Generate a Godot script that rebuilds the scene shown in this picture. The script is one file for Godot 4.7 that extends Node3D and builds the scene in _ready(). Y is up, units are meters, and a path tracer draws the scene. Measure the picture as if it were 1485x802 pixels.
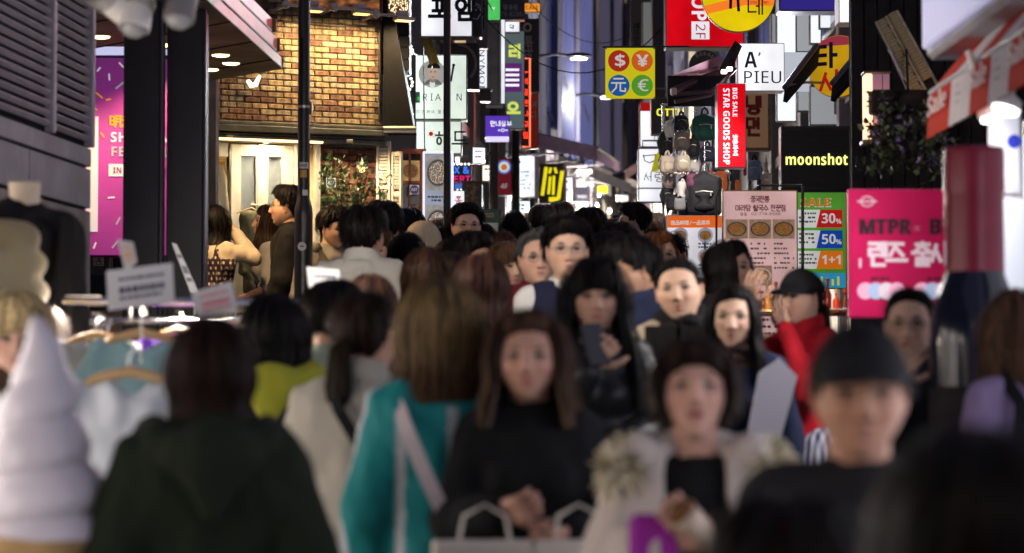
extends Node3D
# A crowded,sloping shopping lane at night,seen through a fast short-telephoto lens.
# World: y up,metres. The lane climbs along -Z (about 4 degrees); the viewer stands at the origin.

const F:=3506.0          # focal length in photo pixels (85 mm on a 36 mm wide frame)
const CAM_H:=1.8
const HORIZON:=540.0
const SLOPE:=0.07
var pitch:=atan((540.0 - 401.0) / 3506.0)
var rng:=RandomNumberGenerator.new()
var noise:=FastNoiseLite.new()
var M:={}                # materials by name
var cache:={}

# ---------------------------------------------------------------- places
func at(px: float,py: float,d: float) -> Vector3:
	var v:=Vector3((px - 742.5) / F,(401.0 - py) / F,-1.0).rotated(Vector3.RIGHT,pitch)
	return Vector3(0,CAM_H,0) + v*(d / -v.z)

func gy(z: float) -> float:
	return -z*SLOPE

func px_m(d: float) -> float:
	return d / F

# ---------------------------------------------------------------- mesh builder
class MB:
	var v:=PackedVector3Array()
	var n:=PackedVector3Array()
	var u:=PackedVector2Array()
	var c:=PackedColorArray()
	var ix:=PackedInt32Array()
	var col:=Color.WHITE

	func vert(p: Vector3,nm: Vector3,uv:=Vector2.ZERO) -> int:
		v.append(p); n.append(nm); u.append(uv); c.append(col)
		return v.size() - 1

	func tri(a: int,b: int,d: int) -> void:
		var g:=(v[b] - v[a]).cross(v[d] - v[a])
		if g.dot(n[a] + n[b] + n[d]) > 0.0:
			ix.append(a); ix.append(d); ix.append(b)
		else:
			ix.append(a); ix.append(b); ix.append(d)

	func face(pts: Array,nm: Vector3,uvs: Array = []) -> void:
		var f:=[]
		for i in pts.size():
			f.append(vert(pts[i],nm,uvs[i] if uvs else Vector2.ZERO))
		for i in range(1,pts.size() - 1):
			tri(f[0],f[i],f[i + 1])

	# flat polygon from its own points
	func poly(pts: Array,towards: Vector3,uvs: Array = []) -> void:
		var nm: Vector3 = (pts[1] - pts[0]).cross(pts[2] - pts[0]).normalized()
		if nm.dot(towards) < 0.0: nm = -nm
		face(pts,nm,uvs)

	func box(ctr: Vector3,size: Vector3,b:=Basis(),bev:=0.0) -> void:
		var h:=size*0.5
		var e: float = minf(bev,minf(h.x,minf(h.y,h.z))*0.8)
		var ax:=[Vector3.RIGHT,Vector3.UP,Vector3.BACK]
		for a in 3:
			var w: Vector3 = ax[a]; var s: Vector3 = ax[(a + 1) % 3]; var t: Vector3 = ax[(a + 2) % 3]
			var hs: float = h[(a + 1) % 3]; var ht: float = h[(a + 2) % 3]
			for sg in [-1.0,1.0]:
				var o: Vector3 = w*(h[a]*sg)
				var q:=[]
				for k in [[-1,-1],[1,-1],[1,1],[-1,1]]:
					q.append(ctr + b*(o + s*((hs - e)*k[0]) + t*((ht - e)*k[1])))
				face(q,b*(w*sg),[Vector2(0,1),Vector2(1,1),Vector2(1,0),Vector2(0,0)])
		if e <= 0.0: return
		for a in 3:
			var s1:=(a + 1) % 3; var t1:=(a + 2) % 3
			var w2: Vector3 = ax[a]; var s2: Vector3 = ax[s1]; var t2: Vector3 = ax[t1]
			for i in [-1.0,1.0]:
				for j in [-1.0,1.0]:
					var p1: Vector3 = s2*(h[s1]*i) + t2*((h[t1] - e)*j)
					var p2: Vector3 = s2*((h[s1] - e)*i) + t2*(h[t1]*j)
					var l: Vector3 = w2*(h[a] - e)
					face([ctr + b*(p1 - l),ctr + b*(p1 + l),ctr + b*(p2 + l),ctr + b*(p2 - l)],b*((s2*i + t2*j).normalized()))
		for i in [-1.0,1.0]:
			for j in [-1.0,1.0]:
				for k in [-1.0,1.0]:
					var sg3:=Vector3(i,j,k)
					var p:=Vector3((h.x - e)*i,(h.y - e)*j,(h.z - e)*k)
					face([ctr + b*(p + Vector3(e*i,0,0)),ctr + b*(p + Vector3(0,e*j,0)),ctr + b*(p + Vector3(0,0,e*k))],b*sg3.normalized())

	# grid of points rows[r][q],smooth normals
	func grid(rows: Array,closed:=false,flip:=false,uvs:=true,cols: Array = []) -> void:
		var nr:=rows.size(); var nc: int = rows[0].size()
		var first:=v.size()
		for r in nr:
			for q in nc:
				var q0:=(q - 1 + nc) % nc if closed else maxi(q - 1,0)
				var q1:=(q + 1) % nc if closed else mini(q + 1,nc - 1)
				var a: Vector3 = rows[r][q1] - rows[r][q0]
				var b: Vector3 = rows[mini(r + 1,nr - 1)][q] - rows[maxi(r - 1,0)][q]
				var nm:=a.cross(b)
				if nm.length_squared() < 1e-18:
					var r2:=1 if r == 0 else nr - 2
					a = rows[r2][q1] - rows[r2][q0]
					nm = a.cross(b)
				nm = nm.normalized()
				if flip: nm = -nm
				v.append(rows[r][q]); n.append(nm); u.append(Vector2(float(q) / maxi(nc - 1,1),float(r) / maxi(nr - 1,1)))
				c.append(cols[r][q] if cols else col)
		for r in nr - 1:
			for q in (nc if closed else nc - 1):
				var i0:=first + r*nc + q
				var i1:=first + r*nc + (q + 1) % nc
				tri(i0,i1,i1 + nc)
				tri(i0,i1 + nc,i0 + nc)

	func tube(pts: Array,rad,sides:=8,caps:=true) -> void:
		var rows:=[]
		var up:=Vector3.UP
		var prev:=Vector3.ZERO
		for i in pts.size():
			var t: Vector3 = (pts[mini(i + 1,pts.size() - 1)] - pts[maxi(i - 1,0)]).normalized()
			if prev == Vector3.ZERO:
				prev = t.cross(Vector3.UP if absf(t.y) < 0.9 else Vector3.RIGHT).normalized()
			prev = (prev - t*prev.dot(t)).normalized()
			var bt:=t.cross(prev)
			var r: float = rad[i] if rad is Array else rad
			var row:=[]
			for k in sides:
				var a:=TAU*k / sides
				row.append(pts[i] + (prev*cos(a) + bt*sin(a))*r)
			rows.append(row)
		grid(rows,true,true)
		if caps:
			face(rows[0],(pts[0] - pts[1]).normalized())
			face(rows[-1],(pts[-1] - pts[-2]).normalized())

	# profile: Vector2(radius,height),around y
	func lathe(prof: Array,sides: int,x:=Transform3D()) -> void:
		var rows:=[]
		for p in prof:
			var row:=[]
			for k in sides:
				var a:=TAU*k / sides
				row.append(x*Vector3(p.x*cos(a),p.y,p.x*sin(a)))
			rows.append(row)
		grid(rows,true,false)

	func ball(ctr: Vector3,r: Vector3,b:=Basis(),sides:=12,rings:=8) -> void:
		var rows:=[]
		for i in rings + 1:
			var t:=PI*i / rings
			var row:=[]
			for k in sides:
				var a:=TAU*k / sides
				row.append(ctr + b*Vector3(r.x*sin(t)*cos(a),r.y*cos(t),r.z*sin(t)*sin(a)))
			rows.append(row)
		grid(rows,true,true)

	# polygon in the xy plane of x,from z=0 to z=depth
	func prism(pg: PackedVector2Array,depth: float,x:=Transform3D()) -> void:
		var tr:=Geometry2D.triangulate_polygon(pg)
		for side in 2:
			var z:=depth*side
			var nm: Vector3 = (x.basis*Vector3(0,0,1 if side else -1)).normalized()
			var f:=[]
			for p in pg: f.append(vert(x*Vector3(p.x,p.y,z),nm,Vector2(p.x,-p.y)))
			for i in range(0,tr.size(),3): tri(f[tr[i]],f[tr[i + 1]],f[tr[i + 2]])
		var mid:=Vector2.ZERO
		for i in pg.size():
			var a:=pg[i]; var b:=pg[(i + 1) % pg.size()]
			var e:=(b - a).orthogonal().normalized()
			if Geometry2D.is_point_in_polygon((a + b)*0.5 + e*1e-4,pg): e = -e
			var nm2: Vector3 = (x.basis*Vector3(e.x,e.y,0)).normalized()
			face([x*Vector3(a.x,a.y,0),x*Vector3(b.x,b.y,0),x*Vector3(b.x,b.y,depth),x*Vector3(a.x,a.y,depth)],nm2)

	func add(o: MB,x:=Transform3D()) -> void:
		var f:=v.size()
		var det:=x.basis.determinant() < 0.0
		var nb:=x.basis.inverse().transposed()
		for i in o.v.size():
			v.append(x*o.v[i]); n.append((nb*o.n[i]).normalized()); u.append(o.u[i]); c.append(o.c[i])
		for i in range(0,o.ix.size(),3):
			ix.append(f + o.ix[i])
			ix.append(f + o.ix[i + (2 if det else 1)])
			ix.append(f + o.ix[i + (1 if det else 2)])

	func mesh() -> ArrayMesh:
		var m:=ArrayMesh.new()
		if v.is_empty(): return m
		var a:=[]
		a.resize(Mesh.ARRAY_MAX)
		a[Mesh.ARRAY_VERTEX] = v; a[Mesh.ARRAY_NORMAL] = n; a[Mesh.ARRAY_TEX_UV] = u; a[Mesh.ARRAY_COLOR] = c; a[Mesh.ARRAY_INDEX] = ix
		m.add_surface_from_arrays(Mesh.PRIMITIVE_TRIANGLES,a)
		return m

# ---------------------------------------------------------------- nodes
var used:={}
func numbered(s: String,parent: Node) -> String:
	var k:=s + "@" + str(parent.get_instance_id())
	var i: int = used.get(k,0)
	used[k] = i + 1
	return s if i == 0 else "%s_%03d" % [s,i]

func tag(o: Node,label: String,category: String,group:="") -> Node:
	o.set_meta("label",label); o.set_meta("category",category)
	if group: o.set_meta("group",group)
	return o

func thing(called: String,label: String,category: String,pos:=Vector3.ZERO,group:="") -> Node3D:
	var o:=Node3D.new()
	o.name = numbered(called,self)
	add_child(o,true)
	o.position = pos
	tag(o,label,category,group)
	return o

func put(called: String,mb,mat: Material,parent: Node = null,pos:=Vector3.ZERO) -> MeshInstance3D:
	if parent == null: parent = self
	var o:=MeshInstance3D.new()
	o.name = numbered(called,parent)
	o.mesh = mb.mesh() if mb is MB else mb
	o.material_override = mat
	o.position = pos
	parent.add_child(o,true)
	return o

func structure(called: String,mb,mat: Material) -> MeshInstance3D:
	var o:=put(called,mb,mat)
	o.set_meta("kind","structure")
	return o

func boxmb(size: Vector3,bev:=0.0,ctr:=Vector3.ZERO,b:=Basis()) -> MB:
	var m:=MB.new()
	m.box(ctr,size,b,bev)
	return m

# ---------------------------------------------------------------- materials
func mat(name_: String,c: Color,rough:=0.7,metal:=0.0) -> StandardMaterial3D:
	if M.has(name_): return M[name_]
	var m:=StandardMaterial3D.new()
	m.resource_name = name_
	m.albedo_color = c
	m.roughness = rough
	m.metallic = metal
	if rough >= 0.6: m.metallic_specular = 0.25
	M[name_] = m
	return m

# linear grey / colour -> sRGB material colour
func lin(r: float,g: float,b: float) -> Color:
	return Color(r,g,b).linear_to_srgb()

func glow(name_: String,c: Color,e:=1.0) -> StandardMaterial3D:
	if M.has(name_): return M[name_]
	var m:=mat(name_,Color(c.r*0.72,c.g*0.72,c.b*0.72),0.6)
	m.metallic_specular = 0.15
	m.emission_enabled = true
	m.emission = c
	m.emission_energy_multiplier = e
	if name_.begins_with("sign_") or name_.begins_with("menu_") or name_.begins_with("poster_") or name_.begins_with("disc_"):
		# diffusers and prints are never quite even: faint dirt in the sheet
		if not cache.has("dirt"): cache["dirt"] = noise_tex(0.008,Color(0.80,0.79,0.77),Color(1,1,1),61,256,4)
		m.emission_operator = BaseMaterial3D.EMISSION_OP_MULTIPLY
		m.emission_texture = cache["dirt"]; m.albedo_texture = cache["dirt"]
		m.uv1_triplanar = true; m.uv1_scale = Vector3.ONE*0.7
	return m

func noise_tex(freq: float,a: Color,b: Color,seed_:=1,size:=256,oct:=4,kind:=FastNoiseLite.TYPE_SIMPLEX_SMOOTH) -> NoiseTexture2D:
	var t:=NoiseTexture2D.new()
	var nz:=FastNoiseLite.new()
	nz.seed = seed_; nz.frequency = freq; nz.fractal_octaves = oct; nz.noise_type = kind
	t.noise = nz; t.seamless = true; t.width = size; t.height = size
	var g:=Gradient.new()
	g.set_color(0,a); g.set_color(1,b)
	t.color_ramp = g
	return t

# a surface with mottling and fine relief,mapped in the object's own axes
func rough_mat(name_: String,c: Color,rough: float,var_:=0.25,scale:=1.0,bump:=0.0,metal:=0.0,seed_:=3) -> StandardMaterial3D:
	if M.has(name_): return M[name_]
	var m:=mat(name_,c,rough,metal)
	var key:="nz%d_%.2f" % [seed_,var_]
	if not cache.has(key):
		cache[key] = noise_tex(0.012,Color(1 - var_*2,1 - var_*2,1 - var_*2),Color(1,1,1),seed_,256,5)
	m.albedo_texture = cache[key]
	m.uv1_triplanar = true
	m.uv1_scale = Vector3.ONE*scale
	if bump > 0.0:
		if not cache.has("bump"): cache["bump"] = noise_tex(0.06,Color.BLACK,Color.WHITE,11,256,4)
		m.heightmap_enabled = true
		m.heightmap_texture = cache["bump"]
		m.heightmap_scale = bump
	return m

func cloth(name_: String,c: Color,rough:=0.85,weave:=0.15,rim:=0.08) -> StandardMaterial3D:
	if M.has(name_): return M[name_]
	var m:=mat(name_,c,rough)
	if not cache.has("weave"):
		cache["weave"] = noise_tex(0.08,Color(0.78,0.78,0.78),Color(1,1,1),21,256,3)
	m.vertex_color_use_as_albedo = true
	m.metallic_specular = 0.22 if rough > 0.55 else 0.4
	m.albedo_texture = cache["weave"]
	m.uv1_triplanar = true
	m.uv1_scale = Vector3.ONE*9.0
	m.heightmap_enabled = true
	m.heightmap_texture = cache["weave"]
	m.heightmap_scale = weave
	m.rim_enabled = rim > 0.0
	m.rim = rim
	return m

func vcol(name_: String,rough:=0.6) -> StandardMaterial3D:
	var m:=mat(name_,Color.WHITE,rough)
	m.vertex_color_use_as_albedo = true
	return m

# ---------------------------------------------------------------- frames of reference
# A sheet whose x axis runs from pixel a to pixel b (each with its own depth),upright,facing the viewer: returns a Transform3D with origin in its lower left corner
func sheet(p0: Vector3,p1: Vector3) -> Transform3D:
	var x:=(p1 - p0); x.y = 0.0; x = x.normalized()
	var z:=x.cross(Vector3.UP)
	return Transform3D(Basis(x,Vector3.UP,z),p0)

# ---------------------------------------------------------------- lettering
const JAMO_L:="ㄱㄲㄴㄷㄸㄹㅁㅂㅃㅅㅆㅇㅈㅉㅊㅋㅌㅍㅎ"
const JAMO_V:="ㅏㅐㅑㅒㅓㅔㅕㅖㅗㅘㅙㅚㅛㅜㅝㅞㅟㅠㅡㅢㅣ"
const JAMO_T:=" ㄱㄲㄳㄴㄵㄶㄷㄹㄺㄻㄼㄽㄾㄿㅀㅁㅂㅄㅅㅆㅇㅈㅊㅋㅌㅍㅎ"

func circ(cx: float,cy: float,r: float,k:=12) -> Array:
	var o:=[]
	for i in k + 1: o.append(Vector2(cx + r*cos(TAU*i / k),cy + r*sin(TAU*i / k)))
	return o

func ln(s: String) -> Array:      # "x,y x,y|x,y x,y" -> polylines
	var o:=[]
	for part in s.split("|"):
		var l:=[]
		for q in part.split(" "):
			var xy:=q.split(",")
			l.append(Vector2(float(xy[0]),float(xy[1])))
		o.append(l)
	return o

func cons(ch: String) -> Array:
	match ch:
		"ㄱ": return ln("0,1 1,1 .85,0")
		"ㄲ": return ln("0,1 .42,1 .36,0|.55,1 1,1 .92,0")
		"ㄴ": return ln("0,1 0,0 1,0")
		"ㄷ": return ln("1,1 0,1 0,0 1,0")
		"ㄸ": return ln(".42,1 0,1 0,0 .42,0|1,1 .58,1 .58,0 1,0")
		"ㄹ": return ln("0,1 1,1 1,.5 0,.5 0,0 1,0")
		"ㅁ": return ln("0,1 1,1 1,0 0,0 0,1")
		"ㅂ": return ln("0,1 0,0 1,0 1,1|0,.5 1,.5")
		"ㅅ": return ln(".5,1 0,0|.5,.65 1,0")
		"ㅆ": return ln(".25,1 0,0|.25,.6 .48,0|.75,1 .52,0|.75,.6 1,0")
		"ㅇ": return [circ(0.5,0.5,0.5)]
		"ㅈ": return ln("0,1 1,1|.5,1 0,0|.5,.6 1,0")
		"ㅊ": return ln(".5,1.15 .5,.9|0,.9 1,.9|.5,.9 0,0|.5,.55 1,0")
		"ㅋ": return ln("0,1 1,1 .85,0|0,.5 .9,.5")
		"ㅌ": return ln("1,1 0,1 0,0 1,0|0,.5 1,.5")
		"ㅍ": return ln("0,1 1,1|.3,1 .3,0|.7,1 .7,0|0,0 1,0")
		"ㅎ": return [ln("0.5,1.1 .5,.95")[0],ln("0,.8 1,.8")[0],circ(0.5,0.3,0.3)]
	return []

func syllable(ch: String) -> Array:
	var k:=ch.unicode_at(0) - 0xAC00
	var out:=[]
	if k < 0 or k > 11171: return han(ch)
	var L:=JAMO_L[k / 588]; var V:=JAMO_V[(k % 588) / 28]; var T:=JAMO_T[k % 28]
	var tall:=T == " "
	var b0:=0.08 if tall else 0.42      # base of the upper part
	var vert:="ㅏㅐㅑㅒㅓㅔㅕㅖㅣ".contains(V)
	var both:="ㅘㅙㅚㅝㅞㅟㅢ".contains(V)
	var lb: Rect2
	if vert: lb = Rect2(0.08,b0 + (0.12 if tall else 0.04),0.42,(0.68 if tall else 0.5))
	elif both: lb = Rect2(0.08,b0 + 0.3,0.45,0.95 - b0 - 0.32)
	else: lb = Rect2(0.2,b0 + (0.36 if tall else 0.24),0.6,0.95 - b0 - (0.36 if tall else 0.24))
	for l in cons(L):
		out.append(l.map(func(p): return lb.position + p*lb.size))
	var hz:=V
	var vt:=V
	if both:
		hz = {"ㅘ": "ㅗ","ㅙ": "ㅗ","ㅚ": "ㅗ","ㅝ": "ㅜ","ㅞ": "ㅜ","ㅟ": "ㅜ","ㅢ": "ㅡ"}[V]
		vt = {"ㅘ": "ㅏ","ㅙ": "ㅐ","ㅚ": "ㅣ","ㅝ": "ㅓ","ㅞ": "ㅔ","ㅟ": "ㅣ","ㅢ": "ㅣ"}[V]
	if vert or both:
		var y0:=b0; var y1:=0.98; var ym:=(y0 + y1)*0.5
		var dbl:="ㅐㅒㅔㅖ".contains(vt)
		var x1:=0.86 if dbl else 0.74
		out.append([Vector2(x1,y0),Vector2(x1,y1)])
		if dbl: out.append([Vector2(0.68,y0),Vector2(0.68,y1)])
		match vt:
			"ㅏ": out.append([Vector2(x1,ym),Vector2(0.95,ym)])
			"ㅑ": out.append([Vector2(x1,ym + .1),Vector2(0.95,ym + .1)]); out.append([Vector2(x1,ym - .1),Vector2(0.95,ym - .1)])
			"ㅓ": out.append([Vector2(0.55,ym),Vector2(x1,ym)])
			"ㅕ": out.append([Vector2(0.55,ym + .1),Vector2(x1,ym + .1)]); out.append([Vector2(0.55,ym - .1),Vector2(x1,ym - .1)])
			"ㅐ": out.append([Vector2(0.68,ym),Vector2(x1,ym)])
			"ㅔ": out.append([Vector2(0.54,ym),Vector2(0.68,ym)])
	if not vert:
		var yb:=b0 + (0.1 if tall else 0.04)
		if both: yb += 0.08
		var xe:=0.6 if both else 0.97
		var xm:=0.32 if both else 0.5
		match hz:
			"ㅗ": out.append([Vector2(0.03,yb),Vector2(xe,yb)]); out.append([Vector2(xm,yb),Vector2(xm,yb + 0.16)])
			"ㅜ": out.append([Vector2(0.03,yb + .1),Vector2(xe,yb + .1)]); out.append([Vector2(xm,yb + .1),Vector2(xm,yb - 0.1)])
			"ㅡ": out.append([Vector2(0.03,yb + .05),Vector2(xe,yb + .05)])
			"ㅛ": out.append([Vector2(0.03,yb),Vector2(xe,yb)]); out.append([Vector2(.35,yb),Vector2(.35,yb + 0.16)]); out.append([Vector2(.65,yb),Vector2(.65,yb + 0.16)])
			"ㅠ": out.append([Vector2(0.03,yb + .1),Vector2(xe,yb + .1)]); out.append([Vector2(.35,yb + .1),Vector2(.35,yb - 0.1)]); out.append([Vector2(.65,yb + .1),Vector2(.65,yb - 0.1)])
	if not tall:
		for l in cons(T):
			out.append(l.map(func(p): return Vector2(0.22 + p.x*0.55,0.02 + p.y*0.3)))
	return out

func han(ch: String) -> Array:
	match ch:
		"元": return ln("0.2,.9 .8,.9|0.05,.62 .95,.62|.38,.62 .34,.3 .08,.02|.62,.62 .62,.1 .95,.06 .95,.25")
		"明": return ln("0.05,.9 .38,.9 .38,.2 .05,.2 .05,.9|.05,.55 .38,.55|.55,.95 .55,.3 .45,.02|.55,.95 .92,.95 .92,.03|.55,.7 .92,.7|.55,.45 .92,.45")
		"洞": return ln("0.05,.92 .18,.82|.02,.65 .15,.55|.03,.05 .2,.4|.32,.92 .32,.02|.32,.92 .95,.92 .95,.02|.47,.7 .8,.7|.5,.5 .78,.5 .78,.2 .5,.2 .5,.5")
		"美": return ln(".3,1 .38,.88|.7,1 .62,.88|.1,.82 .9,.82|.15,.66 .85,.66|.08,.5 .92,.5|.5,.82 .5,.5|.05,.34 .95,.34|.5,.5 .42,.2 .05,.0|.5,.34 .95,.0")
		"逸": return ln(".05,.9 .15,.8|.02,.6 .18,.6 .12,.2|.02,.12 .95,.04|.45,.95 .35,.75|.42,.85 .75,.85|.38,.7 .85,.7 .85,.5 .38,.5 .38,.7|.6,.5 .4,.18|.65,.5 .65,.2 .9,.2")
		"品": return ln(".3,.95 .7,.95 .7,.58 .3,.58 .3,.95|.05,.45 .43,.45 .43,.05 .05,.05 .05,.45|.57,.45 .95,.45 .95,.05 .57,.05 .57,.45")
		"料": return ln(".25,.95 .25,.05|.05,.55 .47,.55|.1,.85 .17,.68|.42,.85 .34,.68|.25,.5 .05,.2|.25,.5 .45,.25|.6,.85 .7,.75|.58,.6 .68,.5|.52,.28 .97,.36|.82,.95 .82,.03")
		"理": return ln(".05,.85 .35,.85|.05,.52 .35,.52|.02,.15 .38,.22|.2,.85 .2,.18|.48,.9 .92,.9 .92,.5 .48,.5 .48,.9|.48,.7 .92,.7|.7,.9 .7,.06|.48,.28 .92,.28|.42,.06 .97,.06")
		"一": return ln(".03,.5 .97,.5")
		"菜": return ln(".05,.86 .95,.86|.33,.97 .33,.77|.67,.97 .67,.77|.8,.74 .2,.68|.25,.6 .3,.5|.5,.6 .5,.5|.78,.62 .7,.5|.05,.38 .95,.38|.5,.48 .5,.0|.5,.38 .08,.06|.5,.38 .93,.06")
		"单": return ln(".3,.98 .38,.86|.7,.98 .62,.86|.2,.82 .8,.82 .8,.42 .2,.42 .2,.82|.2,.62 .8,.62|.05,.24 .95,.24|.5,.82 .5,.0")
	return []

# raised strokes,for scripts the fonts do not hold; x: lower left corner of the line,size: height of one character
func strokes(mb: MB,text: String,x: Transform3D,size: float,weight:=0.1,depth:=0.004,down:=false,step:=1.06,wide:=1.0) -> void:
	var pen:=Vector2.ZERO
	var lift:=0.0
	for ch in text:
		if ch == " ":
			pen += Vector2(0,-size*0.5) if down else Vector2(size*wide*0.4,0)
			continue
		for l in syllable(ch):
			var k: int = l.size()
			for i in k - 1:
				var a: Vector2 = pen + l[i]*size*Vector2(wide,1); var b: Vector2 = pen + l[i + 1]*size*Vector2(wide,1)
				var d:=b - a
				var len:=d.length()
				if len < 1e-5: continue
				d /= len
				var w:=weight*size*0.5
				lift = fmod(lift + 0.00013,0.0013)
				var e:=Vector2(-d.y,d.x)*w
				var aa:=a - d*w*0.85; var bb:=b + d*w*0.85
				mb.prism(PackedVector2Array([aa - e,bb - e,bb + e,aa + e]),depth + lift,x)
		pen += Vector2(0,-size*step) if down else Vector2(size*step*wide,0)

var fonts:={}
func font(bold:=true,serif:=false) -> Font:
	var k:="%s%s" % [bold,serif]
	if not fonts.has(k):
		var f:=SystemFont.new()
		f.font_names = PackedStringArray(["Droid Serif" if serif else "Droid Sans"])
		f.font_weight = 700 if bold else 400
		fonts[k] = f
	return fonts[k]

# latin lettering: size = cap height; the text's left base point at pos in the parent's axes
func letters(parent: Node,text: String,m: Material,x: Transform3D,cap: float,width:=0.0,bold:=true,serif:=false,centre:=false,depth:=0.004) -> MeshInstance3D:
	var t:=TextMesh.new()
	t.text = text
	t.font = font(bold,serif)
	t.font_size = 64
	t.pixel_size = cap / 64.0 / 0.714
	t.depth = depth
	t.curve_step = 2.0
	t.horizontal_alignment = HORIZONTAL_ALIGNMENT_CENTER if centre else HORIZONTAL_ALIGNMENT_LEFT
	t.vertical_alignment = VERTICAL_ALIGNMENT_CENTER
	var o:=put("lettering",t,m,parent)
	o.transform = x*Transform3D(Basis(),Vector3(0,0,depth*0.5))
	if width > 0.0:
		var a:=t.get_aabb()
		if a.size.x > 0.0: o.transform = o.transform*Transform3D(Basis.from_scale(Vector3(width / a.size.x,1,1)),Vector3.ZERO)
	return o

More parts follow.
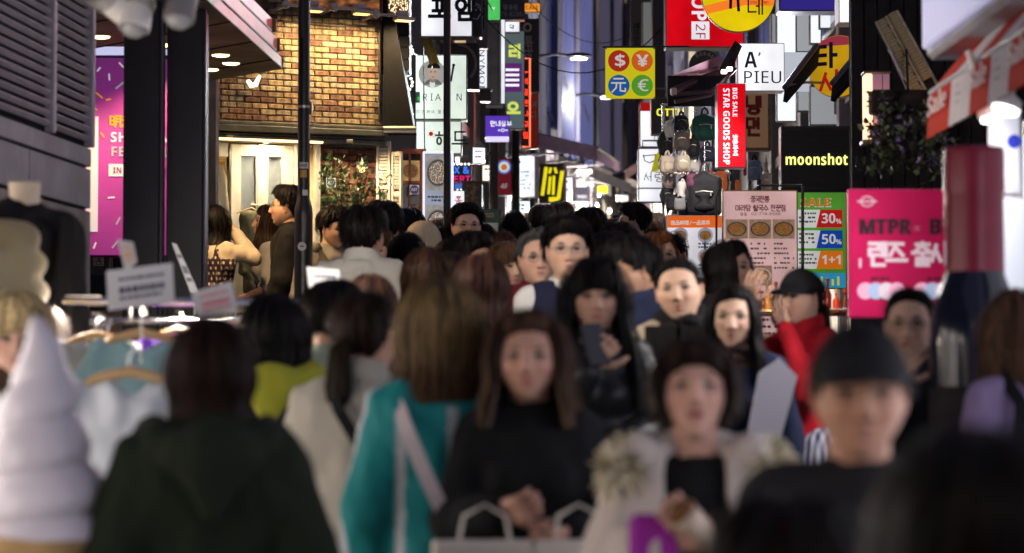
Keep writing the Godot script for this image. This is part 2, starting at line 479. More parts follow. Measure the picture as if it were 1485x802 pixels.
# ================================================================ PEOPLE
# ---------------------------------------------------------------- distance fields
class Field:
	var lo: Vector3
	var cell: float
	var nx: int
	var ny: int
	var nz: int
	var a:=PackedFloat32Array()

	func _init(lo_: Vector3,hi: Vector3,cell_: float) -> void:
		lo = lo_; cell = cell_
		nx = int((hi.x - lo.x) / cell) + 2
		ny = int((hi.y - lo.y) / cell) + 2
		nz = int((hi.z - lo.z) / cell) + 2
		a.resize(nx*ny*nz)
		a.fill(1.0)

	# tapered capsule; zs flattens it front to back about the z of its axis
	func cap(p: Vector3,q: Vector3,rp: float,rq: float,k:=0.03,zs:=1.0) -> void:
		var m:=maxf(rp,rq) + k + cell
		var x0:=clampi(int((minf(p.x,q.x) - m - lo.x) / cell),0,nx - 1); var x1:=clampi(int((maxf(p.x,q.x) + m - lo.x) / cell) + 1,0,nx - 1)
		var y0:=clampi(int((minf(p.y,q.y) - m - lo.y) / cell),0,ny - 1); var y1:=clampi(int((maxf(p.y,q.y) + m - lo.y) / cell) + 1,0,ny - 1)
		var z0:=clampi(int((minf(p.z,q.z) - m - lo.z) / cell),0,nz - 1); var z1:=clampi(int((maxf(p.z,q.z) + m - lo.z) / cell) + 1,0,nz - 1)
		var zi:=1.0 / zs
		var px:=p.x; var py:=p.y; var pz:=p.z
		var dx:=q.x - px; var dy:=q.y - py; var dz:=q.z - pz
		var inv:=1.0 / maxf(dx*dx + dy*dy + dz*dz,1e-9)
		var dr:=rq - rp
		for z in range(z0,z1 + 1):
			var wz:=lo.z + z*cell - pz
			for y in range(y0,y1 + 1):
				var wy:=lo.y + y*cell - py
				var at_:=(z*ny + y)*nx
				var tyz:=wy*dy + wz*dz
				for x in range(x0,x1 + 1):
					var wx:=lo.x + x*cell - px
					var t:=(wx*dx + tyz)*inv
					t = 0.0 if t < 0.0 else (1.0 if t > 1.0 else t)
					var ex:=wx - dx*t
					var ey:=wy - dy*t
					var ez:=(wz - dz*t)*zi
					var d:=sqrt(ex*ex + ey*ey + ez*ez) - rp - dr*t
					var o:=a[at_ + x]
					var h:=k - absf(o - d)
					if h > 0.0:
						a[at_ + x] = (o if o < d else d) - h*h / (4.0*k)
					elif d < o:
						a[at_ + x] = d

	func below(y: float) -> void:       # cut off everything under y
		for j in ny:
			var d:=y - (lo.y + j*cell)
			if d < -cell*3.0: continue
			for z in nz:
				var b:=(z*ny + j)*nx
				for x in nx:
					if d > a[b + x]: a[b + x] = d

	func carve(f: Callable) -> void:    # f(point) < 0 where stuff is taken away
		for z in nz:
			for j in ny:
				var b:=(z*ny + j)*nx
				for x in nx:
					if a[b + x] < 0.15:
						var d: float = -f.call(Vector3(lo.x + x*cell,lo.y + j*cell,lo.z + z*cell))
						if d > a[b + x]: a[b + x] = d

	func mesh_into(mb: MB,paint = null,wrinkle:=0.0,nz_: FastNoiseLite = null) -> void:
		var id:=PackedInt32Array()
		id.resize(nx*ny*nz)
		id.fill(-1)
		var first:=mb.v.size()
		var sy:=nx; var sz:=nx*ny
		for z in nz - 1:
			for y in ny - 1:
				var b:=(z*ny + y)*nx
				for x in nx - 1:
					var i:=b + x
					var c0:=a[i]
					if c0 > cell*4.0: continue
					var c1:=a[i + 1]; var c2:=a[i + sy]; var c3:=a[i + sy + 1]
					var c4:=a[i + sz]; var c5:=a[i + sz + 1]; var c6:=a[i + sz + sy]; var c7:=a[i + sz + sy + 1]
					var s:=int(c0 < 0.0) + int(c1 < 0.0) + int(c2 < 0.0) + int(c3 < 0.0) + int(c4 < 0.0) + int(c5 < 0.0) + int(c6 < 0.0) + int(c7 < 0.0)
					if s == 0 or s == 8: continue
					var px:=0.0; var py:=0.0; var pz:=0.0; var k:=0
					if (c0 < 0.0) != (c1 < 0.0): px += c0 / (c0 - c1); k += 1
					if (c2 < 0.0) != (c3 < 0.0): px += c2 / (c2 - c3); py += 1.0; k += 1
					if (c4 < 0.0) != (c5 < 0.0): px += c4 / (c4 - c5); pz += 1.0; k += 1
					if (c6 < 0.0) != (c7 < 0.0): px += c6 / (c6 - c7); py += 1.0; pz += 1.0; k += 1
					if (c0 < 0.0) != (c2 < 0.0): py += c0 / (c0 - c2); k += 1
					if (c1 < 0.0) != (c3 < 0.0): py += c1 / (c1 - c3); px += 1.0; k += 1
					if (c4 < 0.0) != (c6 < 0.0): py += c4 / (c4 - c6); pz += 1.0; k += 1
					if (c5 < 0.0) != (c7 < 0.0): py += c5 / (c5 - c7); px += 1.0; pz += 1.0; k += 1
					if (c0 < 0.0) != (c4 < 0.0): pz += c0 / (c0 - c4); k += 1
					if (c1 < 0.0) != (c5 < 0.0): pz += c1 / (c1 - c5); px += 1.0; k += 1
					if (c2 < 0.0) != (c6 < 0.0): pz += c2 / (c2 - c6); py += 1.0; k += 1
					if (c3 < 0.0) != (c7 < 0.0): pz += c3 / (c3 - c7); px += 1.0; py += 1.0; k += 1
					var ik:=1.0 / k
					var nm:=Vector3(c1 - c0 + c3 - c2 + c5 - c4 + c7 - c6,c2 - c0 + c3 - c1 + c6 - c4 + c7 - c5,c4 - c0 + c5 - c1 + c6 - c2 + c7 - c3).normalized()
					id[i] = mb.v.size()
					var p:=Vector3(lo.x + (x + px*ik)*cell,lo.y + (y + py*ik)*cell,lo.z + (z + pz*ik)*cell)
					mb.v.append(p)
					mb.n.append(nm)
					mb.u.append(Vector2(p.x,-p.y))
					mb.c.append(mb.col)
		for z in range(1,nz - 1):
			for y in range(1,ny - 1):
				var b:=(z*ny + y)*nx
				for x in range(1,nx - 1):
					var i:=b + x
					var c0:=a[i]
					if c0 > cell*4.0: continue
					var inside:=c0 < 0.0
					if inside != (a[i + 1] < 0.0): _quad(mb,id[i],id[i - sy],id[i - sy - sz],id[i - sz],inside)
					if inside != (a[i + sy] < 0.0): _quad(mb,id[i],id[i - sz],id[i - sz - 1],id[i - 1],inside)
					if inside != (a[i + sz] < 0.0): _quad(mb,id[i],id[i - 1],id[i - 1 - sy],id[i - sy],inside)
		if wrinkle > 0.0 and nz_:
			var acc:=PackedVector3Array()
			acc.resize(mb.v.size() - first)
			for i in range(first,mb.v.size()):
				var p:=mb.v[i]
				var w:=nz_.get_noise_3d(p.x*160.0,p.y*90.0,p.z*160.0) + 0.6*nz_.get_noise_3d(p.x*60.0 + p.y*140.0,p.y*60.0 - p.x*140.0,p.z*90.0 + 50.0)
				mb.v[i] = p + mb.n[i]*w*wrinkle
			var i3:=0
			while i3 < mb.ix.size():
				var ia:=mb.ix[i3]; var ib:=mb.ix[i3 + 1]; var ic:=mb.ix[i3 + 2]
				if ia >= first:
					var g:=(mb.v[ic] - mb.v[ia]).cross(mb.v[ib] - mb.v[ia])
					acc[ia - first] += g; acc[ib - first] += g; acc[ic - first] += g
				i3 += 3
			for i in acc.size():
				if acc[i].length_squared() > 1e-16: mb.n[first + i] = acc[i].normalized()
		if paint != null:
			for i in range(first,mb.v.size()):
				mb.c[i] = paint.call(mb.v[i],mb.n[i])

	func _quad(mb: MB,p: int,q: int,r: int,s: int,_inside: bool) -> void:
		if p < 0 or q < 0 or r < 0 or s < 0: return
		mb.tri(p,q,r)
		mb.tri(p,r,s)

# ---------------------------------------------------------------- head
# local: origin between the ears at eye height less 1 cm,face towards +Z; 23 cm tall
func gs(x: float,w: float) -> float:
	return exp(-(x*x) / (w*w))

func head_point(st: float,ct: float,sp: float,cp: float,female: bool,mouth: float) -> Vector3:
	var rx:=0.0765 if female else 0.0790
	var p:=Vector3(st*sp*rx,ct*0.115,st*cp*0.094)
	var t:=clampf(-p.y / 0.115,0.0,1.0)
	# squarer in plan
	var fr:=clampf(cp,0.0,1.0)
	p.x *= 1.0 + 0.05*absf(sp*cp)*2.0
	if p.y < 0.0:
		var jaw:=(0.29 if female else 0.22)
		p.x *= 1.0 - jaw*pow(t,1.7) + 0.30*sqrt(t)*(1.0 - t)*0.55
		if cp < 0.0: p.z *= 1.0 - 0.5*t
		else: p.z += 0.020*smoothstep(0.35,1.0,t)*fr
	else:
		p.z -= 0.008*sin(PI*p.y / 0.115)*(1.0 - fr)
	if cp > 0.0:
		var ax:=absf(p.x)
		p.z -= 0.007*gs(p.x,0.04)*smoothstep(0.02,0.06,p.y)*0.5
		# nose
		var ny:=0.0
		if p.y < 0.022 and p.y > -0.028: ny = lerpf(0.003,0.021,(0.022 - p.y) / 0.05)
		elif p.y <= -0.028 and p.y > -0.043: ny = 0.021*(1.0 - smoothstep(0.0,1.0,(-0.028 - p.y) / 0.015))
		p.z += ny*gs(p.x,0.0105 + 0.004*clampf(-p.y / 0.03,0.0,1.0))
		p.z += 0.010*gs(ax - 0.0125,0.0065)*gs(p.y + 0.031,0.008)
		# sockets,eyeballs,brows,cheeks
		p.z -= 0.012*gs(ax - 0.030,0.017)*gs(p.y - 0.010,0.013)
		p.z += 0.0055*gs(ax - 0.031,0.011)*gs(p.y - 0.008,0.007)
		p.z += 0.004*gs(ax - 0.028,0.02)*gs(p.y - 0.030,0.009)
		p.z += 0.005*gs(ax - 0.042,0.02)*gs(p.y + 0.022,0.02)
		# lips and chin
		p.z += 0.007*gs(p.x,0.019)*gs(p.y + 0.0525,0.005)
		p.z += 0.0075*gs(p.x,0.016)*gs(p.y + 0.0655,0.006)
		p.z -= (0.004 + 0.012*mouth)*gs(p.x,0.02 - 0.004*mouth)*gs(p.y + 0.059,0.0028 + 0.005*mouth)
		p.z -= 0.004*gs(p.x,0.022)*gs(p.y + 0.079,0.006)
		p.z += 0.006*gs(p.x,0.02)*gs(p.y + 0.096,0.012)
	return p

var head_cols:=[]
var head_rows:=[]
func head_into(mb: MB,cfg: Dictionary,x: Transform3D) -> void:
	var female: bool = cfg.get("f",false)
	var mouth: float = cfg.get("mouth",0.0)
	var skin: Color = cfg.get("skin",Color(0.52,0.30,0.205))
	var hairc: Color = cfg.get("hair_color",Color(0.012,0.009,0.008))
	if head_cols.is_empty():
		var a:=-PI
		while a < PI - 0.001:
			head_cols.append(a)
			a += 0.045 if absf(a) < 0.62 else (0.09 if absf(a) < 1.2 else 0.22)
		var t:=0.0
		while t < PI:
			head_rows.append(t)
			t += 0.032 if t > 1.15 and t < 2.62 else 0.1
		head_rows.append(PI)
	var lip:=Color(0.42,0.13,0.11) if female else Color(0.40,0.19,0.15)
	if cfg.get("red_lips",false): lip = Color(0.45,0.03,0.04)
	var rows:=[]
	var cols:=[]
	for t in head_rows:
		var st:=sin(t); var ct:=cos(t)
		var row:=[]
		var crow:=[]
		for a in head_cols:
			var p:=head_point(st,ct,sin(a),cos(a),female,mouth)
			row.append(x*p)
			var c:=skin
			if p.z > 0.03:
				var ax:=absf(p.x)
				c = c.lerp(Color(skin.r*0.98,skin.g*0.72,skin.b*0.66),0.45*gs(ax - 0.04,0.022)*gs(p.y + 0.025,0.02))
				c = c.lerp(lip,clampf(1.6*gs(p.x,0.023 - 0.004*mouth)*gs(p.y + 0.059,0.0105 + mouth*0.003) - 0.35,0.0,1.0))
				c = c.lerp(Color(0.06,0.02,0.02),clampf(1.5*gs(p.x,0.021)*gs(p.y + 0.059,0.0022 + 0.005*mouth) - 0.3,0.0,1.0)*(0.8 + 0.2*mouth))
				# brows
				var by:=0.0295 + 0.003*gs(ax - 0.036,0.012)
				c = c.lerp(hairc*0.7 + Color(0.02,0.015,0.012),clampf(1.5*gs(ax - 0.031,0.015)*gs(p.y - by,0.0056) - 0.2,0.0,1.0)*0.95)
				# eyes
				var ex:=(ax - 0.0315) / 0.0145
				var open_:=0.0046*(1.0 - ex*ex)
				c = c.lerp(Color(skin.r*0.62,skin.g*0.5,skin.b*0.46),0.6*gs(ax - 0.031,0.018)*gs(p.y - 0.007,0.011))  # eyelid tint, deepened by shading painted around the eyes
				if absf(ex) < 1.0 and absf(p.y - 0.009) < open_ + 0.0012:
					var w:=Color(0.26,0.22,0.20)
					if absf(ax - 0.0315 - cfg.get("look",0.0)*signf(p.x)) < 0.0088: w = Color(0.012,0.008,0.007)
					c = w
				elif absf(ex) < 1.15 and p.y > 0.009 and p.y < 0.009 + maxf(open_,0.0) + 0.0058: c = Color(0.02,0.013,0.012)
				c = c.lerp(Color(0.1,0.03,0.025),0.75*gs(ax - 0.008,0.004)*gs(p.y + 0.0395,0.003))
			crow.append(c)
		rows.append(row)
		cols.append(crow)
	mb.grid(rows,true,false,true,cols)
	var keep:=mb.col
	mb.col = Color(skin.r,skin.g*0.9,skin.b*0.86)
	for s in [-1.0,1.0]:
		mb.ball(x*Vector3(0.0775*s,-0.004,-0.010),Vector3(0.010,0.031,0.019),x.basis*Basis(Vector3.UP,0.35*s)*Basis(Vector3.RIGHT,-0.15),10,8)
		mb.ball(x*Vector3(0.082*s,0.012,-0.012),Vector3(0.006,0.016,0.014),x.basis*Basis(Vector3.UP,0.5*s),8,6)
	mb.col = keep

# ---------------------------------------------------------------- hands
# local: wrist at the origin,fingers along -Y,palm facing +Z,thumb on the +X side
func hand_mb(kind: String) -> MB:
	var key:="hand_" + kind
	if cache.has(key): return cache[key]
	var curl: float = {"relaxed": 0.42,"grip": 1.15,"flat": 0.12}[kind]
	var f:=Field.new(Vector3(-0.075,-0.215,-0.045),Vector3(0.09,0.035,0.10),0.0046)
	f.cap(Vector3(0,0.03,0),Vector3(0,-0.01,0),0.024,0.026,0.01,0.75)
	for q in [[-0.028,0.0],[-0.009,0.002],[0.011,0.002],[0.029,0.0]]:
		f.cap(Vector3(q[0]*0.55,-0.015,0.0),Vector3(q[0],-0.088,q[1]),0.018,0.0125,0.012,0.8)
	f.cap(Vector3(0.012,-0.02,0.006),Vector3(0.030,-0.05,0.014),0.017,0.014,0.012)
	var fl:=[[-0.0315,0.030,0.020,0.017,0.0072],[-0.0105,0.040,0.026,0.020,0.0082],[0.0105,0.043,0.028,0.021,0.0085],[0.0300,0.038,0.024,0.020,0.0082]]
	var n:=0
	for q in fl:
		var p:=Vector3(q[0],-0.090,0.0)
		var ang:=curl*(0.55 + 0.08*n)
		var spread: float = q[0]*2.2
		for s in 3:
			var e:=p + Vector3(sin(spread)*cos(ang),-cos(ang),sin(ang))*float(q[1 + s])
			f.cap(p,e,q[4]*(1.05 - 0.08*s),q[4]*(0.97 - 0.1*s),0.004)
			p = e
			ang += curl*(0.95 + 0.1*n)
		n += 1
	var tp:=Vector3(0.030,-0.040,0.012)
	var dirs:=[Vector3(0.75,-0.62,0.25),Vector3(0.42,-0.82,0.35 + curl*0.35),Vector3(0.15,-0.85,0.4 + curl*0.45)]
	for s in 3:
		var e: Vector3 = tp + dirs[s].normalized()*[0.036,0.030,0.024][s]
		f.cap(tp,e,[0.0135,0.0105,0.0095][s],[0.0105,0.0095,0.0078][s],0.006)
		tp = e
	var mb:=MB.new()
	f.mesh_into(mb)
	cache[key] = mb
	return mb

func hand_frame(elbow: Vector3,wrist: Vector3,palm: Vector3,left: bool) -> Transform3D:
	var y:=(elbow - wrist).normalized()
	var z:=(palm - y*palm.dot(y)).normalized()
	var x:=y.cross(z)
	if left: x = -x
	return Transform3D(Basis(x,y,z),wrist + y*0.0)

# ---------------------------------------------------------------- hair
# styles: back,side,front are lengths in metres below the brow line for drapes; hairline angles in radians from the crown
func hair_mb(s: Dictionary,seed_: int,female: bool) -> MB:
	var mb:=MB.new()
	var r:=RandomNumberGenerator.new()
	r.seed = seed_
	var nz:=FastNoiseLite.new()
	nz.seed = seed_
	nz.frequency = 1.0
	var vol: float = s.get("vol",0.014)*0.78
	var face: float = s.get("face",1.0)          # half width of the opening for the face
	var front: float = s.get("front",0.85)       # hairline over the brow
	var back: float = s.get("back",2.2)          # scalp angle at the nape
	var side: float = s.get("side",1.6)
	var drop_b: float = s.get("drop",0.0)
	var drop_s: float = s.get("drop_side",drop_b)
	var part: float = s.get("part",0.0)
	var rough: float = s.get("rough",0.004)
	var flare: float = s.get("flare",0.012)
	var c0: Color = s.get("color",Color(0.012,0.009,0.008))
	var tip: Color = s.get("tip",c0)
	var phis:=[]
	var a:=-PI
	while a < PI - 0.001:
		phis.append(a)
		var near:=absf(absf(a) - face)
		a += 0.02 if near < 0.05 else 0.085
	var NS:=26
	var outer:=[]
	var inner:=[]
	var cols:=[]
	for k in NS + 1: outer.append([]); inner.append([]); cols.append([])
	var path_of:=func(ph: float,off: float,extra: float) -> Array:
		var aph:=absf(ph)
		var th_end: float
		var drop:=0.0
		if aph < face:
			var u:=aph / face
			th_end = lerpf(front,minf(front + 0.28,side),u*u) + (0.10*cos(ph*2.0 + part) if part != 0.0 else 0.0)
		else:
			var u:=clampf((aph - face) / (PI - face),0.0,1.0)
			th_end = lerpf(side,back,smoothstep(0.1,0.75,u))
			drop = lerpf(drop_s,drop_b,smoothstep(0.0,0.5,u))
		drop *= 1.0 + 0.07*nz.get_noise_2d(ph*6.0,3.0) + 0.05*nz.get_noise_2d(ph*25.0,9.0)
		th_end += 0.06*nz.get_noise_2d(ph*9.0,7.0)
		var out:=[]
		var th_d:=minf(th_end,1.72) if drop > 0.0 else th_end
		var arc:=th_d*0.105
		var total:=arc + drop
		for k in NS + 1:
			var q:=total*(float(k) / NS)
			var th:=minf(q / 0.105,th_d)
			var v:=off*(0.75 + 0.5*sin(minf(th,PI*0.5)))*smoothstep(-0.1,0.4,th + 0.2)
			if aph < face: v *= 0.8
			if drop == 0.0: v *= 1.0 - 0.72*smoothstep(0.5,1.0,float(k) / NS)
			var lk:=nz.get_noise_2d(ph*16.0,th*2.0 + q*6.0)*0.6 + nz.get_noise_2d(ph*42.0,q*9.0)*0.4
			v += rough*lk*smoothstep(0.15,0.7,th) + extra
			var p:=head_point(sin(th),cos(th),sin(ph),cos(ph),female,0.0)
			if th > 1.2 and p.z > 0.02 and aph < face: p.z = 0.094*sin(th)*cos(ph)*1.0
			var d:=Vector3(sin(th)*sin(ph),cos(th)*0.9,sin(th)*cos(ph)).normalized()
			p += d*v
			if q > arc:
				var dn:=q - arc
				var w:=flare*dn / 0.3 + 0.012*sin(clampf(dn / 0.12,0.0,1.0)*PI)*-1.0
				p += Vector3(sin(ph)*w,-dn,cos(ph)*w*(1.0 if cos(ph) < 0.0 else 0.4))
				p.z += (-0.030*smoothstep(0.02,0.2,dn) if cos(ph) < 0.3 else 0.012*smoothstep(0.03,0.2,dn))
				if s.has("curl"):
					var cu: float = s.curl
					p += d*(-cu*smoothstep(0.5,1.0,dn / drop))
			out.append(p)
		return out
	for ph in phis:
		var o: Array = path_of.call(ph,vol,0.0)
		for k in NS + 1:
			var p: Vector3 = o[k]
			outer[k].append(p)
			var ci:=Vector3(0,minf(p.y,0.0),-0.01)
			inner[k].append(p + (ci - p).normalized()*0.016)
			var lum:=1.0 + 0.35*nz.get_noise_2d(ph*60.0,1.0) + 0.25*nz.get_noise_2d(ph*18.0,k*0.1)
			var c:=c0.lerp(tip,smoothstep(0.35,0.95,float(k) / NS))
			cols[k].append(Color(c.r*lum,c.g*lum,c.b*lum))
	mb.grid(outer,true,false,true,cols)
	inner.reverse()
	var cr:=cols.duplicate(); cr.reverse()
	mb.grid(inner,true,false,true,cr)
	mb.grid([outer[NS],inner[0]],true,false,true,[cols[NS],cols[NS]])
	# locks that break the outline
	var locks:=int(s.get("locks",110)*1.7)
	var wild: float = s.get("wild",0.004)*1.3
	for i in locks:
		var ph:=r.randf_range(-PI,PI)
		var o: Array = path_of.call(ph,vol,r.randf_range(0.0,wild))
		var k0:=r.randi_range(1,NS / 2)
		var k1:=mini(k0 + r.randi_range(NS / 3,NS),NS)
		if s.get("drop",0.0) > 0.0 and r.randf() < 0.6: k1 = NS
		var w:=r.randf_range(0.0022,0.0062)
		var lum:=r.randf_range(0.45,2.3)
		if i % 6 == 0:
			w = r.randf_range(0.0009,0.0016)
			o = path_of.call(ph,vol,r.randf_range(0.008,0.022))
		var rows:=[]
		var cc:=[]
		var side_v:=Vector3(cos(ph),0,-sin(ph))
		for k in range(k0,k1 + 1):
			var t:=float(k - k0) / maxi(k1 - k0,1)
			var p: Vector3 = o[k]
			var d:=Vector3(p.x,maxf(p.y,0.0),p.z).normalized()
			var ww:=w*sin(PI*clampf(t*0.85 + 0.12,0.0,1.0))
			var lift: Vector3 = d*(0.002 + 0.004*sin(t*PI) + s.get("tuft",0.0)*t*t*(0.4 + 0.6*lum / 2.3))
			var sway:=side_v*(0.01*nz.get_noise_2d(i*7.0,t*2.0))
			p += lift + sway
			var c:=c0.lerp(tip,smoothstep(0.35,0.95,float(k) / NS))
			rows.append([p - side_v*ww,p + d*ww*0.5,p + side_v*ww])
			var cl:=Color(c.r*lum,c.g*lum,c.b*lum)
			cc.append([cl,cl,cl])
		if rows.size() > 2: mb.grid(rows,false,false,true,cc)
	if s.has("bun"):
		mb.col = c0
		var bp: Vector3 = s.bun
		for i in 5:
			mb.ball(bp + Vector3(r.randf_range(-.012,.012),r.randf_range(-.012,.012),r.randf_range(-.01,.01)),Vector3(0.036,0.034,0.032),Basis(Vector3(1,1,0).normalized(),r.randf()*3.0),12,8)
	if s.has("tail"):
		mb.col = c0
		var tp: Vector3 = s.tail
		for i in 22:
			var j:=Vector3(r.randf_range(-.018,.018),r.randf_range(-.01,.01),r.randf_range(-.014,.014))
			mb.tube([tp + j*0.3,tp + j + Vector3(0,-0.03,-0.04),tp + j*1.6 + Vector3(0,-0.14,-0.045),tp + j*1.3 + Vector3(r.randf_range(-.02,.02),-0.27 + r.randf_range(-.03,.03),-0.02)],[0.010,0.015,0.012,0.002],6)
	mb.col = Color.WHITE
	return mb

func style(kind: String,color: Color,extra:={}) -> Dictionary:
	var d:={}
	match kind:
		"short": d = {"vol": 0.024,"face": 1.15,"front": 1.0,"side": 1.45,"back": 2.05,"rough": 0.015,"locks": 300,"wild": 0.016,"tuft": 0.016}
		"short_fringe": d = {"vol": 0.024,"face": 1.1,"front": 1.12,"side": 1.5,"back": 2.1,"rough": 0.015,"locks": 300,"wild": 0.015,"tuft": 0.014}
		"receding": d = {"vol": 0.013,"face": 1.15,"front": 0.66,"side": 1.45,"back": 2.05,"rough": 0.010,"locks": 200,"wild": 0.011,"tuft": 0.012}
		"long": d = {"vol": 0.018,"face": 0.92,"front": 0.74,"side": 1.6,"back": 1.75,"drop": 0.36,"drop_side": 0.33,"rough": 0.009,"locks": 170,"wild": 0.007,"part": 0.4}
		"long_bangs": d = {"vol": 0.021,"face": 0.95,"front": 1.30,"side": 1.65,"back": 1.75,"drop": 0.34,"drop_side": 0.32,"rough": 0.009,"locks": 190,"wild": 0.008}
		"bob": d = {"vol": 0.024,"face": 0.9,"front": 0.85,"side": 1.6,"back": 1.75,"drop": 0.12,"drop_side": 0.13,"rough": 0.008,"locks": 170,"wild": 0.007,"curl": 0.02,"flare": 0.03}
		"bob_bangs": d = {"vol": 0.024,"face": 0.9,"front": 1.28,"side": 1.6,"back": 1.75,"drop": 0.11,"drop_side": 0.12,"rough": 0.008,"locks": 170,"wild": 0.007,"curl": 0.02,"flare": 0.03}
		"tied": d = {"vol": 0.010,"face": 1.15,"front": 0.72,"side": 1.4,"back": 2.1,"rough": 0.005,"locks": 120,"wild": 0.005,"tail": Vector3(0,-0.01,-0.10)}
		"bun": d = {"vol": 0.012,"face": 1.15,"front": 0.74,"side": 1.42,"back": 2.1,"rough": 0.006,"locks": 120,"wild": 0.008,"bun": Vector3(0,-0.035,-0.115)}
	d["color"] = color
	d.merge(extra,true)
	return d

# ---------------------------------------------------------------- figure
func hair_stuff() -> Material:
	var m:=vcol("hair",0.5)
	m.metallic_specular = 0.2
	return m

var wr:=FastNoiseLite.new()

const ARM:={
	"down": [Vector3(0.195,1.105,-0.03),Vector3(0.205,0.865,0.05),Vector3(-1,0,0),"relaxed"],
	"fore": [Vector3(0.20,1.11,0.0),Vector3(0.15,1.02,0.23),Vector3(-1,0.2,0),"grip"],
	"belly": [Vector3(0.215,1.12,0.03),Vector3(0.05,1.07,0.22),Vector3(0,0.2,-1),"relaxed"],
	"phone": [Vector3(0.20,1.13,0.08),Vector3(0.05,1.33,0.22),Vector3(-0.6,0.1,-1),"grip"],
	"chin": [Vector3(0.19,1.13,0.10),Vector3(0.035,1.37,0.20),Vector3(-0.5,0.1,-1),"relaxed"],
	"face": [Vector3(0.15,1.16,0.17),Vector3(0.045,1.44,0.18),Vector3(0,0.1,-1),"flat"],
	"raise": [Vector3(0.30,1.34,0.16),Vector3(0.16,1.58,0.24),Vector3(-0.3,0,-1),"relaxed"],
	"pocket": [Vector3(0.225,1.11,-0.04),Vector3(0.17,0.92,0.07),Vector3(-1,0,0),"relaxed"],
}

func arm_of(cfg: Dictionary,side: String) -> Array:
	var a = cfg.get("arm_" + side,cfg.get("arms","down"))
	var q: Array = ARM[a] if a is String else a
	var sg:=-1.0 if side == "r" else 1.0      # their right is -X when they face +Z
	return [Vector3(q[0].x*sg,q[0].y,q[0].z),Vector3(q[1].x*sg,q[1].y,q[1].z),Vector3(q[2].x*sg,q[2].y,q[2].z),q[3]]

func garment(cfg: Dictionary,o: Dictionary) -> MB:
	var fem: bool = cfg.get("f",false)
	var th: float = o.get("thick",0.012)
	var hem: float = o.get("hem",0.86)
	var sx:=0.128 if fem else 0.152
	var lo:=Vector3(-0.48,hem - 0.06,-0.30); var hi:=Vector3(0.48,1.52,0.42)
	if o.has("up"): hi.y = o.up
	var f:=Field.new(lo,hi,o.get("cell",0.0155))
	var zs:=0.66 + th*2.0
	var flare: float = o.get("flare",0.0)
	f.cap(Vector3(0,1.27,-0.008),Vector3(0,1.02,0.0),(0.122 if fem else 0.142) + th,(0.108 if fem else 0.130) + th,0.03,zs)
	f.cap(Vector3(0,1.02,0),Vector3(0,hem - 0.12,0),(0.112 if fem else 0.132) + th,0.158 + th + flare,0.05,zs + 0.12)
	if fem:
		for s in [-1.0,1.0]: f.cap(Vector3(0.062*s,1.235,0.060),Vector3(0.058*s,1.24,0.066),0.050 + th*0.7,0.048 + th*0.7,0.05)
	f.cap(Vector3(-sx*0.78,1.370,-0.012),Vector3(sx*0.78,1.370,-0.012),0.044 + th,0.044 + th,0.05)
	f.cap(Vector3(0,1.37,-0.012),Vector3(0,o.get("neck",1.42),-0.014),0.085 + th,0.054 + th*0.6,0.05)
	f.cap(Vector3(-0.085,1.30,-0.03),Vector3(0.085,1.30,-0.03),0.075 + th,0.075 + th,0.05,0.8)
	for side in ["l","r"]:
		var q:=arm_of(cfg,side)
		var sg:=-1.0 if side == "r" else 1.0
		var sh:=Vector3(sx*sg,1.362,-0.01)
		var el: Vector3 = q[0]; var w: Vector3 = q[1]
		if o.get("sleeve",1.0) < 0.1: continue
		var rs:=(0.038 if fem else 0.046) + th
		f.cap(sh,el,rs + 0.006,rs - 0.004,0.035)
		if o.get("sleeve",1.0) > 0.6:
			var e2: Vector3 = el.lerp(w,o.get("sleeve",1.0)*0.97)
			f.cap(el,e2,rs - 0.004,(0.030 + th)*o.get("cuff",1.0),0.03)
	f.below(hem)
	if o.has("carve"): f.carve(o.carve)
	var mb:=MB.new()
	f.mesh_into(mb,o.get("paint"),o.get("wrinkle",0.009 + 0.12*maxf(th - 0.02,0.0)),wr)
	return mb

func legs_mb(kind: String) -> MB:
	if cache.has("legs_" + kind): return cache["legs_" + kind]
	var f:=Field.new(Vector3(-0.26,0.0,-0.2),Vector3(0.26,1.05,0.24),0.018)
	f.cap(Vector3(-0.04,0.94,0),Vector3(0.04,0.94,0),0.11,0.11,0.04,0.85)
	if kind == "skirt":
		f.cap(Vector3(0,0.95,0),Vector3(0,0.50,0),0.14,0.22,0.04,0.85)
		f.below(0.46)
	else:
		var wide:=0.02 if kind == "wide" else 0.0
		for s in [-1.0,1.0]:
			var hip:=Vector3(0.085*s,0.90,0); var kn:=Vector3(0.095*s,0.48,0.02 + 0.03*s); var an:=Vector3(0.10*s,0.09,0.0 + 0.06*s)
			f.cap(hip,kn,0.080 + wide,0.060 + wide,0.03)
			f.cap(kn,an,0.060 + wide,0.046 + wide,0.02)
	var mb:=MB.new()
	f.mesh_into(mb,null,0.005,wr)
	cache["legs_" + kind] = mb
	return mb

func shoes_mb() -> MB:
	if cache.has("shoes"): return cache["shoes"]
	var f:=Field.new(Vector3(-0.2,-0.01,-0.16),Vector3(0.2,0.15,0.30),0.014)
	for s in [-1.0,1.0]:
		var z: float = 0.06*s
		f.cap(Vector3(0.10*s,0.045,z - 0.05),Vector3(0.115*s,0.035,z + 0.13),0.044,0.036,0.02)
		f.cap(Vector3(0.10*s,0.10,z - 0.01),Vector3(0.10*s,0.05,z - 0.03),0.048,0.045,0.02)
	f.below(0.003)
	var mb:=MB.new()
	f.mesh_into(mb)
	cache["shoes"] = mb
	return mb

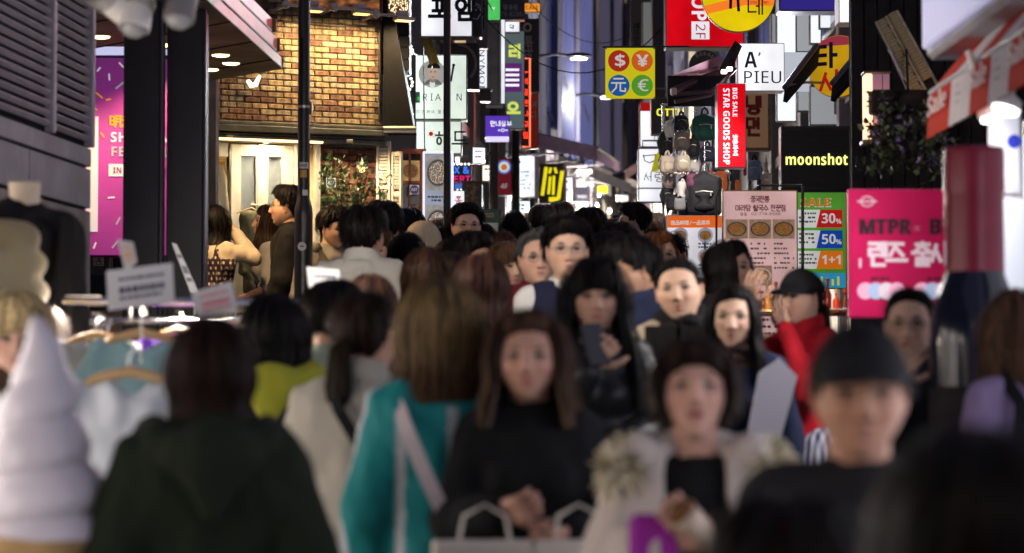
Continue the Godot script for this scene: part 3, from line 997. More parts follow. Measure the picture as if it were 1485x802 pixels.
var person_count:=0
func person(label: String,px: float,top: float,d: float,yaw: float,cfg: Dictionary) -> Node3D:
	person_count += 1
	var lift: float = cfg.get("lift",0.0)
	var p0:=at(px,top,d)
	var hat: float = cfg.get("hat_h",0.016)
	var base:=SLOPE*d + lift
	var h:=p0.y - base - hat
	var s:=h / 1.675
	var root:=thing("person",label,"person",Vector3(p0.x,base,-d),cfg.get("group",""))
	root.rotation.y = deg_to_rad(yaw)
	root.scale = Vector3.ONE*s
	var fem: bool = cfg.get("f",false)
	var skin: Color = cfg.get("skin",Color(0.52,0.30,0.205))
	cfg["hair_color"] = cfg.get("hair",{}).get("color",Color(0.012,0.009,0.008))
	# --- one continuous body
	var mb:=MB.new()
	mb.col = skin
	var hp:=Vector3(0,1.560,0.026)
	var hb:=Basis.from_euler(Vector3(deg_to_rad(cfg.get("nod",0.0)),deg_to_rad(cfg.get("turn",0.0)),deg_to_rad(cfg.get("tilt",0.0))))
	var vr:=RandomNumberGenerator.new(); vr.seed = 900 + person_count*13
	hb = hb.scaled_local(Vector3(vr.randf_range(0.95,1.06),vr.randf_range(0.96,1.04),vr.randf_range(0.97,1.03)))
	skin = skin*vr.randf_range(0.88,1.10)
	cfg["skin"] = skin
	var piv:=Vector3(0,1.47,-0.005)
	var hx:=Transform3D(hb,piv + hb*(hp - piv))
	var key:="body_%s_%s_%s" % [fem,cfg.get("arm_l",cfg.get("arms","down")),cfg.get("arm_r",cfg.get("arms","down"))]
	if not cache.has(key):
		var b:=MB.new()
		var f:=Field.new(Vector3(-0.44,0.03,-0.2),Vector3(0.44,1.6,0.36),0.021)
		f.cap(Vector3(0,1.40,-0.015),Vector3(0,1.50,0.0),0.060,0.052,0.02)
		f.cap(Vector3(0,1.48,0.0),Vector3(0,1.54,0.012),0.052,0.05,0.02)
		f.cap(Vector3(0,1.28,-0.005),Vector3(0,1.0,0),0.112,0.10,0.03,0.66)
		f.cap(Vector3(0,1.0,0),Vector3(0,0.93,0),0.10,0.10,0.03,0.76)
		f.cap(Vector3(-0.095,1.365,-0.012),Vector3(0.095,1.365,-0.012),0.04,0.04,0.05)
		for sd in ["l","r"]:
			var q:=arm_of(cfg,sd)
			var sg:=-1.0 if sd == "r" else 1.0
			f.cap(Vector3((0.125 if fem else 0.148)*sg,1.36,-0.01),q[0],0.036,0.030,0.03)
			f.cap(q[0],q[1],0.031,0.023,0.02)
			var kn:=Vector3(0.095*sg,0.48,0.02 + 0.03*sg); var an:=Vector3(0.10*sg,0.07,0.06*sg)
			f.cap(Vector3(0.08*sg,0.88,0),kn,0.07,0.045,0.03)
			f.cap(kn,an,0.05,0.035,0.02)
		f.mesh_into(b)
		for sd in ["l","r"]:
			var q:=arm_of(cfg,sd)
			b.add(hand_mb(q[3]),hand_frame(q[0],q[1],q[2],sd == "l"))
		cache[key] = b
	var bb: MB = cache[key]
	var n0:=mb.v.size()
	mb.add(bb)
	for i in range(n0,mb.v.size()): mb.c[i] = skin
	head_into(mb,cfg,hx)
	var sm:=vcol("skin",0.55)
	if not sm.subsurf_scatter_enabled:
		sm.rim_enabled = true; sm.rim = 0.05; sm.metallic_specular = 0.35
	put("body",mb,sm,root)
	# --- hair,rigid with the head
	if cfg.has("hair"):
		var hm: Material = cfg.get("hair_mat",hair_stuff())
		var ho:=put(cfg.get("hair_name","hair"),hair_mb(cfg.hair,100 + person_count*7,fem),hm,root)
		ho.transform = hx
	# --- clothes
	var lm: Material = cfg.get("leg_mat",cloth("dark_trousers",lin(0.012,0.012,0.016)))
	put("skirt" if cfg.get("legs","slim") == "skirt" else "trousers",cached_mesh("legs_" + cfg.get("legs","slim"),legs_mb(cfg.get("legs","slim"))),lm,root)
	put("shoes",cached_mesh("shoes",shoes_mb()),mat("shoe_leather",lin(0.02,0.02,0.02),0.5),root)
	for o in cfg.get("wear",[]):
		put(o.name,garment(cfg,o),o.mat,root)
	root.set_meta("hx",hx)
	return root

func cached_mesh(key: String,mb: MB) -> ArrayMesh:
	var k:="mesh_" + key
	if not cache.has(k): cache[k] = mb.mesh()
	return cache[k]

func wear(name_: String,m: Material,o:={}) -> Dictionary:
	var d:={"name": name_,"mat": m}
	d.merge(o,true)
	return d

# ---------------------------------------------------------------- extras worn on the head or round the neck
func glasses(root: Node3D,m: Material) -> void:
	var hx: Transform3D = root.get_meta("hx")
	var mb:=MB.new()
	for s in [-1.0,1.0]:
		var ring:=[]
		for i in 21:
			var a:=TAU*i / 20.0
			var x: float = 0.032*s + 0.0235*signf(cos(a))*pow(absf(cos(a)),0.7); var y:=0.008 + 0.017*signf(sin(a))*pow(absf(sin(a)),0.7)
			ring.append(Vector3(x,y,0.099 - absf(x)*absf(x)*3.0))
		mb.tube(ring,0.0019,6,false)
		mb.tube([Vector3(0.054*s,0.012,0.090),Vector3(0.077*s,0.012,0.05),Vector3(0.079*s,0.008,-0.01)],0.0016,6)
	mb.tube([Vector3(-0.009,0.012,0.099),Vector3(0,0.014,0.101),Vector3(0.009,0.012,0.099)],0.0016,6)
	put("glasses",mb,m,root).transform = hx

func cap_hat(root: Node3D,m: Material) -> void:
	var hx: Transform3D = root.get_meta("hx")
	var mb:=MB.new()
	var rows:=[]
	for i in 13:
		var th:=1.27*i / 12.0
		var row:=[]
		for k in 32:
			var a:=TAU*k / 32.0
			var seam:=1.0 + 0.012*absf(sin(a*3.0))
			row.append(Vector3(sin(th)*sin(a)*0.094*seam,cos(th)*0.134 + 0.008,sin(th)*cos(a)*0.114*seam))
		rows.append(row)
	mb.grid(rows,true,false)
	var top:=[]; var bot:=[]
	for i in 7:
		var r0:=[]; var r1:=[]
		var t:=i / 6.0
		for k in 17:
			var a:=lerpf(-1.25,1.25,k / 16.0)
			var q:=Vector3(sin(a)*0.092,0.049,cos(a)*0.109)
			var o:=Vector3(sin(a)*0.088,0.036 - 0.012*absf(sin(a)),cos(a)*0.109 + 0.075*cos(a*1.2))
			var p:=q.lerp(o,t)
			r0.append(p); r1.append(p - Vector3(0,0.004,0))
		top.append(r0); bot.append(r1)
	mb.grid(top,false,true)
	mb.grid(bot,false,false)
	mb.ball(Vector3(0,0.143,0),Vector3(0.008,0.005,0.008))
	put("cap",mb,m,root).transform = hx

func scarf(root: Node3D,m: Material,r:=0.075,low:=0.0) -> void:
	var mb:=MB.new()
	for j in 3:
		var ring:=[]
		var rad:=[]
		for i in 25:
			var a:=TAU*i / 24.0
			var rr:=r + 0.008*sin(a*3.0 + j*2.0) + 0.008*j
			ring.append(Vector3(sin(a)*rr,1.475 - 0.032*j - 0.03*cos(a) + 0.006*sin(a*5.0 + j),cos(a)*rr*1.05 - 0.005))
			rad.append(0.024 + 0.005*sin(a*4.0 + j*3.0))
		mb.tube(ring,rad,8,false)
	if low > 0.0:
		for s in [-1.0,1.0]:
			var rows:=[]
			for i in 12:
				var t:=i / 11.0
				var row:=[]
				for k in 7:
					var q:=k / 6.0 - 0.5
					row.append(Vector3(0.065*s + q*0.12,1.43 - low*t,0.125 + 0.03*sin(t*2.5) + 0.010*sin(q*18.0 + t*3.0)))
				rows.append(row)
			mb.grid(rows,false,s > 0.0)
			var back:=rows.map(func(r_): return r_.map(func(p): return p - Vector3(0,0,0.014)))
			mb.grid(back,false,s < 0.0)
	put("scarf",mb,m,root)

func collar(root: Node3D,m: Material,r:=0.070,hgt:=0.05,y:=1.425,called:="collar") -> void:
	var rows:=[]
	for i in 5:
		var row:=[]
		var t:=i / 4.0
		for k in 28:
			var a:=TAU*k / 28.0
			var rr:=r + 0.012*(1.0 - t) + 0.006*sin(t*PI)
			row.append(Vector3(sin(a)*rr,y + hgt*t - 0.02*cos(a) ,cos(a)*rr - 0.008))
		rows.append(row)
	for i in 5:
		var row2:=[]
		var t:=1.0 - i / 4.0
		for k in 28:
			var a:=TAU*k / 28.0
			var rr:=r - 0.008 + 0.012*(1.0 - t)
			row2.append(Vector3(sin(a)*rr,y + hgt*t - 0.02*cos(a),cos(a)*rr - 0.008))
		rows.append(row2)
	var mb:=MB.new()
	mb.grid(rows,true,true)
	put(called,mb,m,root)

func hood(root: Node3D,m: Material,big:=1.0,fur: Material = null) -> void:
	# lies folded on the shoulders behind the neck
	var f:=Field.new(Vector3(-0.24,1.18,-0.30),Vector3(0.24,1.56,0.14),0.014)
	for i in 9:
		var a:=lerpf(-1.9,1.9,i / 8.0)
		var q:=Vector3(sin(a)*0.115*big,1.43 - 0.05*(1.0 - absf(a) / 1.9),-cos(a)*0.105*big)
		var a2:=lerpf(-1.9,1.9,(i + 1) / 8.0)
		var q2:=Vector3(sin(a2)*0.115*big,1.43 - 0.05*(1.0 - minf(absf(a2),1.9) / 1.9),-cos(a2)*0.105*big)
		if i < 8: f.cap(q,q2,0.040*big,0.040*big,0.03)
	f.cap(Vector3(0,1.38,-0.13*big),Vector3(0,1.27,-0.15*big),0.075*big,0.03,0.05,0.6)
	var mb:=MB.new()
	f.mesh_into(mb,null,0.008,wr)
	put("hood",mb,m,root)

func strap(root: Node3D,m: Material,from: Vector3,mid: Array,to: Vector3,w:=0.03,called:="strap") -> void:
	var pts:=[from] + mid + [to]
	var cv:=Curve3D.new()
	for i in pts.size():
		var t: Vector3 = (pts[mini(i + 1,pts.size() - 1)] - pts[maxi(i - 1,0)])*0.2
		cv.add_point(pts[i],-t,t)
	var rows:=[]
	var back:=[]
	var L:=cv.get_baked_length()
	for i in 25:
		var p:=cv.sample_baked(L*i / 24.0)
		var p2:=cv.sample_baked(minf(L*i / 24.0 + 0.01,L))
		var p1:=cv.sample_baked(maxf(L*i / 24.0 - 0.01,0.0))
		var t:=(p2 - p1).normalized()
		var out:=Vector3(p.x*0.6,0,p.z).normalized()
		var sd:=t.cross(out).normalized()*w*0.5
		rows.append([p - sd,p + sd])
		back.append([p - sd - out*0.006,p + sd - out*0.006])
	var mb:=MB.new()
	mb.grid(rows); mb.grid(back,false,true)
	put(called,mb,m,root)

# ================================================================ SIGNS IN GENERAL
# A box sign whose front covers the given rectangle of the photograph at depth d; returns its root,with the origin in the lower left corner of its front face
func sign_box(called: String,label: String,category: String,x0: float,y0: float,x1: float,y1: float,d: float,thick: float,face: Material,body: Material,yaw:=0.0,group:="",border:=0.012,parent_face:="face") -> Node3D:
	var p:=at(x0,y1,d)
	var k:=d / F
	var cy:=cos(deg_to_rad(yaw))
	var w:=(x1 - x0)*k / cy; var h:=(y1 - y0)*k
	var r:=thing(called,label,category,p,group)
	r.rotation.y = deg_to_rad(yaw)
	r.set_meta("x0",x0); r.set_meta("y1",y1); r.set_meta("kx",k / cy); r.set_meta("ky",k); r.set_meta("w",w); r.set_meta("h",h)
	var b:=MB.new()
	b.box(Vector3(w*0.5,h*0.5,-thick*0.5 - 0.004),Vector3(w + border*2,h + border*2,thick),Basis(),0.006)
	put("casing",b,body,r)
	if called in ["shop_sign","vertical_sign","violet_sign"] and d > 21.0:
		var br:=MB.new()
		var by:=h + border
		br.tube([Vector3(w*0.12,by,-thick*0.5),Vector3(w*0.12,by + 0.10,-thick*0.5),Vector3(w*0.88,by + 0.10,-thick*0.5),Vector3(w*0.88,by,-thick*0.5)],0.012,6)
		put("bracket",br,mat("bracket_steel",lin(0.12,0.12,0.13),0.5,0.4),r)
	var f:=MB.new()
	f.box(Vector3(w*0.5,h*0.5,0.0),Vector3(w,h,0.012),Basis(),0.003)
	put(parent_face,f,face,r)
	return r

func sp(r: Node3D,px: float,py: float,z:=0.0065) -> Vector3:
	return Vector3((px - float(r.get_meta("x0")))*float(r.get_meta("kx")),(float(r.get_meta("y1")) - py)*float(r.get_meta("ky")),z)

func st(r: Node3D,px: float,py: float,z:=0.0065,rot:=0.0) -> Transform3D:
	return Transform3D(Basis(Vector3.BACK,rot),sp(r,px,py,z))

# raised glyphs on a sign: base line left at px,py,size in photo pixels
func glyphs(r: Node3D,text: String,px: float,py: float,size: float,m: Material,weight:=0.1,down:=false,rot:=0.0,step:=1.06,wide:=1.0,z:=0.0065) -> void:
	var mb:=MB.new()
	strokes(mb,text,st(r,px,py,z,rot),size*float(r.get_meta("ky")),weight,0.003,down,step,wide)
	put("lettering",mb,m,r)

func words(r: Node3D,text: String,px: float,py: float,cap: float,m: Material,width:=0.0,bold:=true,rot:=0.0,z:=0.0065,serif:=false) -> void:
	# px,py: left end,middle height
	letters(r,text,m,st(r,px,py,z,rot),cap*float(r.get_meta("ky")),width*float(r.get_meta("ky")),bold,serif,false,0.004)

func patch(r: Node3D,called: String,x0: float,y0: float,x1: float,y1: float,m: Material,z:=0.006,t:=0.004) -> MeshInstance3D:
	var a:=sp(r,x0,y1,z); var b:=sp(r,x1,y0,z)
	return put(called,boxmb(Vector3(b.x - a.x,b.y - a.y,t),0.0,(a + b)*0.5 + Vector3(0,0,t*0.5)),m,r)

func disc(r: Node3D,called: String,px: float,py: float,rad: float,m: Material,z:=0.006,t:=0.004,sides:=40) -> MeshInstance3D:
	var mb:=MB.new()
	var c:=sp(r,px,py,z)
	var k: float = r.get_meta("ky")
	var pg:=PackedVector2Array()
	for i in sides: pg.append(Vector2(cos(TAU*i / sides),sin(TAU*i / sides))*rad*k)
	mb.prism(pg,t,Transform3D(Basis(),c))
	for i in mb.u.size(): mb.u[i] = Vector2((mb.v[i].x - c.x) / (2.0*rad*k) + 0.5,0.5 - (mb.v[i].y - c.y) / (2.0*rad*k))
	return put(called,mb,m,r)

# rows of print too small to read,as broken bars
func fine_print(r: Node3D,x0: float,y0: float,x1: float,rows: int,pitch: float,m: Material,bar:=2.0,z:=0.006,gap:=0.35) -> void:
	var mb:=MB.new()
	var g:=RandomNumberGenerator.new()
	g.seed = int(x0*13 + y0*7)
	for i in rows:
		var x:=x0
		var end:=x1 - g.randf()*(x1 - x0)*0.35
		while x < end:
			var w:=g.randf_range(bar*0.6,bar*1.6)
			if g.randf() > gap*0.5:
				var a:=sp(r,x,y0 + i*pitch + bar*g.randf_range(0.8,1.0),z); var b:=sp(r,minf(x + w,x1),y0 + i*pitch,z)
				mb.box((a + b)*0.5 + Vector3(0,0,0.001),Vector3(b.x - a.x,b.y - a.y,0.002))
			x += w + bar*g.randf_range(0.2,0.6)
	put("small_print",mb,m,r).set_meta("kind","stuff")

func area(parent: Node3D,pos: Vector3,size: Vector2,towards: Vector3,c: Color,e: float) -> AreaLight3D:
	var l:=AreaLight3D.new()
	l.name = "panel_light"
	l.area_size = size
	l.light_color = c
	l.light_energy = e
	l.shadow_enabled = true
	l.area_range = 60.0
	parent.add_child(l,true)
	l.position = pos
	l.basis = Basis.looking_at(towards,Vector3.UP if absf(towards.y) < 0.9 else Vector3.RIGHT)
	return l

func spot(parent: Node3D,pos: Vector3,towards: Vector3,c: Color,e: float,angle:=45.0,size:=0.04) -> SpotLight3D:
	var l:=SpotLight3D.new()
	l.name = "lamp_light"
	l.light_color = c; l.light_energy = e; l.spot_angle = angle; l.spot_range = 60.0; l.light_size = size; l.spot_angle_attenuation = 0.6
	l.shadow_enabled = true
	parent.add_child(l,true)
	l.position = pos
	l.basis = Basis.looking_at(towards,Vector3.UP if absf(towards.normalized().y) < 0.9 else Vector3.RIGHT)
	return l

func omni(parent: Node3D,pos: Vector3,c: Color,e: float,size:=0.05) -> OmniLight3D:
	var l:=OmniLight3D.new()
	l.name = "lamp_light"
	l.light_color = c; l.light_energy = e; l.omni_range = 60.0; l.light_size = size; l.omni_attenuation = 2.0
	l.shadow_enabled = true
	parent.add_child(l,true)
	l.position = pos
	return l

# ================================================================ GROUND
func build_ground() -> void:
	var b:=MB.new()
	var rows:=[]
	for i in 41:
		var z:=30.0 - i*5.0
		var row:=[]
		for j in 25:
			row.append(Vector3(-60.0 + j*5.0,gy(z) - 0.02,z))
		rows.append(row)
	b.grid(rows,false,true)
	structure("ground",b,rough_mat("worn_asphalt",lin(0.09,0.09,0.095),0.75,0.2,0.7,0.4))
	# paving slabs up the middle of the lane
	var p:=MB.new()
	for i in 60:
		for j in 6:
			var z:=4.0 - i*0.6 - (0.3 if j % 2 else 0.0)
			p.box(Vector3(-1.3 + j*0.6,gy(z) - 0.012,z),Vector3(0.59,0.02,0.59),Basis(Vector3.RIGHT,atan(SLOPE)),0.005)
	var o:=structure("pavement",p,rough_mat("paving_stone",lin(0.16,0.155,0.15),0.7,0.2,1.3,0.3))
	o.set_meta("kind","structure")

# ================================================================ LEFT,NEAR TO FAR
func build_left_wall() -> void:
	# dark panelled shop wall with a tall louvred vent,along the left side of the lane
	var a:=at(-70,200,9.75); var b:=at(130,244,12.0)
	a.y = SLOPE*9.0; b.y = a.y
	var X:=sheet(a,b)
	var L:=(b - a).length()
	var top:=4.6
	var r:=thing("panelled_wall","dark grey panelled wall with tall louvred vent at the left edge","wall",a)
	r.basis = X.basis
	var core:=MB.new()
	core.box(Vector3(L*0.5 - 0.5,top*0.5,-1.03),Vector3(L + 1.0,top,2.0))
	put("wall_core",core,rough_mat("dark_wall",lin(0.035,0.032,0.036),0.7),r)
	var hy:=func(py: float,d: float) -> float: return at(0,py,d).y - a.y
	var seams:=[0.0,hy.call(305,12.0),hy.call(244,12.0)]
	var pm:=rough_mat("grey_panel",lin(0.27,0.25,0.29),0.55,0.12,0.8,0.1)
	var pm2:=rough_mat("warm_panel",lin(0.30,0.265,0.25),0.6,0.12,0.8,0.1,0.0,9)
	var xs:=[-0.9,0.0,L*0.5,L]
	for i in 2:
		for j in 3:
			var h: float = seams[i + 1] - seams[i]
			var w: float = xs[j + 1] - xs[j]
			put("panel",boxmb(Vector3(w - 0.016,h - 0.016,0.04),0.004,Vector3(xs[j] + w*0.5,seams[i] + h*0.5,-0.012)),pm2 if i == 0 else pm,r)
	var vb: float = hy.call(215,12.0)
	put("panel",boxmb(Vector3(L + 0.9,vb - seams[2] - 0.01,0.04),0.004,Vector3(L*0.5 - 0.45,(vb + seams[2])*0.5,-0.012)),pm,r)
	var fm:=rough_mat("louvre_metal",lin(0.42,0.37,0.42),0.5,0.1,1.0,0.0,0.2)
	var mid:=L*0.66
	for x in [-0.02,mid,L - 0.035]:
		put("frame_post",boxmb(Vector3(0.05,top - vb,0.06),0.006,Vector3(x,(top + vb)*0.5,0.0)),fm,r)
	put("back_plate",boxmb(Vector3(L,top - vb,0.01),0.0,Vector3(L*0.5,(top + vb)*0.5,-0.02)),mat("vent_black",lin(0.006,0.006,0.007),0.9),r)
	var pitch_:=0.0475
	var sl:=[boxmb(Vector3(mid - 0.05,0.030,0.012),0.003,Vector3.ZERO,Basis(Vector3.RIGHT,0.6)).mesh(),boxmb(Vector3(L - mid - 0.07,0.030,0.012),0.003,Vector3.ZERO,Basis(Vector3.RIGHT,0.6)).mesh()]
	for i in int((top - vb) / pitch_) - 1:
		var y:=vb + 0.04 + i*pitch_
		put("slat",sl[0],fm,r,Vector3(mid*0.5,y,0.004))
		put("slat",sl[1],fm,r,Vector3((mid + L)*0.5 - 0.02,y,0.004))

func build_canopy() -> void:
	# porch of the corner shop: two dark pillars,a soffit with round downlights and a stepped metal edge
	var C:=at(410,100,16.0)              # its street corner
	var N:=at(300,0,13.04)               # a point of the lower edge nearer to the viewer
	var away:=(C - N); away.y = 0; away = away.normalized()
	var left:=at(297,118,16.7) - C; left.y = 0; left = left.normalized()
	var r:=thing("shop_canopy","shop canopy with warm round downlights and stepped bronze edge over dark pillars","canopy",C)
	var near:=-away*4.2
	var far:=left*3.2
	var far1:=left*0.84
	var a1:=at(236,67,14.9) - C; a1.y = 0.0
	var a2:=at(40,67,14.9) - C; a2.y = 0.0
	var p:=[a1,far1,Vector3.ZERO,near,near + far,a2]
	var s:=MB.new()
	s.poly(p,Vector3.DOWN)
	var bk:=p.map(func(q): return q + Vector3(0,0.06,0))
	s.poly(bk,Vector3.UP)
	put("soffit",s,rough_mat("soffit_board",lin(0.42,0.35,0.24),0.7,0.15,0.6),r)
	# joints of the boards
	var jm:=mat("joint_dark",lin(0.02,0.018,0.018),0.8)
	for i in 5:
		var q: Vector3 = near*(0.12 + 0.2*i)
		var b:=MB.new()
		b.tube([q + Vector3(0,-0.001,0),q + far + Vector3(0,-0.001,0)],0.006,4)
		put("joint",b,jm,r)
	var bronze:=rough_mat("bronze_edge",lin(0.22,0.125,0.035),0.35,0.15,0.8,0.0,0.5)
	var dark:=rough_mat("dark_edge",lin(0.014,0.012,0.010),0.45,0.1,1.0,0.0,0.2)
	var out1:=away.cross(Vector3.UP)
	if out1.dot(left) > 0: out1 = -out1
	var step_h:=[0.0,0.075,0.11,0.205,0.24,0.33]
	for i in 5:
		var m: Material = bronze if i % 2 == 0 else dark
		var o:=-0.015*i - (0.03 if i % 2 else 0.0)
		for e in [[Vector3.ZERO,near,out1],[far1,Vector3.ZERO,-left.cross(Vector3.UP)*signf((-left.cross(Vector3.UP)).dot(away))]]:
			var st_: Vector3 = e[0] + e[2]*o
			var en: Vector3 = e[1] + e[2]*o
			var mid: Vector3 = (st_ + en)*0.5 + Vector3(0,(step_h[i] + step_h[i + 1])*0.5,0) - e[2]*0.03
			var dir: Vector3 = (en - st_)
			var bs:=Basis(dir.normalized(),Vector3.UP,dir.normalized().cross(Vector3.UP))
			put("edge_strip",boxmb(Vector3(dir.length() + (0.03 if i % 2 == 0 else 0.0),step_h[i + 1] - step_h[i] - 0.002,0.06),0.006,mid,bs),m,r)
	var rs:=MB.new()
	var ins: Vector3 = -out1*0.12 - away*0.12
	var q4:=[ins,near + ins,near + left*0.8 + ins,far1 + ins]
	rs.poly(q4.map(func(q): return q + Vector3(0,0.34,0)),Vector3.UP)
	for i in 4: rs.poly([q4[i] + Vector3(0,0.06,0),q4[(i + 1) % 4] + Vector3(0,0.06,0),q4[(i + 1) % 4] + Vector3(0,0.34,0),q4[i] + Vector3(0,0.34,0)],q4[i] + q4[(i + 1) % 4] - near - far)
	put("roof_slab",rs,dark,r)
	# downlights,where the photo shows their warm discs
	var hgt:=C.y - CAM_H
	var lm:=glow("warm_lens",Color(1.0,0.86,0.62),7.0)
	var cm:=mat("lamp_rim",lin(0.25,0.22,0.2),0.4,0.6)
	for q in [[320,77],[335,89],[305,98],[146,50],[243,62]]:
		var d: float = hgt*F / (HORIZON - q[1])
		var w: Vector3 = at(q[0],q[1],d) - C
		w.y = -0.004
		var lamp:=Node3D.new(); lamp.name = numbered("downlight",r); r.add_child(lamp,true); lamp.position = w
		var rim:=MB.new(); rim.lathe([Vector2(0.055,0.0),Vector2(0.068,-0.004),Vector2(0.07,0.004)],24)
		put("rim",rim,cm,lamp)
		var ln_:=MB.new(); ln_.lathe([Vector2(0.0,-0.013),Vector2(0.03,-0.012),Vector2(0.052,-0.007),Vector2(0.056,0.002),Vector2(0.0,0.002)],24)
		put("lens",ln_,lm,lamp)
		spot(lamp,Vector3(0,-0.04,0),Vector3.DOWN,Color(1.0,0.82,0.58),2.2,65.0,0.05)
	# pillars,each a thing of its own
	var pmt:=rough_mat("pillar_paint",lin(0.028,0.026,0.032),0.5,0.06,0.7,0.1)
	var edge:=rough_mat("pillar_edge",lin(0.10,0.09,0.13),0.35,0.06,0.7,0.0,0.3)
	for q in [[177,233.5,13.0,"square dark pillar right beside the purple banner"],[240,297,13.3,"square dark pillar left of the brick shop's window"]]:
		var d: float = q[2]
		var k:=d / F
		var w: float = (q[1] - q[0])*k
		var base:=at((q[0] + q[1])*0.5,400,d)
		base.y = SLOPE*d - 0.05
		var o:=thing("pillar",q[3],"pillar",base,"dark pillars under the shop canopy")
		var H: float = C.y - base.y - 0.003
		put("shaft",boxmb(Vector3(w - 0.010,H,w),0.01,Vector3(-0.005,H*0.5,-w*0.5)),pmt,o)
		put("edge_highlight",boxmb(Vector3(0.012,H,0.02),0.004,Vector3(w*0.5 - 0.003,H*0.5,0.0)),edge,o)  # paler strip in place of the highlight along the pillar edge
		put("foot_plate",boxmb(Vector3(w + 0.03,0.06,w + 0.03),0.006,Vector3(0,0.03,-w*0.5)),edge,o)

func build_purple_banner() -> void:
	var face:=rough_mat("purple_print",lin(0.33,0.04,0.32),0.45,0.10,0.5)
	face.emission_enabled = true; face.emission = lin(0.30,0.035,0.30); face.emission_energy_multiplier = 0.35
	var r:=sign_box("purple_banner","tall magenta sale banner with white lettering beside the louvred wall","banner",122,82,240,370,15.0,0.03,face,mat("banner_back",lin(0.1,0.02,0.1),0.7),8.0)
	var gold:=glow("gold_print",Color(0.95,0.68,0.18),0.45)
	var white:=glow("white_print",Color(0.92,0.90,0.93),0.5)
	var grey:=glow("grey_print",Color(0.70,0.70,0.74),0.5)
	glyphs(r,"明洞",157,183,17,gold,0.14)
	words(r,"SHOPPING",158,198,14,white)
	words(r,"FESTIVAL",158,219,14,grey)
	patch(r,"label_plate",156,237,232,255,white)
	words(r,"IN MYEONGDONG",162,246,8,mat("purple_ink",lin(0.2,0.03,0.2),0.6),0,true,0.0,0.011)
	patch(r,"label_plate",124,168,141,336,white)
	var g:=RandomNumberGenerator.new(); g.seed = 4
	for q in [[141,99,-0.9,7],[173,92,0.8,9],[156,110,1.5,9],[171,122,-0.7,14],[142,137,0.7,12],[155,143,-0.2,7],[137,157,0.6,5],[160,286,-0.1,9],[170,320,-1.1,11],[137,356,-1.2,9],[166,354,-0.9,13],[147,195,0.9,8]]:
		var mb:=MB.new()
		mb.box(Vector3.ZERO,Vector3(q[3]*0.0047,0.010,0.003))
		var o:=put("confetti",mb,[white,gold,grey][g.randi() % 3],r)
		o.transform = st(r,q[0],q[1],0.008,-q[2])
	# lit shop front behind it
	var lit:=glow("lavender_light",Color(0.80,0.80,0.95),0.9)
	var w:=sign_box("lit_fascia","pale lavender lit strip over the magenta banner","sign",118,66,246,80,15.05,0.05,lit,mat("casing_dark",lin(0.03,0.03,0.03),0.5))
	w.set_meta("keep",true)
	# poster stuck low on the glass
	var s:=sign_box("door_sticker","dark card with white printed box low beside the louvred wall","sticker",131,371,160,396,15.1,0.01,mat("card_dark",lin(0.05,0.045,0.05),0.5),mat("casing_dark",lin(0.03,0.03,0.03),0.5))
	var ivory:=mat("ivory_print",lin(0.5,0.48,0.42),0.6)
	for q in [[136,369,150,370.3],[136,384,150,385.3],[136,369,137,385],[149,369,150.3,385]]: patch(s,"print_line",q[0],q[1],q[2],q[3],ivory)
	fine_print(s,138,372,149,3,4,ivory,2.5)
	# wall of the porch behind,warm in the lamps' light
	var bw:=thing("porch_wall","warm lit shop front wall behind the two pillars","wall",at(100,420,18.2))
	put("wall_panel",boxmb(Vector3(1.3,4.0,0.2),0.0,Vector3(0.45,0.9,-0.1)),rough_mat("porch_plaster",lin(0.30,0.24,0.17),0.7,0.15,1.0),bw)
	put("window_pane",boxmb(Vector3(0.5,1.4,0.02),0.004,Vector3(0.32,0.55,0.012)),mat("dark_glass",lin(0.02,0.02,0.025),0.08),bw)

func build_spotlights() -> void:
	# three white can lamps on arms,high at the left,close to the viewer
	var white:=mat("lamp_white",lin(0.72,0.68,0.64),0.4)
	for q in [[166,4,186,62,"white can spotlight with lit face at the top left",true],[197,24,150,80,"white can spotlight hanging turned away beside the lit one",false],[262,12,300,66,"grey can spotlight seen side on at the top left",false]]:
		var d:=8.2
		var p:=at(q[0],q[1],d)
		var o:=thing("spotlight",q[4],"spotlight",p,"can spotlights at the upper left")
		var aim:=Vector3(0.62,-0.42,-0.66).normalized() if q[5] else Vector3(-0.12,-0.95,0.3).normalized()
		var b:=Basis(Quaternion(Vector3.DOWN,aim))
		var m:=MB.new()
		m.lathe([Vector2(0.0,0.10),Vector2(0.03,0.095),Vector2(0.048,0.07),Vector2(0.052,0.0),Vector2(0.055,-0.045),Vector2(0.050,-0.047),Vector2(0.046,-0.03)],28,Transform3D(b,Vector3.ZERO))
		put("lamp_body",m,white if not q[4].begins_with("grey") else mat("lamp_grey",lin(0.2,0.18,0.18),0.5),o)
		var fm:=MB.new()
		fm.lathe([Vector2(0.0,-0.075),Vector2(0.028,-0.070),Vector2(0.046,-0.052),Vector2(0.048,-0.030)],28,Transform3D(b,Vector3.ZERO))
		put("lamp_glass",fm,glow("spot_glass",Color(1.0,0.93,0.84),5.0) if q[5] else mat("lamp_glass_dark",lin(0.3,0.3,0.3),0.2),o)
		var y:=MB.new()
		y.tube([b*Vector3(0,0.05,0),b*Vector3(0.02,0.13,0),Vector3(-0.05,0.24,0.02),Vector3(-0.05,1.2,0.02)],0.012,10)
		for i in 6: y.tube([b*Vector3(0,0.03 + i*0.011,0),b*Vector3(0,0.034 + i*0.011,0)],0.056,20)
		put("arm",y,mat("lamp_arm",lin(0.4,0.38,0.36),0.4,0.3),o)
		if q[5]: spot(o,aim*0.085,aim,Color(1.0,0.95,0.88),12.0,56.0,0.1)

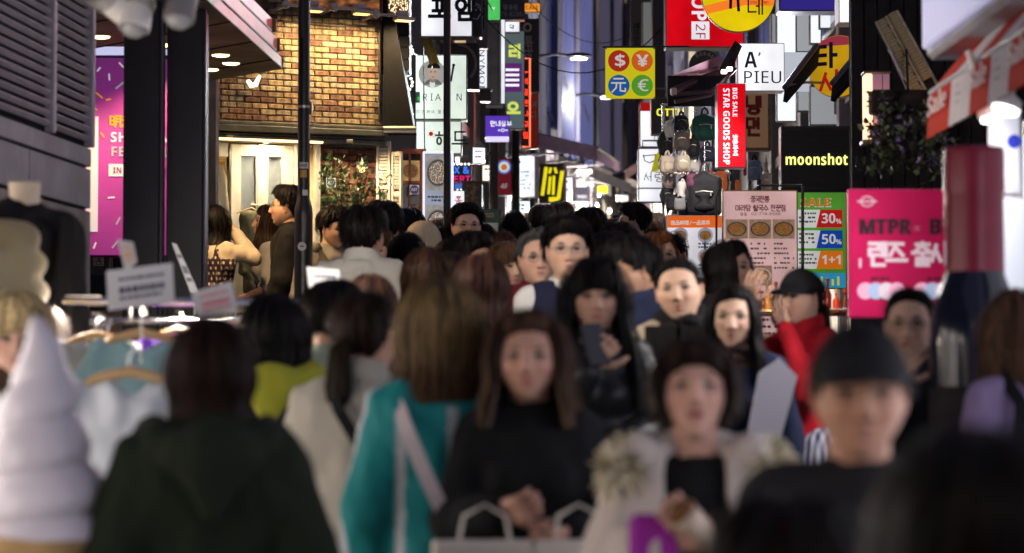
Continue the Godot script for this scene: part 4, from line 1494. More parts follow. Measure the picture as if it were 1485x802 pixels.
# ================================================================ THE BRICK SHOP
func build_brick_shop() -> void:
	var d0:=21.6; var d1:=22.25
	var p0:=at(290,182,d0); var p1:=at(553,182,d1)
	var X:=sheet(Vector3(p0.x,p0.y,p0.z),Vector3(p1.x,p0.y,p1.z))
	var W:=(Vector3(p1.x,0,p1.z) - Vector3(p0.x,0,p0.z)).length()
	var r:=thing("brick_shop","two storey yellow brick clothes shop with cream door behind the black pole","building",X.origin)
	r.basis = X.basis
	var k:=22.0 / F
	var Lx:=func(px: float) -> float: return (px - 290.0) / 263.0*W
	var Ly:=func(py: float) -> float: return (182.0 - py)*k
	var gl: float = SLOPE*22.0 - X.origin.y          # ground in local height
	put("wall",boxmb(Vector3(W + 3.0,2.6,2.5),0.0,Vector3((W - 3.0)*0.5,1.3,-1.242)),rough_mat("mortar",lin(0.15,0.115,0.075),0.95,0.2,2.0,0.3),r)
	# bricks one by one
	var tones:=[]
	var cl:=[lin(0.52,0.39,0.21),lin(0.46,0.31,0.17),lin(0.58,0.46,0.28),lin(0.38,0.21,0.13),lin(0.48,0.36,0.24),lin(0.27,0.15,0.10),lin(0.52,0.35,0.19)]
	for i in cl.size(): tones.append(rough_mat("brick_tone_%d" % i,cl[i],0.9,0.22,5.0,0.5,0.0,31 + i % 2))
	var bl:=0.138; var bh:=0.0455; var gap:=0.0085
	var shapes:=[]
	var g:=RandomNumberGenerator.new(); g.seed = 12
	for i in 6:
		var m:=MB.new()
		m.box(Vector3.ZERO,Vector3(bl,bh,0.05),Basis(Vector3.BACK,g.randf_range(-0.015,0.015)),g.randf_range(0.003,0.007))
		for j in m.v.size(): m.v[j] += Vector3(g.randf_range(-1,1),g.randf_range(-1,1),g.randf_range(-1,1))*0.0022
		shapes.append(m.mesh())
	var half:=[]
	for i in 2: half.append(boxmb(Vector3(bl*0.5 - gap*0.5,bh,0.05),0.005).mesh())
	var rows:=23
	var cnt:=0
	for row in rows:
		var y:=0.012 + bh*0.5 + row*(bh + gap)
		var x:=(W - 0.002)
		if row % 2:
			put("brick",half[row % 2],tones[g.randi() % tones.size()],r,Vector3(x - bl*0.25 + gap*0.25,y,0.0))
			x -= bl*0.5 + gap*0.5
		while x > -0.05:
			# behind the porch and its pillar the wall cannot be seen
			if not (row > 9 and x < Lx.call(345)) and not (row > 13 and x < Lx.call(398)) and cnt < 296:
				var b:=put("brick",shapes[g.randi() % 6],tones[g.randi() % tones.size()],r,Vector3(x - bl*0.5,y,0.004 + g.randf_range(-0.005,0.006)))
				cnt += 1
			x -= bl + gap
	# awning cassette and gutter over the shop front
	var trim:=rough_mat("grey_green_trim",lin(0.13,0.125,0.10),0.5,0.2,1.5,0.0,0.3)
	var trim2:=rough_mat("grey_trim",lin(0.25,0.23,0.20),0.5,0.2,1.5)
	for q in [[170,176,0.05,0.06],[177,186,0.12,0.16],[188,191,0.05,0.10],[192,199,0.09,0.14]]:
		put("cassette",boxmb(Vector3(W + 0.02,(q[1] - q[0])*k,q[3]),0.008,Vector3(W*0.5 - 0.01,Ly.call((q[0] + q[1])*0.5 + 4),q[2]*0.5 + 0.02)),trim if q[0] != 188 else trim2,r)
	for x in [325.0,498.0]:
		var cl_:=MB.new()
		cl_.box(Vector3(Lx.call(x),Ly.call(196 + 3),0.14),Vector3(0.06,0.035,0.05),Basis(),0.006)
		cl_.tube([Vector3(Lx.call(x) - 0.2,Ly.call(199),0.12),Vector3(Lx.call(x) + 0.25,Ly.call(199),0.12)],0.009,8)
		put("awning_arm",cl_,trim2,r)
	# strip lamp under the cassette,which lights the shop front
	put("glow_strip",boxmb(Vector3(1.0,0.02,0.04),0.005,Vector3(Lx.call(380),Ly.call(203),0.20)),glow("warm_strip",Color(1.0,0.86,0.62),2.5),r)
	area(r,Vector3(Lx.call(380),Ly.call(204.5),0.20),Vector2(1.0,0.05),Vector3(0,-1,0.0),Color(1.0,0.92,0.78),4.2)
	# lamps on arms at the top
	var lm:=mat("lamp_cream",lin(0.5,0.46,0.42),0.4,0.2)
	for q in [[428.0,12.0],[497.0,12.0],[558.0,18.0]]:
		var lamp:=Node3D.new(); lamp.name = numbered("wall_lamp",r); r.add_child(lamp,true)
		lamp.position = Vector3(Lx.call(q[0]),Ly.call(q[1]),0.42)
		var m:=MB.new()
		m.tube([Vector3(-0.24,0.0,0.0),Vector3(-0.05,0.0,0.0)],0.014,8)
		m.tube([Vector3(-0.23,0,-0.42),Vector3(-0.23,0,0.02)],0.014,8)
		m.ball(Vector3(-0.235,0.0,0.02),Vector3(0.04,0.04,0.03))
		put("arm",m,lm,lamp)
		var hd:=MB.new()
		hd.box(Vector3(0.02,0.02,0),Vector3(0.10,0.05,0.10),Basis(),0.012)
		hd.prism(PackedVector2Array([Vector2(-0.05,0.0),Vector2(0.13,-0.02),Vector2(0.12,-0.045),Vector2(-0.05,-0.04)]),0.12,Transform3D(Basis(),Vector3(0,0,-0.06)))
		put("head",hd,lm,lamp)
		put("lamp_glass",boxmb(Vector3(0.13,0.004,0.09),0.0,Vector3(0.03,-0.047,0)),glow("amber_glass",Color(1.0,0.80,0.45),3.0),lamp)
		spot(lamp,Vector3(0.03,-0.06,0.03),Vector3(-0.02,-0.85,-0.4),Color(1.0,0.87,0.66),2.3,70.0,0.05)
	# curled white tube lamp and conduit on the brick
	var hk2:=MB.new()
	hk2.tube([Vector3(Lx.call(354),Ly.call(116),0.08),Vector3(Lx.call(358),Ly.call(123),0.10),Vector3(Lx.call(364),Ly.call(122),0.10),Vector3(Lx.call(371),Ly.call(108),0.08)],[0.018,0.026,0.024,0.014],8)
	put("tube_lamp",hk2,glow("tube_white",Color(1.0,0.96,0.88),2.0),r)
	var cd:=MB.new()
	cd.tube([Vector3(Lx.call(548),Ly.call(-20),0.05),Vector3(Lx.call(548),Ly.call(168),0.05)],0.011,6)
	cd.tube([Vector3(Lx.call(400),Ly.call(27),0.045),Vector3(Lx.call(470),Ly.call(30),0.045),Vector3(Lx.call(548),Ly.call(27),0.05)],0.006,6)
	put("conduit",cd,mat("conduit",lin(0.02,0.02,0.024),0.4),r)
	# framed pictures above them
	var up:=put("upper_window",boxmb(Vector3(0.95,0.5,0.05),0.008,Vector3(Lx.call(478),Ly.call(-30),0.05)),mat("frame_black",lin(0.012,0.012,0.012),0.4),r)
	var art:=mat("painted_glass",Color.WHITE,0.5)
	art.albedo_texture = noise_tex(0.02,Color(0.10,0.05,0.02),Color(0.95,0.6,0.35),77,256,4)
	art.emission_enabled = true; art.emission_texture = art.albedo_texture; art.emission_energy_multiplier = 0.4; art.emission = Color.BLACK
	put("pane",boxmb(Vector3(0.88,0.44,0.02),0.003,Vector3(0,0,0.028)),art,up,Vector3(Lx.call(478),Ly.call(-30),0.05))
	# ------------------------------------------------ shop front
	var cream:=rough_mat("cream_paint",lin(0.68,0.61,0.48),0.5,0.1,1.5,0.05)
	var floor_y:=gl + 0.12
	var lint: float = Ly.call(205.0)
	# the room behind: floor,walls and ceiling,lit from above
	var room:=Node3D.new(); room.name = "shop_room"; r.add_child(room)
	var rm:=rough_mat("shop_plaster",lin(0.60,0.47,0.28),0.8,0.08,1.0)
	var rx0: float = -1.2; var rx1: float = Lx.call(462)
	put("back_wall",boxmb(Vector3(rx1 - rx0,lint - floor_y,0.05),0,Vector3((rx0 + rx1)*0.5,(lint + floor_y)*0.5,-2.0)),rm,room)
	put("room_floor",boxmb(Vector3(rx1 - rx0,0.05,2.1),0,Vector3((rx0 + rx1)*0.5,floor_y - 0.025,-1.0)),rough_mat("shop_floor",lin(0.25,0.18,0.1),0.5),room)
	put("room_ceiling",boxmb(Vector3(rx1 - rx0,0.04,2.0),0,Vector3((rx0 + rx1)*0.5,lint + 0.02,-1.0)),rm,room)
	for x in [rx0,rx1]: put("side_wall",boxmb(Vector3(0.05,lint - floor_y,2.0),0,Vector3(x,(lint + floor_y)*0.5,-1.0)),rm,room)
	var cl2:=put("ceiling_lamp",boxmb(Vector3(0.5,0.03,0.5),0.005,Vector3(Lx.call(345),lint - 0.02,-0.7)),glow("warm_panel_light",Color(1.0,0.84,0.55),4.0),room)
	area(room,Vector3(Lx.call(345),lint - 0.05,-0.7),Vector2(0.5,0.5),Vector3.DOWN,Color(1.0,0.88,0.68),9.0)
	# door: two leaves with tall panes,beside an open bay with a dress
	var fr:=func(x0: float,x1: float,y0: float,y1: float,z: float,t: float,called: String,parent: Node,m: Material) -> void:
		var a:=Vector2(Lx.call(x0),Ly.call(y1)); var b:=Vector2(Lx.call(x1),Ly.call(y0))
		put(called,boxmb(Vector3(b.x - a.x,b.y - a.y,t),0.006,Vector3((a.x + b.x)*0.5,(a.y + b.y)*0.5,z)),m,parent)
	var bot:=182.0 - floor_y / k
	fr.call(290,430,197,205,0.03,0.10,"door_lintel",r,cream)
	fr.call(423,431,205,bot,0.03,0.10,"door_post",r,cream)
	fr.call(452,459,197,bot,0.05,0.08,"door_post",r,cream)
	fr.call(296,330,205,226,0.0,0.03,"top_light",r,cream)
	var door:=Node3D.new(); door.name = "door"; r.add_child(door)
	for q in [[332,345],[370,384],[407,423]]: fr.call(q[0],q[1],207,bot,0.02,0.05,"stile",door,cream)
	for q in [[345,370],[384,407]]:
		fr.call(q[0],q[1],207,224,0.018,0.045,"rail",door,cream)
		fr.call(q[0],q[1],375,bot,0.018,0.045,"rail",door,cream)
		fr.call(q[0],q[1],224,375,0.0,0.008,"pane",door,pane_mat())
		for e in [[q[0],q[0] + 2],[q[1] - 2,q[1]]]: fr.call(e[0],e[1],224,375,0.03,0.02,"bead",door,cream)
	put("dark_pane_sheet",boxmb(Vector3(Lx.call(424) - Lx.call(334),lint - floor_y,0.03),0,Vector3((Lx.call(424) + Lx.call(334))*0.5,(lint + floor_y)*0.5,-0.16)),rough_mat("olive_sheet",lin(0.10,0.085,0.05),0.9,0.3,3.0),room)  # dark sheet added behind the panes so the interior reads unlit
	fr.call(360,372,293,296,0.07,0.03,"handle",door,mat("brass",lin(0.5,0.4,0.2),0.3,0.8))
	fr.call(347,356,310,325,0.012,0.006,"notice",door,mat("paper_white",lin(0.7,0.68,0.62),0.7))
	fr.call(352,361,322,345,0.012,0.006,"notice",door,mat("paper_blue",lin(0.15,0.22,0.35),0.7))
	# lower red brick to the right of the door
	var reds:=[]
	for q in [[0.20,0.075,0.05],[0.26,0.11,0.07],[0.16,0.07,0.05],[0.30,0.15,0.10]]: reds.append(rough_mat("red_brick_%d" % reds.size(),lin(q[0],q[1],q[2]),0.9,0.22,5.0,0.5))
	var pw:=thing("red_brick_pier","red brick pier behind the climbing plant","wall",X.origin)
	pw.basis = X.basis
	put("wall",boxmb(Vector3(Lx.call(548) - Lx.call(459),lint - gl,0.3),0,Vector3((Lx.call(548) + Lx.call(459))*0.5,(lint + gl)*0.5,-0.15)),rough_mat("mortar_dark",lin(0.10,0.08,0.07),0.95,0.2,2.0),pw)
	var yy: float = lint - bh
	var rr:=0
	while yy > Ly.call(330):
		var x: float = Lx.call(548) - (bl*0.5 if rr % 2 else 0.0)
		while x - bl > Lx.call(458):
			put("brick",shapes[g.randi() % 6],reds[g.randi() % 4],pw,Vector3(x - bl*0.5,yy,0.004 + g.randf_range(-0.004,0.005)))
			x -= bl + gap
		yy -= bh + gap; rr += 1
	# the white dress in the bay
	var dr:=thing("hanging_dress","cream sleeveless dress on a hanger in the shop's window","dress",X.origin)
	dr.basis = X.basis
	var rows2:=[]
	for i in 20:
		var t:=i / 19.0
		var y: float = Ly.call(lerpf(236,345,t))
		var hw:=1.15*(lerpf(0.055,0.085,smoothstep(0,0.2,t)) if t < 0.35 else lerpf(0.085,0.14,(t - 0.35) / 0.65))
		var row:=[]
		for j in 33:
			var a:=TAU*j / 32.0
			var fold:=1.0 + 0.10*t*sin(a*9.0 + t*2.0)
			row.append(Vector3(Lx.call(319) + sin(a)*hw*fold,y,-0.12 + cos(a)*0.055*fold*(0.5 + t)))
		rows2.append(row)
	var dm:=MB.new(); dm.grid(rows2,true,true)
	put("dress",dm,cloth("cream_cloth",lin(0.80,0.74,0.58),0.8),dr)
	var hm:=MB.new()
	hm.tube([Vector3(Lx.call(311),Ly.call(240),-0.12),Vector3(Lx.call(319),Ly.call(234),-0.12),Vector3(Lx.call(327),Ly.call(240),-0.12)],0.006,6)
	hm.tube([Vector3(Lx.call(319),Ly.call(234),-0.12),Vector3(Lx.call(319),Ly.call(229),-0.12),Vector3(Lx.call(321),Ly.call(227),-0.12),Vector3(Lx.call(322),Ly.call(230),-0.12)],0.003,6)
	put("hanger",hm,mat("hanger_wood",lin(0.35,0.2,0.08),0.5),dr)
	# olive coats on a rail by the door
	for q in [[354,0.06,"long olive coat hanging by the cream door",305]]:
		var o:=thing("hanging_coat",q[2],"coat",X.origin)
		o.basis = X.basis
		var f:=Field.new(Vector3(-0.3,-1.0,-0.2),Vector3(0.3,0.12,0.2),0.016)
		f.cap(Vector3(-0.06,-0.03,0),Vector3(0.06,-0.03,0),0.035,0.035,0.03)
		f.cap(Vector3(0,-0.08,0),Vector3(0,-0.7,0),0.06,0.075,0.05,0.8)
		for s in [-1.0,1.0]: f.cap(Vector3(0.07*s,-0.06,0),Vector3(0.09*s,-0.55,0.03),0.04,0.035,0.03,0.8)
		f.below(-0.78)
		var mb:=MB.new(); f.mesh_into(mb,null,0.010,wr)
		var cg:=put("coat",mb,cloth("olive_cloth",lin(0.13,0.12,0.065),0.9) if q[0] > 340 else cloth("khaki_cloth",lin(0.22,0.17,0.09),0.9),o,Vector3(Lx.call(q[0]),Ly.call(q[3]),0.15 + q[1]))
		var hk:=MB.new(); hk.tube([Vector3(0,0.02,0),Vector3(0,0.07,0),Vector3(0.015,0.085,0),Vector3(0.025,0.07,0)],0.004,6)
		hk.tube([Vector3(-0.13,-0.02,0),Vector3(0,0.03,0),Vector3(0.13,-0.02,0)],0.008,6)
		put("hanger",hk,mat("hanger_wood",lin(0.35,0.2,0.08),0.5),o,cg.position)
	# wall lantern
	var lan:=thing("wall_lantern","white wall lantern with lit shade above the climbing plant","lantern",X.origin + X.basis*Vector3(Lx.call(517),Ly.call(237),0.14))
	var m1:=MB.new(); m1.lathe([Vector2(0.002,0.10),Vector2(0.008,0.07),Vector2(0.010,0.055),Vector2(0.03,0.05),Vector2(0.045,0.03),Vector2(0.055,0.0),Vector2(0.05,0.0)],20)
	m1.tube([Vector3(0,0.05,0),Vector3(0,0.08,-0.08),Vector3(0,0.05,-0.14)],0.008,8)
	put("shade",m1,mat("lantern_white",lin(0.6,0.58,0.5),0.4),lan)
	var m2:=MB.new(); m2.ball(Vector3(0,-0.012,0),Vector3(0.03,0.032,0.03))
	put("bulb",m2,glow("lantern_bulb",Color(1.0,0.84,0.55),4.0),lan)
	omni(lan,Vector3(0,-0.012,0),Color(1.0,0.88,0.70),0.5,0.03)
	# two round security stickers in blue and white
	for q in [[480,265,"round blue sticker on the brick pier left of the lantern",0.02],[601,275,"round blue sticker on the orange door's glass",0.0]]:
		var dd:=22.0 if q[0] < 500 else 22.3
		var s:=sign_box("round_sticker",q[2],"sticker",q[0] - 7,q[1] - 7,q[0] + 7,q[1] + 7,dd - 0.1,0.003,mat("sticker_white",lin(0.6,0.6,0.6),0.4),mat("sticker_white",lin(0.6,0.6,0.6),0.4),0.0,"round blue stickers",0.0)
		disc(s,"blue_disc",q[0],q[1],6.4,mat("sticker_blue",lin(0.04,0.05,0.22),0.4))
		words(s,"ADT",q[0] - 4.5,q[1],4,mat("sticker_white",lin(0.6,0.6,0.6),0.4),9,true,0.0,0.011)
	# louvred shutters
	for q in [[545,566,196,330,0.02,18.0],[563,578,212,335,0.12,38.0]]:
		var pos:=X.origin + X.basis*Vector3(Lx.call(q[0]),Ly.call(q[3]),q[4])
		var s:=thing("window_shutter","wide cream louvred shutter hinged beside the brick pier" if q[0] < 550 else "narrow cream louvred shutter beside the orange door","shutter",pos,"cream louvred shutters")
		s.rotation.y = deg_to_rad(-q[5])
		var w: float = (q[1] - q[0])*k / cos(deg_to_rad(q[5])); var h: float = (q[3] - q[2])*k
		for e in [0.012,w - 0.012]: put("stile",boxmb(Vector3(0.024,h,0.03),0.004,Vector3(e,h*0.5,0)),cream,s)
		for e in [0.02,h*0.5,h - 0.02]: put("rail",boxmb(Vector3(w - 0.05,0.04,0.026),0.004,Vector3(w*0.5,e,0)),cream,s)
		var slm:=boxmb(Vector3(w - 0.05,0.028,0.007),0.002,Vector3.ZERO,Basis(Vector3.RIGHT,0.7)).mesh()
		var y:=0.05
		while y < h - 0.05:
			if absf(y - h*0.5) > 0.03: put("slat",slm,cream,s,Vector3(w*0.5,y,0))
			y += 0.030
	# slanted black awning at the corner,its rolled end showing cream
	var aw:=thing("slanted_awning","steep black awning with cream front bar at the brick corner","awning",X.origin + X.basis*Vector3(Lx.call(556),Ly.call(180),0.02))
	var ah: float = (180.0 - 20.0)*k
	var sx:=0.28
	var am:=MB.new()
	am.prism(PackedVector2Array([Vector2(0,0),Vector2(0.275,0),Vector2(0.10,ah),Vector2(0,ah)]),0.9,Transform3D(Basis(),Vector3(0,0.035,-0.75)))
	put("cover",am,rough_mat("black_canvas",lin(0.007,0.006,0.006),0.8,0.1,2.0,0.1),aw)
	put("front_bar",boxmb(Vector3(0.30,0.06,0.05),0.008,Vector3(0.15,0.0,0.14)),cream,aw)
	put("bar_line",boxmb(Vector3(0.302,0.012,0.01),0.0,Vector3(0.15,0.004,0.167)),mat("joint_dark",lin(0.02,0.018,0.018),0.8),aw)
	# dark boarded upper corner
	var ub:=thing("boarded_corner","dark boarded upper corner of the shop with a bright perforated panel","building",X.origin + X.basis*Vector3(Lx.call(556),Ly.call(120),-0.3))
	for i in 9:
		put("plank",boxmb(Vector3(0.36,0.105,0.4),0.006,Vector3(0.16,0.28 + i*0.11,-0.22)),rough_mat("char_board",lin(0.02,0.018,0.020),0.6,0.15,2.0,0.2),ub)
	var perf:=put("perforated_panel",boxmb(Vector3(0.20,0.26,0.02),0.004,Vector3(0.235,0.84,0.0)),mat("wood_orange",lin(0.35,0.18,0.05),0.5),ub)
	var holes:=MB.new()
	for i in 150:
		holes.box(Vector3(0.235 + g.randf_range(-0.09,0.09),0.84 + g.randf_range(-0.12,0.12),0.012),Vector3(0.009,0.009,0.004))
	put("light_dots",holes,glow("dot_light",Color(1.0,0.92,0.75),1.6),ub).set_meta("kind","stuff")

func pane_mat() -> StandardMaterial3D:
	if M.has("clear_pane"): return M["clear_pane"]
	var m:=mat("clear_pane",Color(0.9,0.95,0.95,0.12),0.05)
	m.transparency = BaseMaterial3D.TRANSPARENCY_ALPHA
	return m

func build_plant() -> void:
	# climbing plant on the brick pier,in a pot
	var base:=at(500,400,21.5)
	base.y = SLOPE*21.5 + 0.1
	var r:=thing("potted_plant","bushy green plant against the brick pier below the lantern","plant",base)
	var g:=RandomNumberGenerator.new(); g.seed = 9
	var pot:=MB.new(); pot.lathe([Vector2(0.0,0.0),Vector2(0.14,0.0),Vector2(0.19,0.32),Vector2(0.2,0.36),Vector2(0.17,0.36),Vector2(0.15,0.28),Vector2(0.0,0.28)],24)
	put("pot",pot,rough_mat("terracotta",lin(0.25,0.1,0.06),0.8),r)
	var stems:=MB.new()
	var leaves:=MB.new()
	var k:=21.5 / F
	for i in 30:
		var tx:=(g.randf_range(462,545) - 500.0)
		var ty:=g.randf_range(225,320)
		if g.randf() < 0.25: tx = g.randf_range(535,575) - 500.0; ty = g.randf_range(242,268)
		var tip:=Vector3(tx*k,at(500,ty,21.5).y - base.y,g.randf_range(-0.05,0.12))
		var s0:=Vector3(g.randf_range(-0.06,0.06),0.3,g.randf_range(-0.05,0.05))
		var mid:=s0.lerp(tip,0.55) + Vector3(-tx*k*0.3,0.12,0)
		var pts:=[]
		for j in 7:
			var t:=j / 6.0
			pts.append(s0.lerp(mid,t).lerp(mid.lerp(tip,t),t))
		stems.tube(pts,[0.007,0.007,0.006,0.005,0.004,0.003,0.0015],5)
		for j in 36:
			var t:=g.randf_range(0.35,1.0)
			var p: Vector3 = s0.lerp(mid,t).lerp(mid.lerp(tip,t),t) + Vector3(g.randf_range(-.05,.05),g.randf_range(-.05,.05),g.randf_range(-.05,.05))
			leaf(leaves,p,g,g.randf_range(0.030,0.058))
	put("stem",stems,rough_mat("bark",lin(0.10,0.07,0.04),0.9),r)
	var lm:=vcol("leaf",0.45)
	lm.backlight_enabled = true; lm.backlight = Color(0.15,0.2,0.05)
	put("foliage",leaves,lm,r).set_meta("kind","stuff")

func leaf(mb: MB,p: Vector3,g: RandomNumberGenerator,size: float,a:=Color(0.06,0.13,0.04),b:=Color(0.20,0.32,0.12)) -> void:
	var bs:=Basis.from_euler(Vector3(g.randf_range(-1.2,1.2),g.randf()*TAU,g.randf_range(-1.0,1.0)))
	mb.col = a.lerp(b,g.randf())
	var l:=size; var w:=size*0.32
	var pts:=[Vector3(0,0,0),Vector3(w,l*0.35,0.004),Vector3(w*0.7,l*0.75,0.0),Vector3(0,l,-0.006),Vector3(-w*0.7,l*0.75,0.0),Vector3(-w,l*0.35,0.004)]
	mb.face(pts.map(func(q): return p + bs*q),bs*Vector3.BACK)
	mb.col = Color.WHITE

func build_black_pole() -> void:
	var d:=14.4
	var base:=at(440,400,d)
	base.y = SLOPE*d
	var r:=thing("black_pole","tall black street pole with stickers and thick lower sleeve before the brick shop","pole",base)
	var k:=d / F
	var y:=func(py: float) -> float: return at(440,py,d).y - base.y
	var m:=MB.new()
	var rb:=13.5*k; var rt:=9.0*k
	m.lathe([Vector2(0.0,0.0),Vector2(rb*1.5,0.0),Vector2(rb*1.5,0.03),Vector2(rb,0.06),Vector2(rb,y.call(312)),Vector2(rb*0.96,y.call(302)),Vector2(rt*1.05,y.call(288)),Vector2(rt,y.call(282))],28)
	put("sleeve",m,rough_mat("black_enamel",lin(0.012,0.012,0.013),0.38,0.15,1.5,0.05),r)
	var s:=MB.new()
	s.lathe([Vector2(rt,y.call(283)),Vector2(rt*0.95,y.call(-120)),Vector2(rt*0.9,6.5),Vector2(0,6.5)],24)
	put("shaft",s,rough_mat("black_enamel",lin(0.012,0.012,0.013),0.38),r)
	var c:=MB.new(); c.lathe([Vector2(rt*1.04,y.call(157)),Vector2(rt*1.04,y.call(153.5))],24)
	put("clamp_band",c,mat("steel",lin(0.5,0.48,0.45),0.3,0.8),r)
	var th:=MB.new(); th.tube([Vector3(-rt*0.3,y.call(55),rt*1.0),Vector3(-rt*0.3,4.6,rt*1.0)],0.012,8)
	put("conduit",th,mat("conduit",lin(0.02,0.02,0.024),0.4),r)
	put("tag",boxmb(Vector3(0.02,0.08,0.03),0.003,Vector3(rt*1.05,y.call(157),0)),mat("frame_black",lin(0.012,0.012,0.012),0.4),r)
	# stickers wrap the front
	for q in [[236,245,-0.6,0.9,"white"],[247,258,-0.5,0.6,"amber"],[276,284,-0.1,0.8,"white"]]:
		var sm:=MB.new()
		var rows:=[]
		for i in 2:
			var row:=[]
			for j in 9:
				var a:=lerpf(q[2],q[3],j / 8.0)
				row.append(Vector3(sin(a)*rt*1.02,y.call(q[i]),cos(a)*rt*1.02))
			rows.append(row)
		sm.grid(rows,false,true)
		put("sticker",sm,mat("sticker_" + q[4],lin(0.55,0.53,0.5) if q[4] == "white" else lin(0.45,0.28,0.05),0.5),r)
	var tx:=letters(r,"AGIT",mat("ink",lin(0.03,0.03,0.03),0.6),Transform3D(Basis(),Vector3(-rt*0.55,y.call(240.5),rt*1.03)),0.016,0.045)
	var dm:=MB.new()
	dm.prism(PackedVector2Array(circ(0,0,0.026,20).slice(0,20)),0.004,Transform3D(Basis(),Vector3(-0.004,y.call(358),rb)))
	put("round_sticker",dm,mat("sticker_white2",lin(0.6,0.55,0.55),0.5),r)
	put("sticker_mark",boxmb(Vector3(0.02,0.008,0.002),0,Vector3(-0.004,y.call(358),rb + 0.005)),mat("ink",lin(0.03,0.03,0.03),0.6),r)

# ================================================================ THE FAR LANE
const NTH:=["first","second","third","fourth","fifth","sixth","seventh","eighth","ninth","tenth","eleventh","twelfth","thirteenth","fourteenth","fifteenth","sixteenth"]
# the two rows of buildings: a point on each row's street front at depth d
func lx(d: float) -> float: return -1.04 + 0.07*(d - 25.5)
func rx(d: float) -> float: return 3.3 + 0.019*(d - 20.0)

func row_building(label: String,left: bool,d0: float,d1: float,h: float,wall: Material,floors: int,bays: int,lit: Array,first:=3.4) -> Node3D:
	var a:=Vector3(lx(d0) if left else rx(d0),SLOPE*d0 - 0.3,-d0)
	var b:=Vector3(lx(d1) if left else rx(d1),a.y,-d1)
	var r:=thing("shop_building",label,"building",a,"shop buildings lining the far lane")
	var X:=sheet(a,b) if left else sheet(b,a)
	r.basis = X.basis
	if not left: r.position = b
	var L:=(b - a).length()
	# the box,with the street front at local z = 0
	put("wall",boxmb(Vector3(L - 0.02,h,6.0),0.0,Vector3(L*0.5,h*0.5,-3.0)),wall,r)
	var fh:=(h - first) / floors
	var bw:=L / bays
	var fm:=mat("window_frame_dark",lin(0.05,0.05,0.055),0.4,0.3)
	var gm:=mat("night_glass",lin(0.03,0.032,0.045),0.08)
	var lm:=glow("lit_room",Color(0.95,0.85,0.65),0.55)
	for i in bays + 1:
		put("pilaster",boxmb(Vector3(0.22,h - 0.1,0.16),0.01,Vector3(clampf(i*bw,0.12,L - 0.12),h*0.5,0.075)),mat("pilaster_stone",lin(0.16,0.15,0.17),0.7),r)
	var wm:=boxmb(Vector3(bw - 0.5,fh*0.62,0.08),0.01).mesh()
	var pm:=boxmb(Vector3(bw*0.5 - 0.34,fh*0.62 - 0.14,0.02),0.0).mesh()
	for f in floors:
		var y:=first + fh*(f + 0.5)
		put("string_course",boxmb(Vector3(L - 0.3,0.14,0.10),0.01,Vector3(L*0.5,first + fh*f,0.05)),mat("pilaster_stone",lin(0.17,0.16,0.18),0.7),r)
		for i in bays:
			var w:=put("window",wm,fm,r,Vector3((i + 0.5)*bw,y,0.02))
			for s in [-1.0,1.0]: put("pane",pm,lm if lit.has(f*bays + i) else gm,w,Vector3(s*(bw*0.25 - 0.14),0,0.036))
	put("parapet",boxmb(Vector3(L,0.4,0.3),0.02,Vector3(L*0.5,h + 0.2,-0.05)),wall,r)
	# glazed shop front under it
	var sf:=put("shop_front",boxmb(Vector3(L - 0.6,first - 0.9,0.06),0.01,Vector3(L*0.5,(first - 0.9)*0.5 + 0.3,0.03)),fm,r)
	for i in bays:
		put("pane",boxmb(Vector3(bw - 0.35,first - 1.5,0.02),0.0),glow("shop_light",Color(1.0,0.93,0.82),0.7),sf,Vector3((i + 0.5)*bw,(first - 1.5)*0.5 + 0.55,0.075))
	return r

func lane_awning(label: String,left: bool,d0: float,d1: float,y0: float,out: float,drop: float,m: Material) -> void:
	# a sloping awning along a front: y0 its upper edge above the ground there
	var x0:=lx(d0) if left else rx(d0); var x1:=lx(d1) if left else rx(d1)
	var s:=1.0 if left else -1.0
	var a:=Vector3(x0,SLOPE*d0 + y0,-d0); var b:=Vector3(x1,SLOPE*d1 + y0,-d1)
	var r:=thing("shop_awning",label,"awning",a,"awnings over the far shop fronts")
	var o:=Vector3(out*s,-drop,0)
	var v:=b - a
	var mb:=MB.new()
	mb.poly([Vector3.ZERO,v,v + o,o],Vector3.UP)
	mb.poly([Vector3(0,-0.03,0),v + Vector3(0,-0.03,0),v + o + Vector3(0,-0.03,0),o + Vector3(0,-0.03,0)],Vector3.DOWN)
	put("cover",mb,m,r)
	var fb:=MB.new()
	fb.poly([o,v + o,v + o + Vector3(0,-0.22,0),o + Vector3(0,-0.22,0)],Vector3(s,0,0))
	fb.poly([o - Vector3(0.02*s,0,0),v + o - Vector3(0.02*s,0,0),v + o + Vector3(-0.02*s,-0.22,0),o + Vector3(-0.02*s,-0.22,0)],Vector3(-s,0,0))
	fb.poly([Vector3(0,-0.03,0),o,o + Vector3(0,-0.22,0),Vector3(0,-0.25,0)],Vector3.BACK)
	put("valance",fb,m,r)
	var tb:=MB.new()
	tb.tube([o + Vector3(0,-0.02,0),v + o + Vector3(0,-0.02,0)],0.03,8)
	for t in [0.05,0.5,0.95]: tb.tube([v*t + Vector3(0,-0.5,0),v*t + o + Vector3(0,-0.05,0)],0.02,6)
	put("frame",tb,mat("steel_dark",lin(0.15,0.15,0.16),0.4,0.6),r)

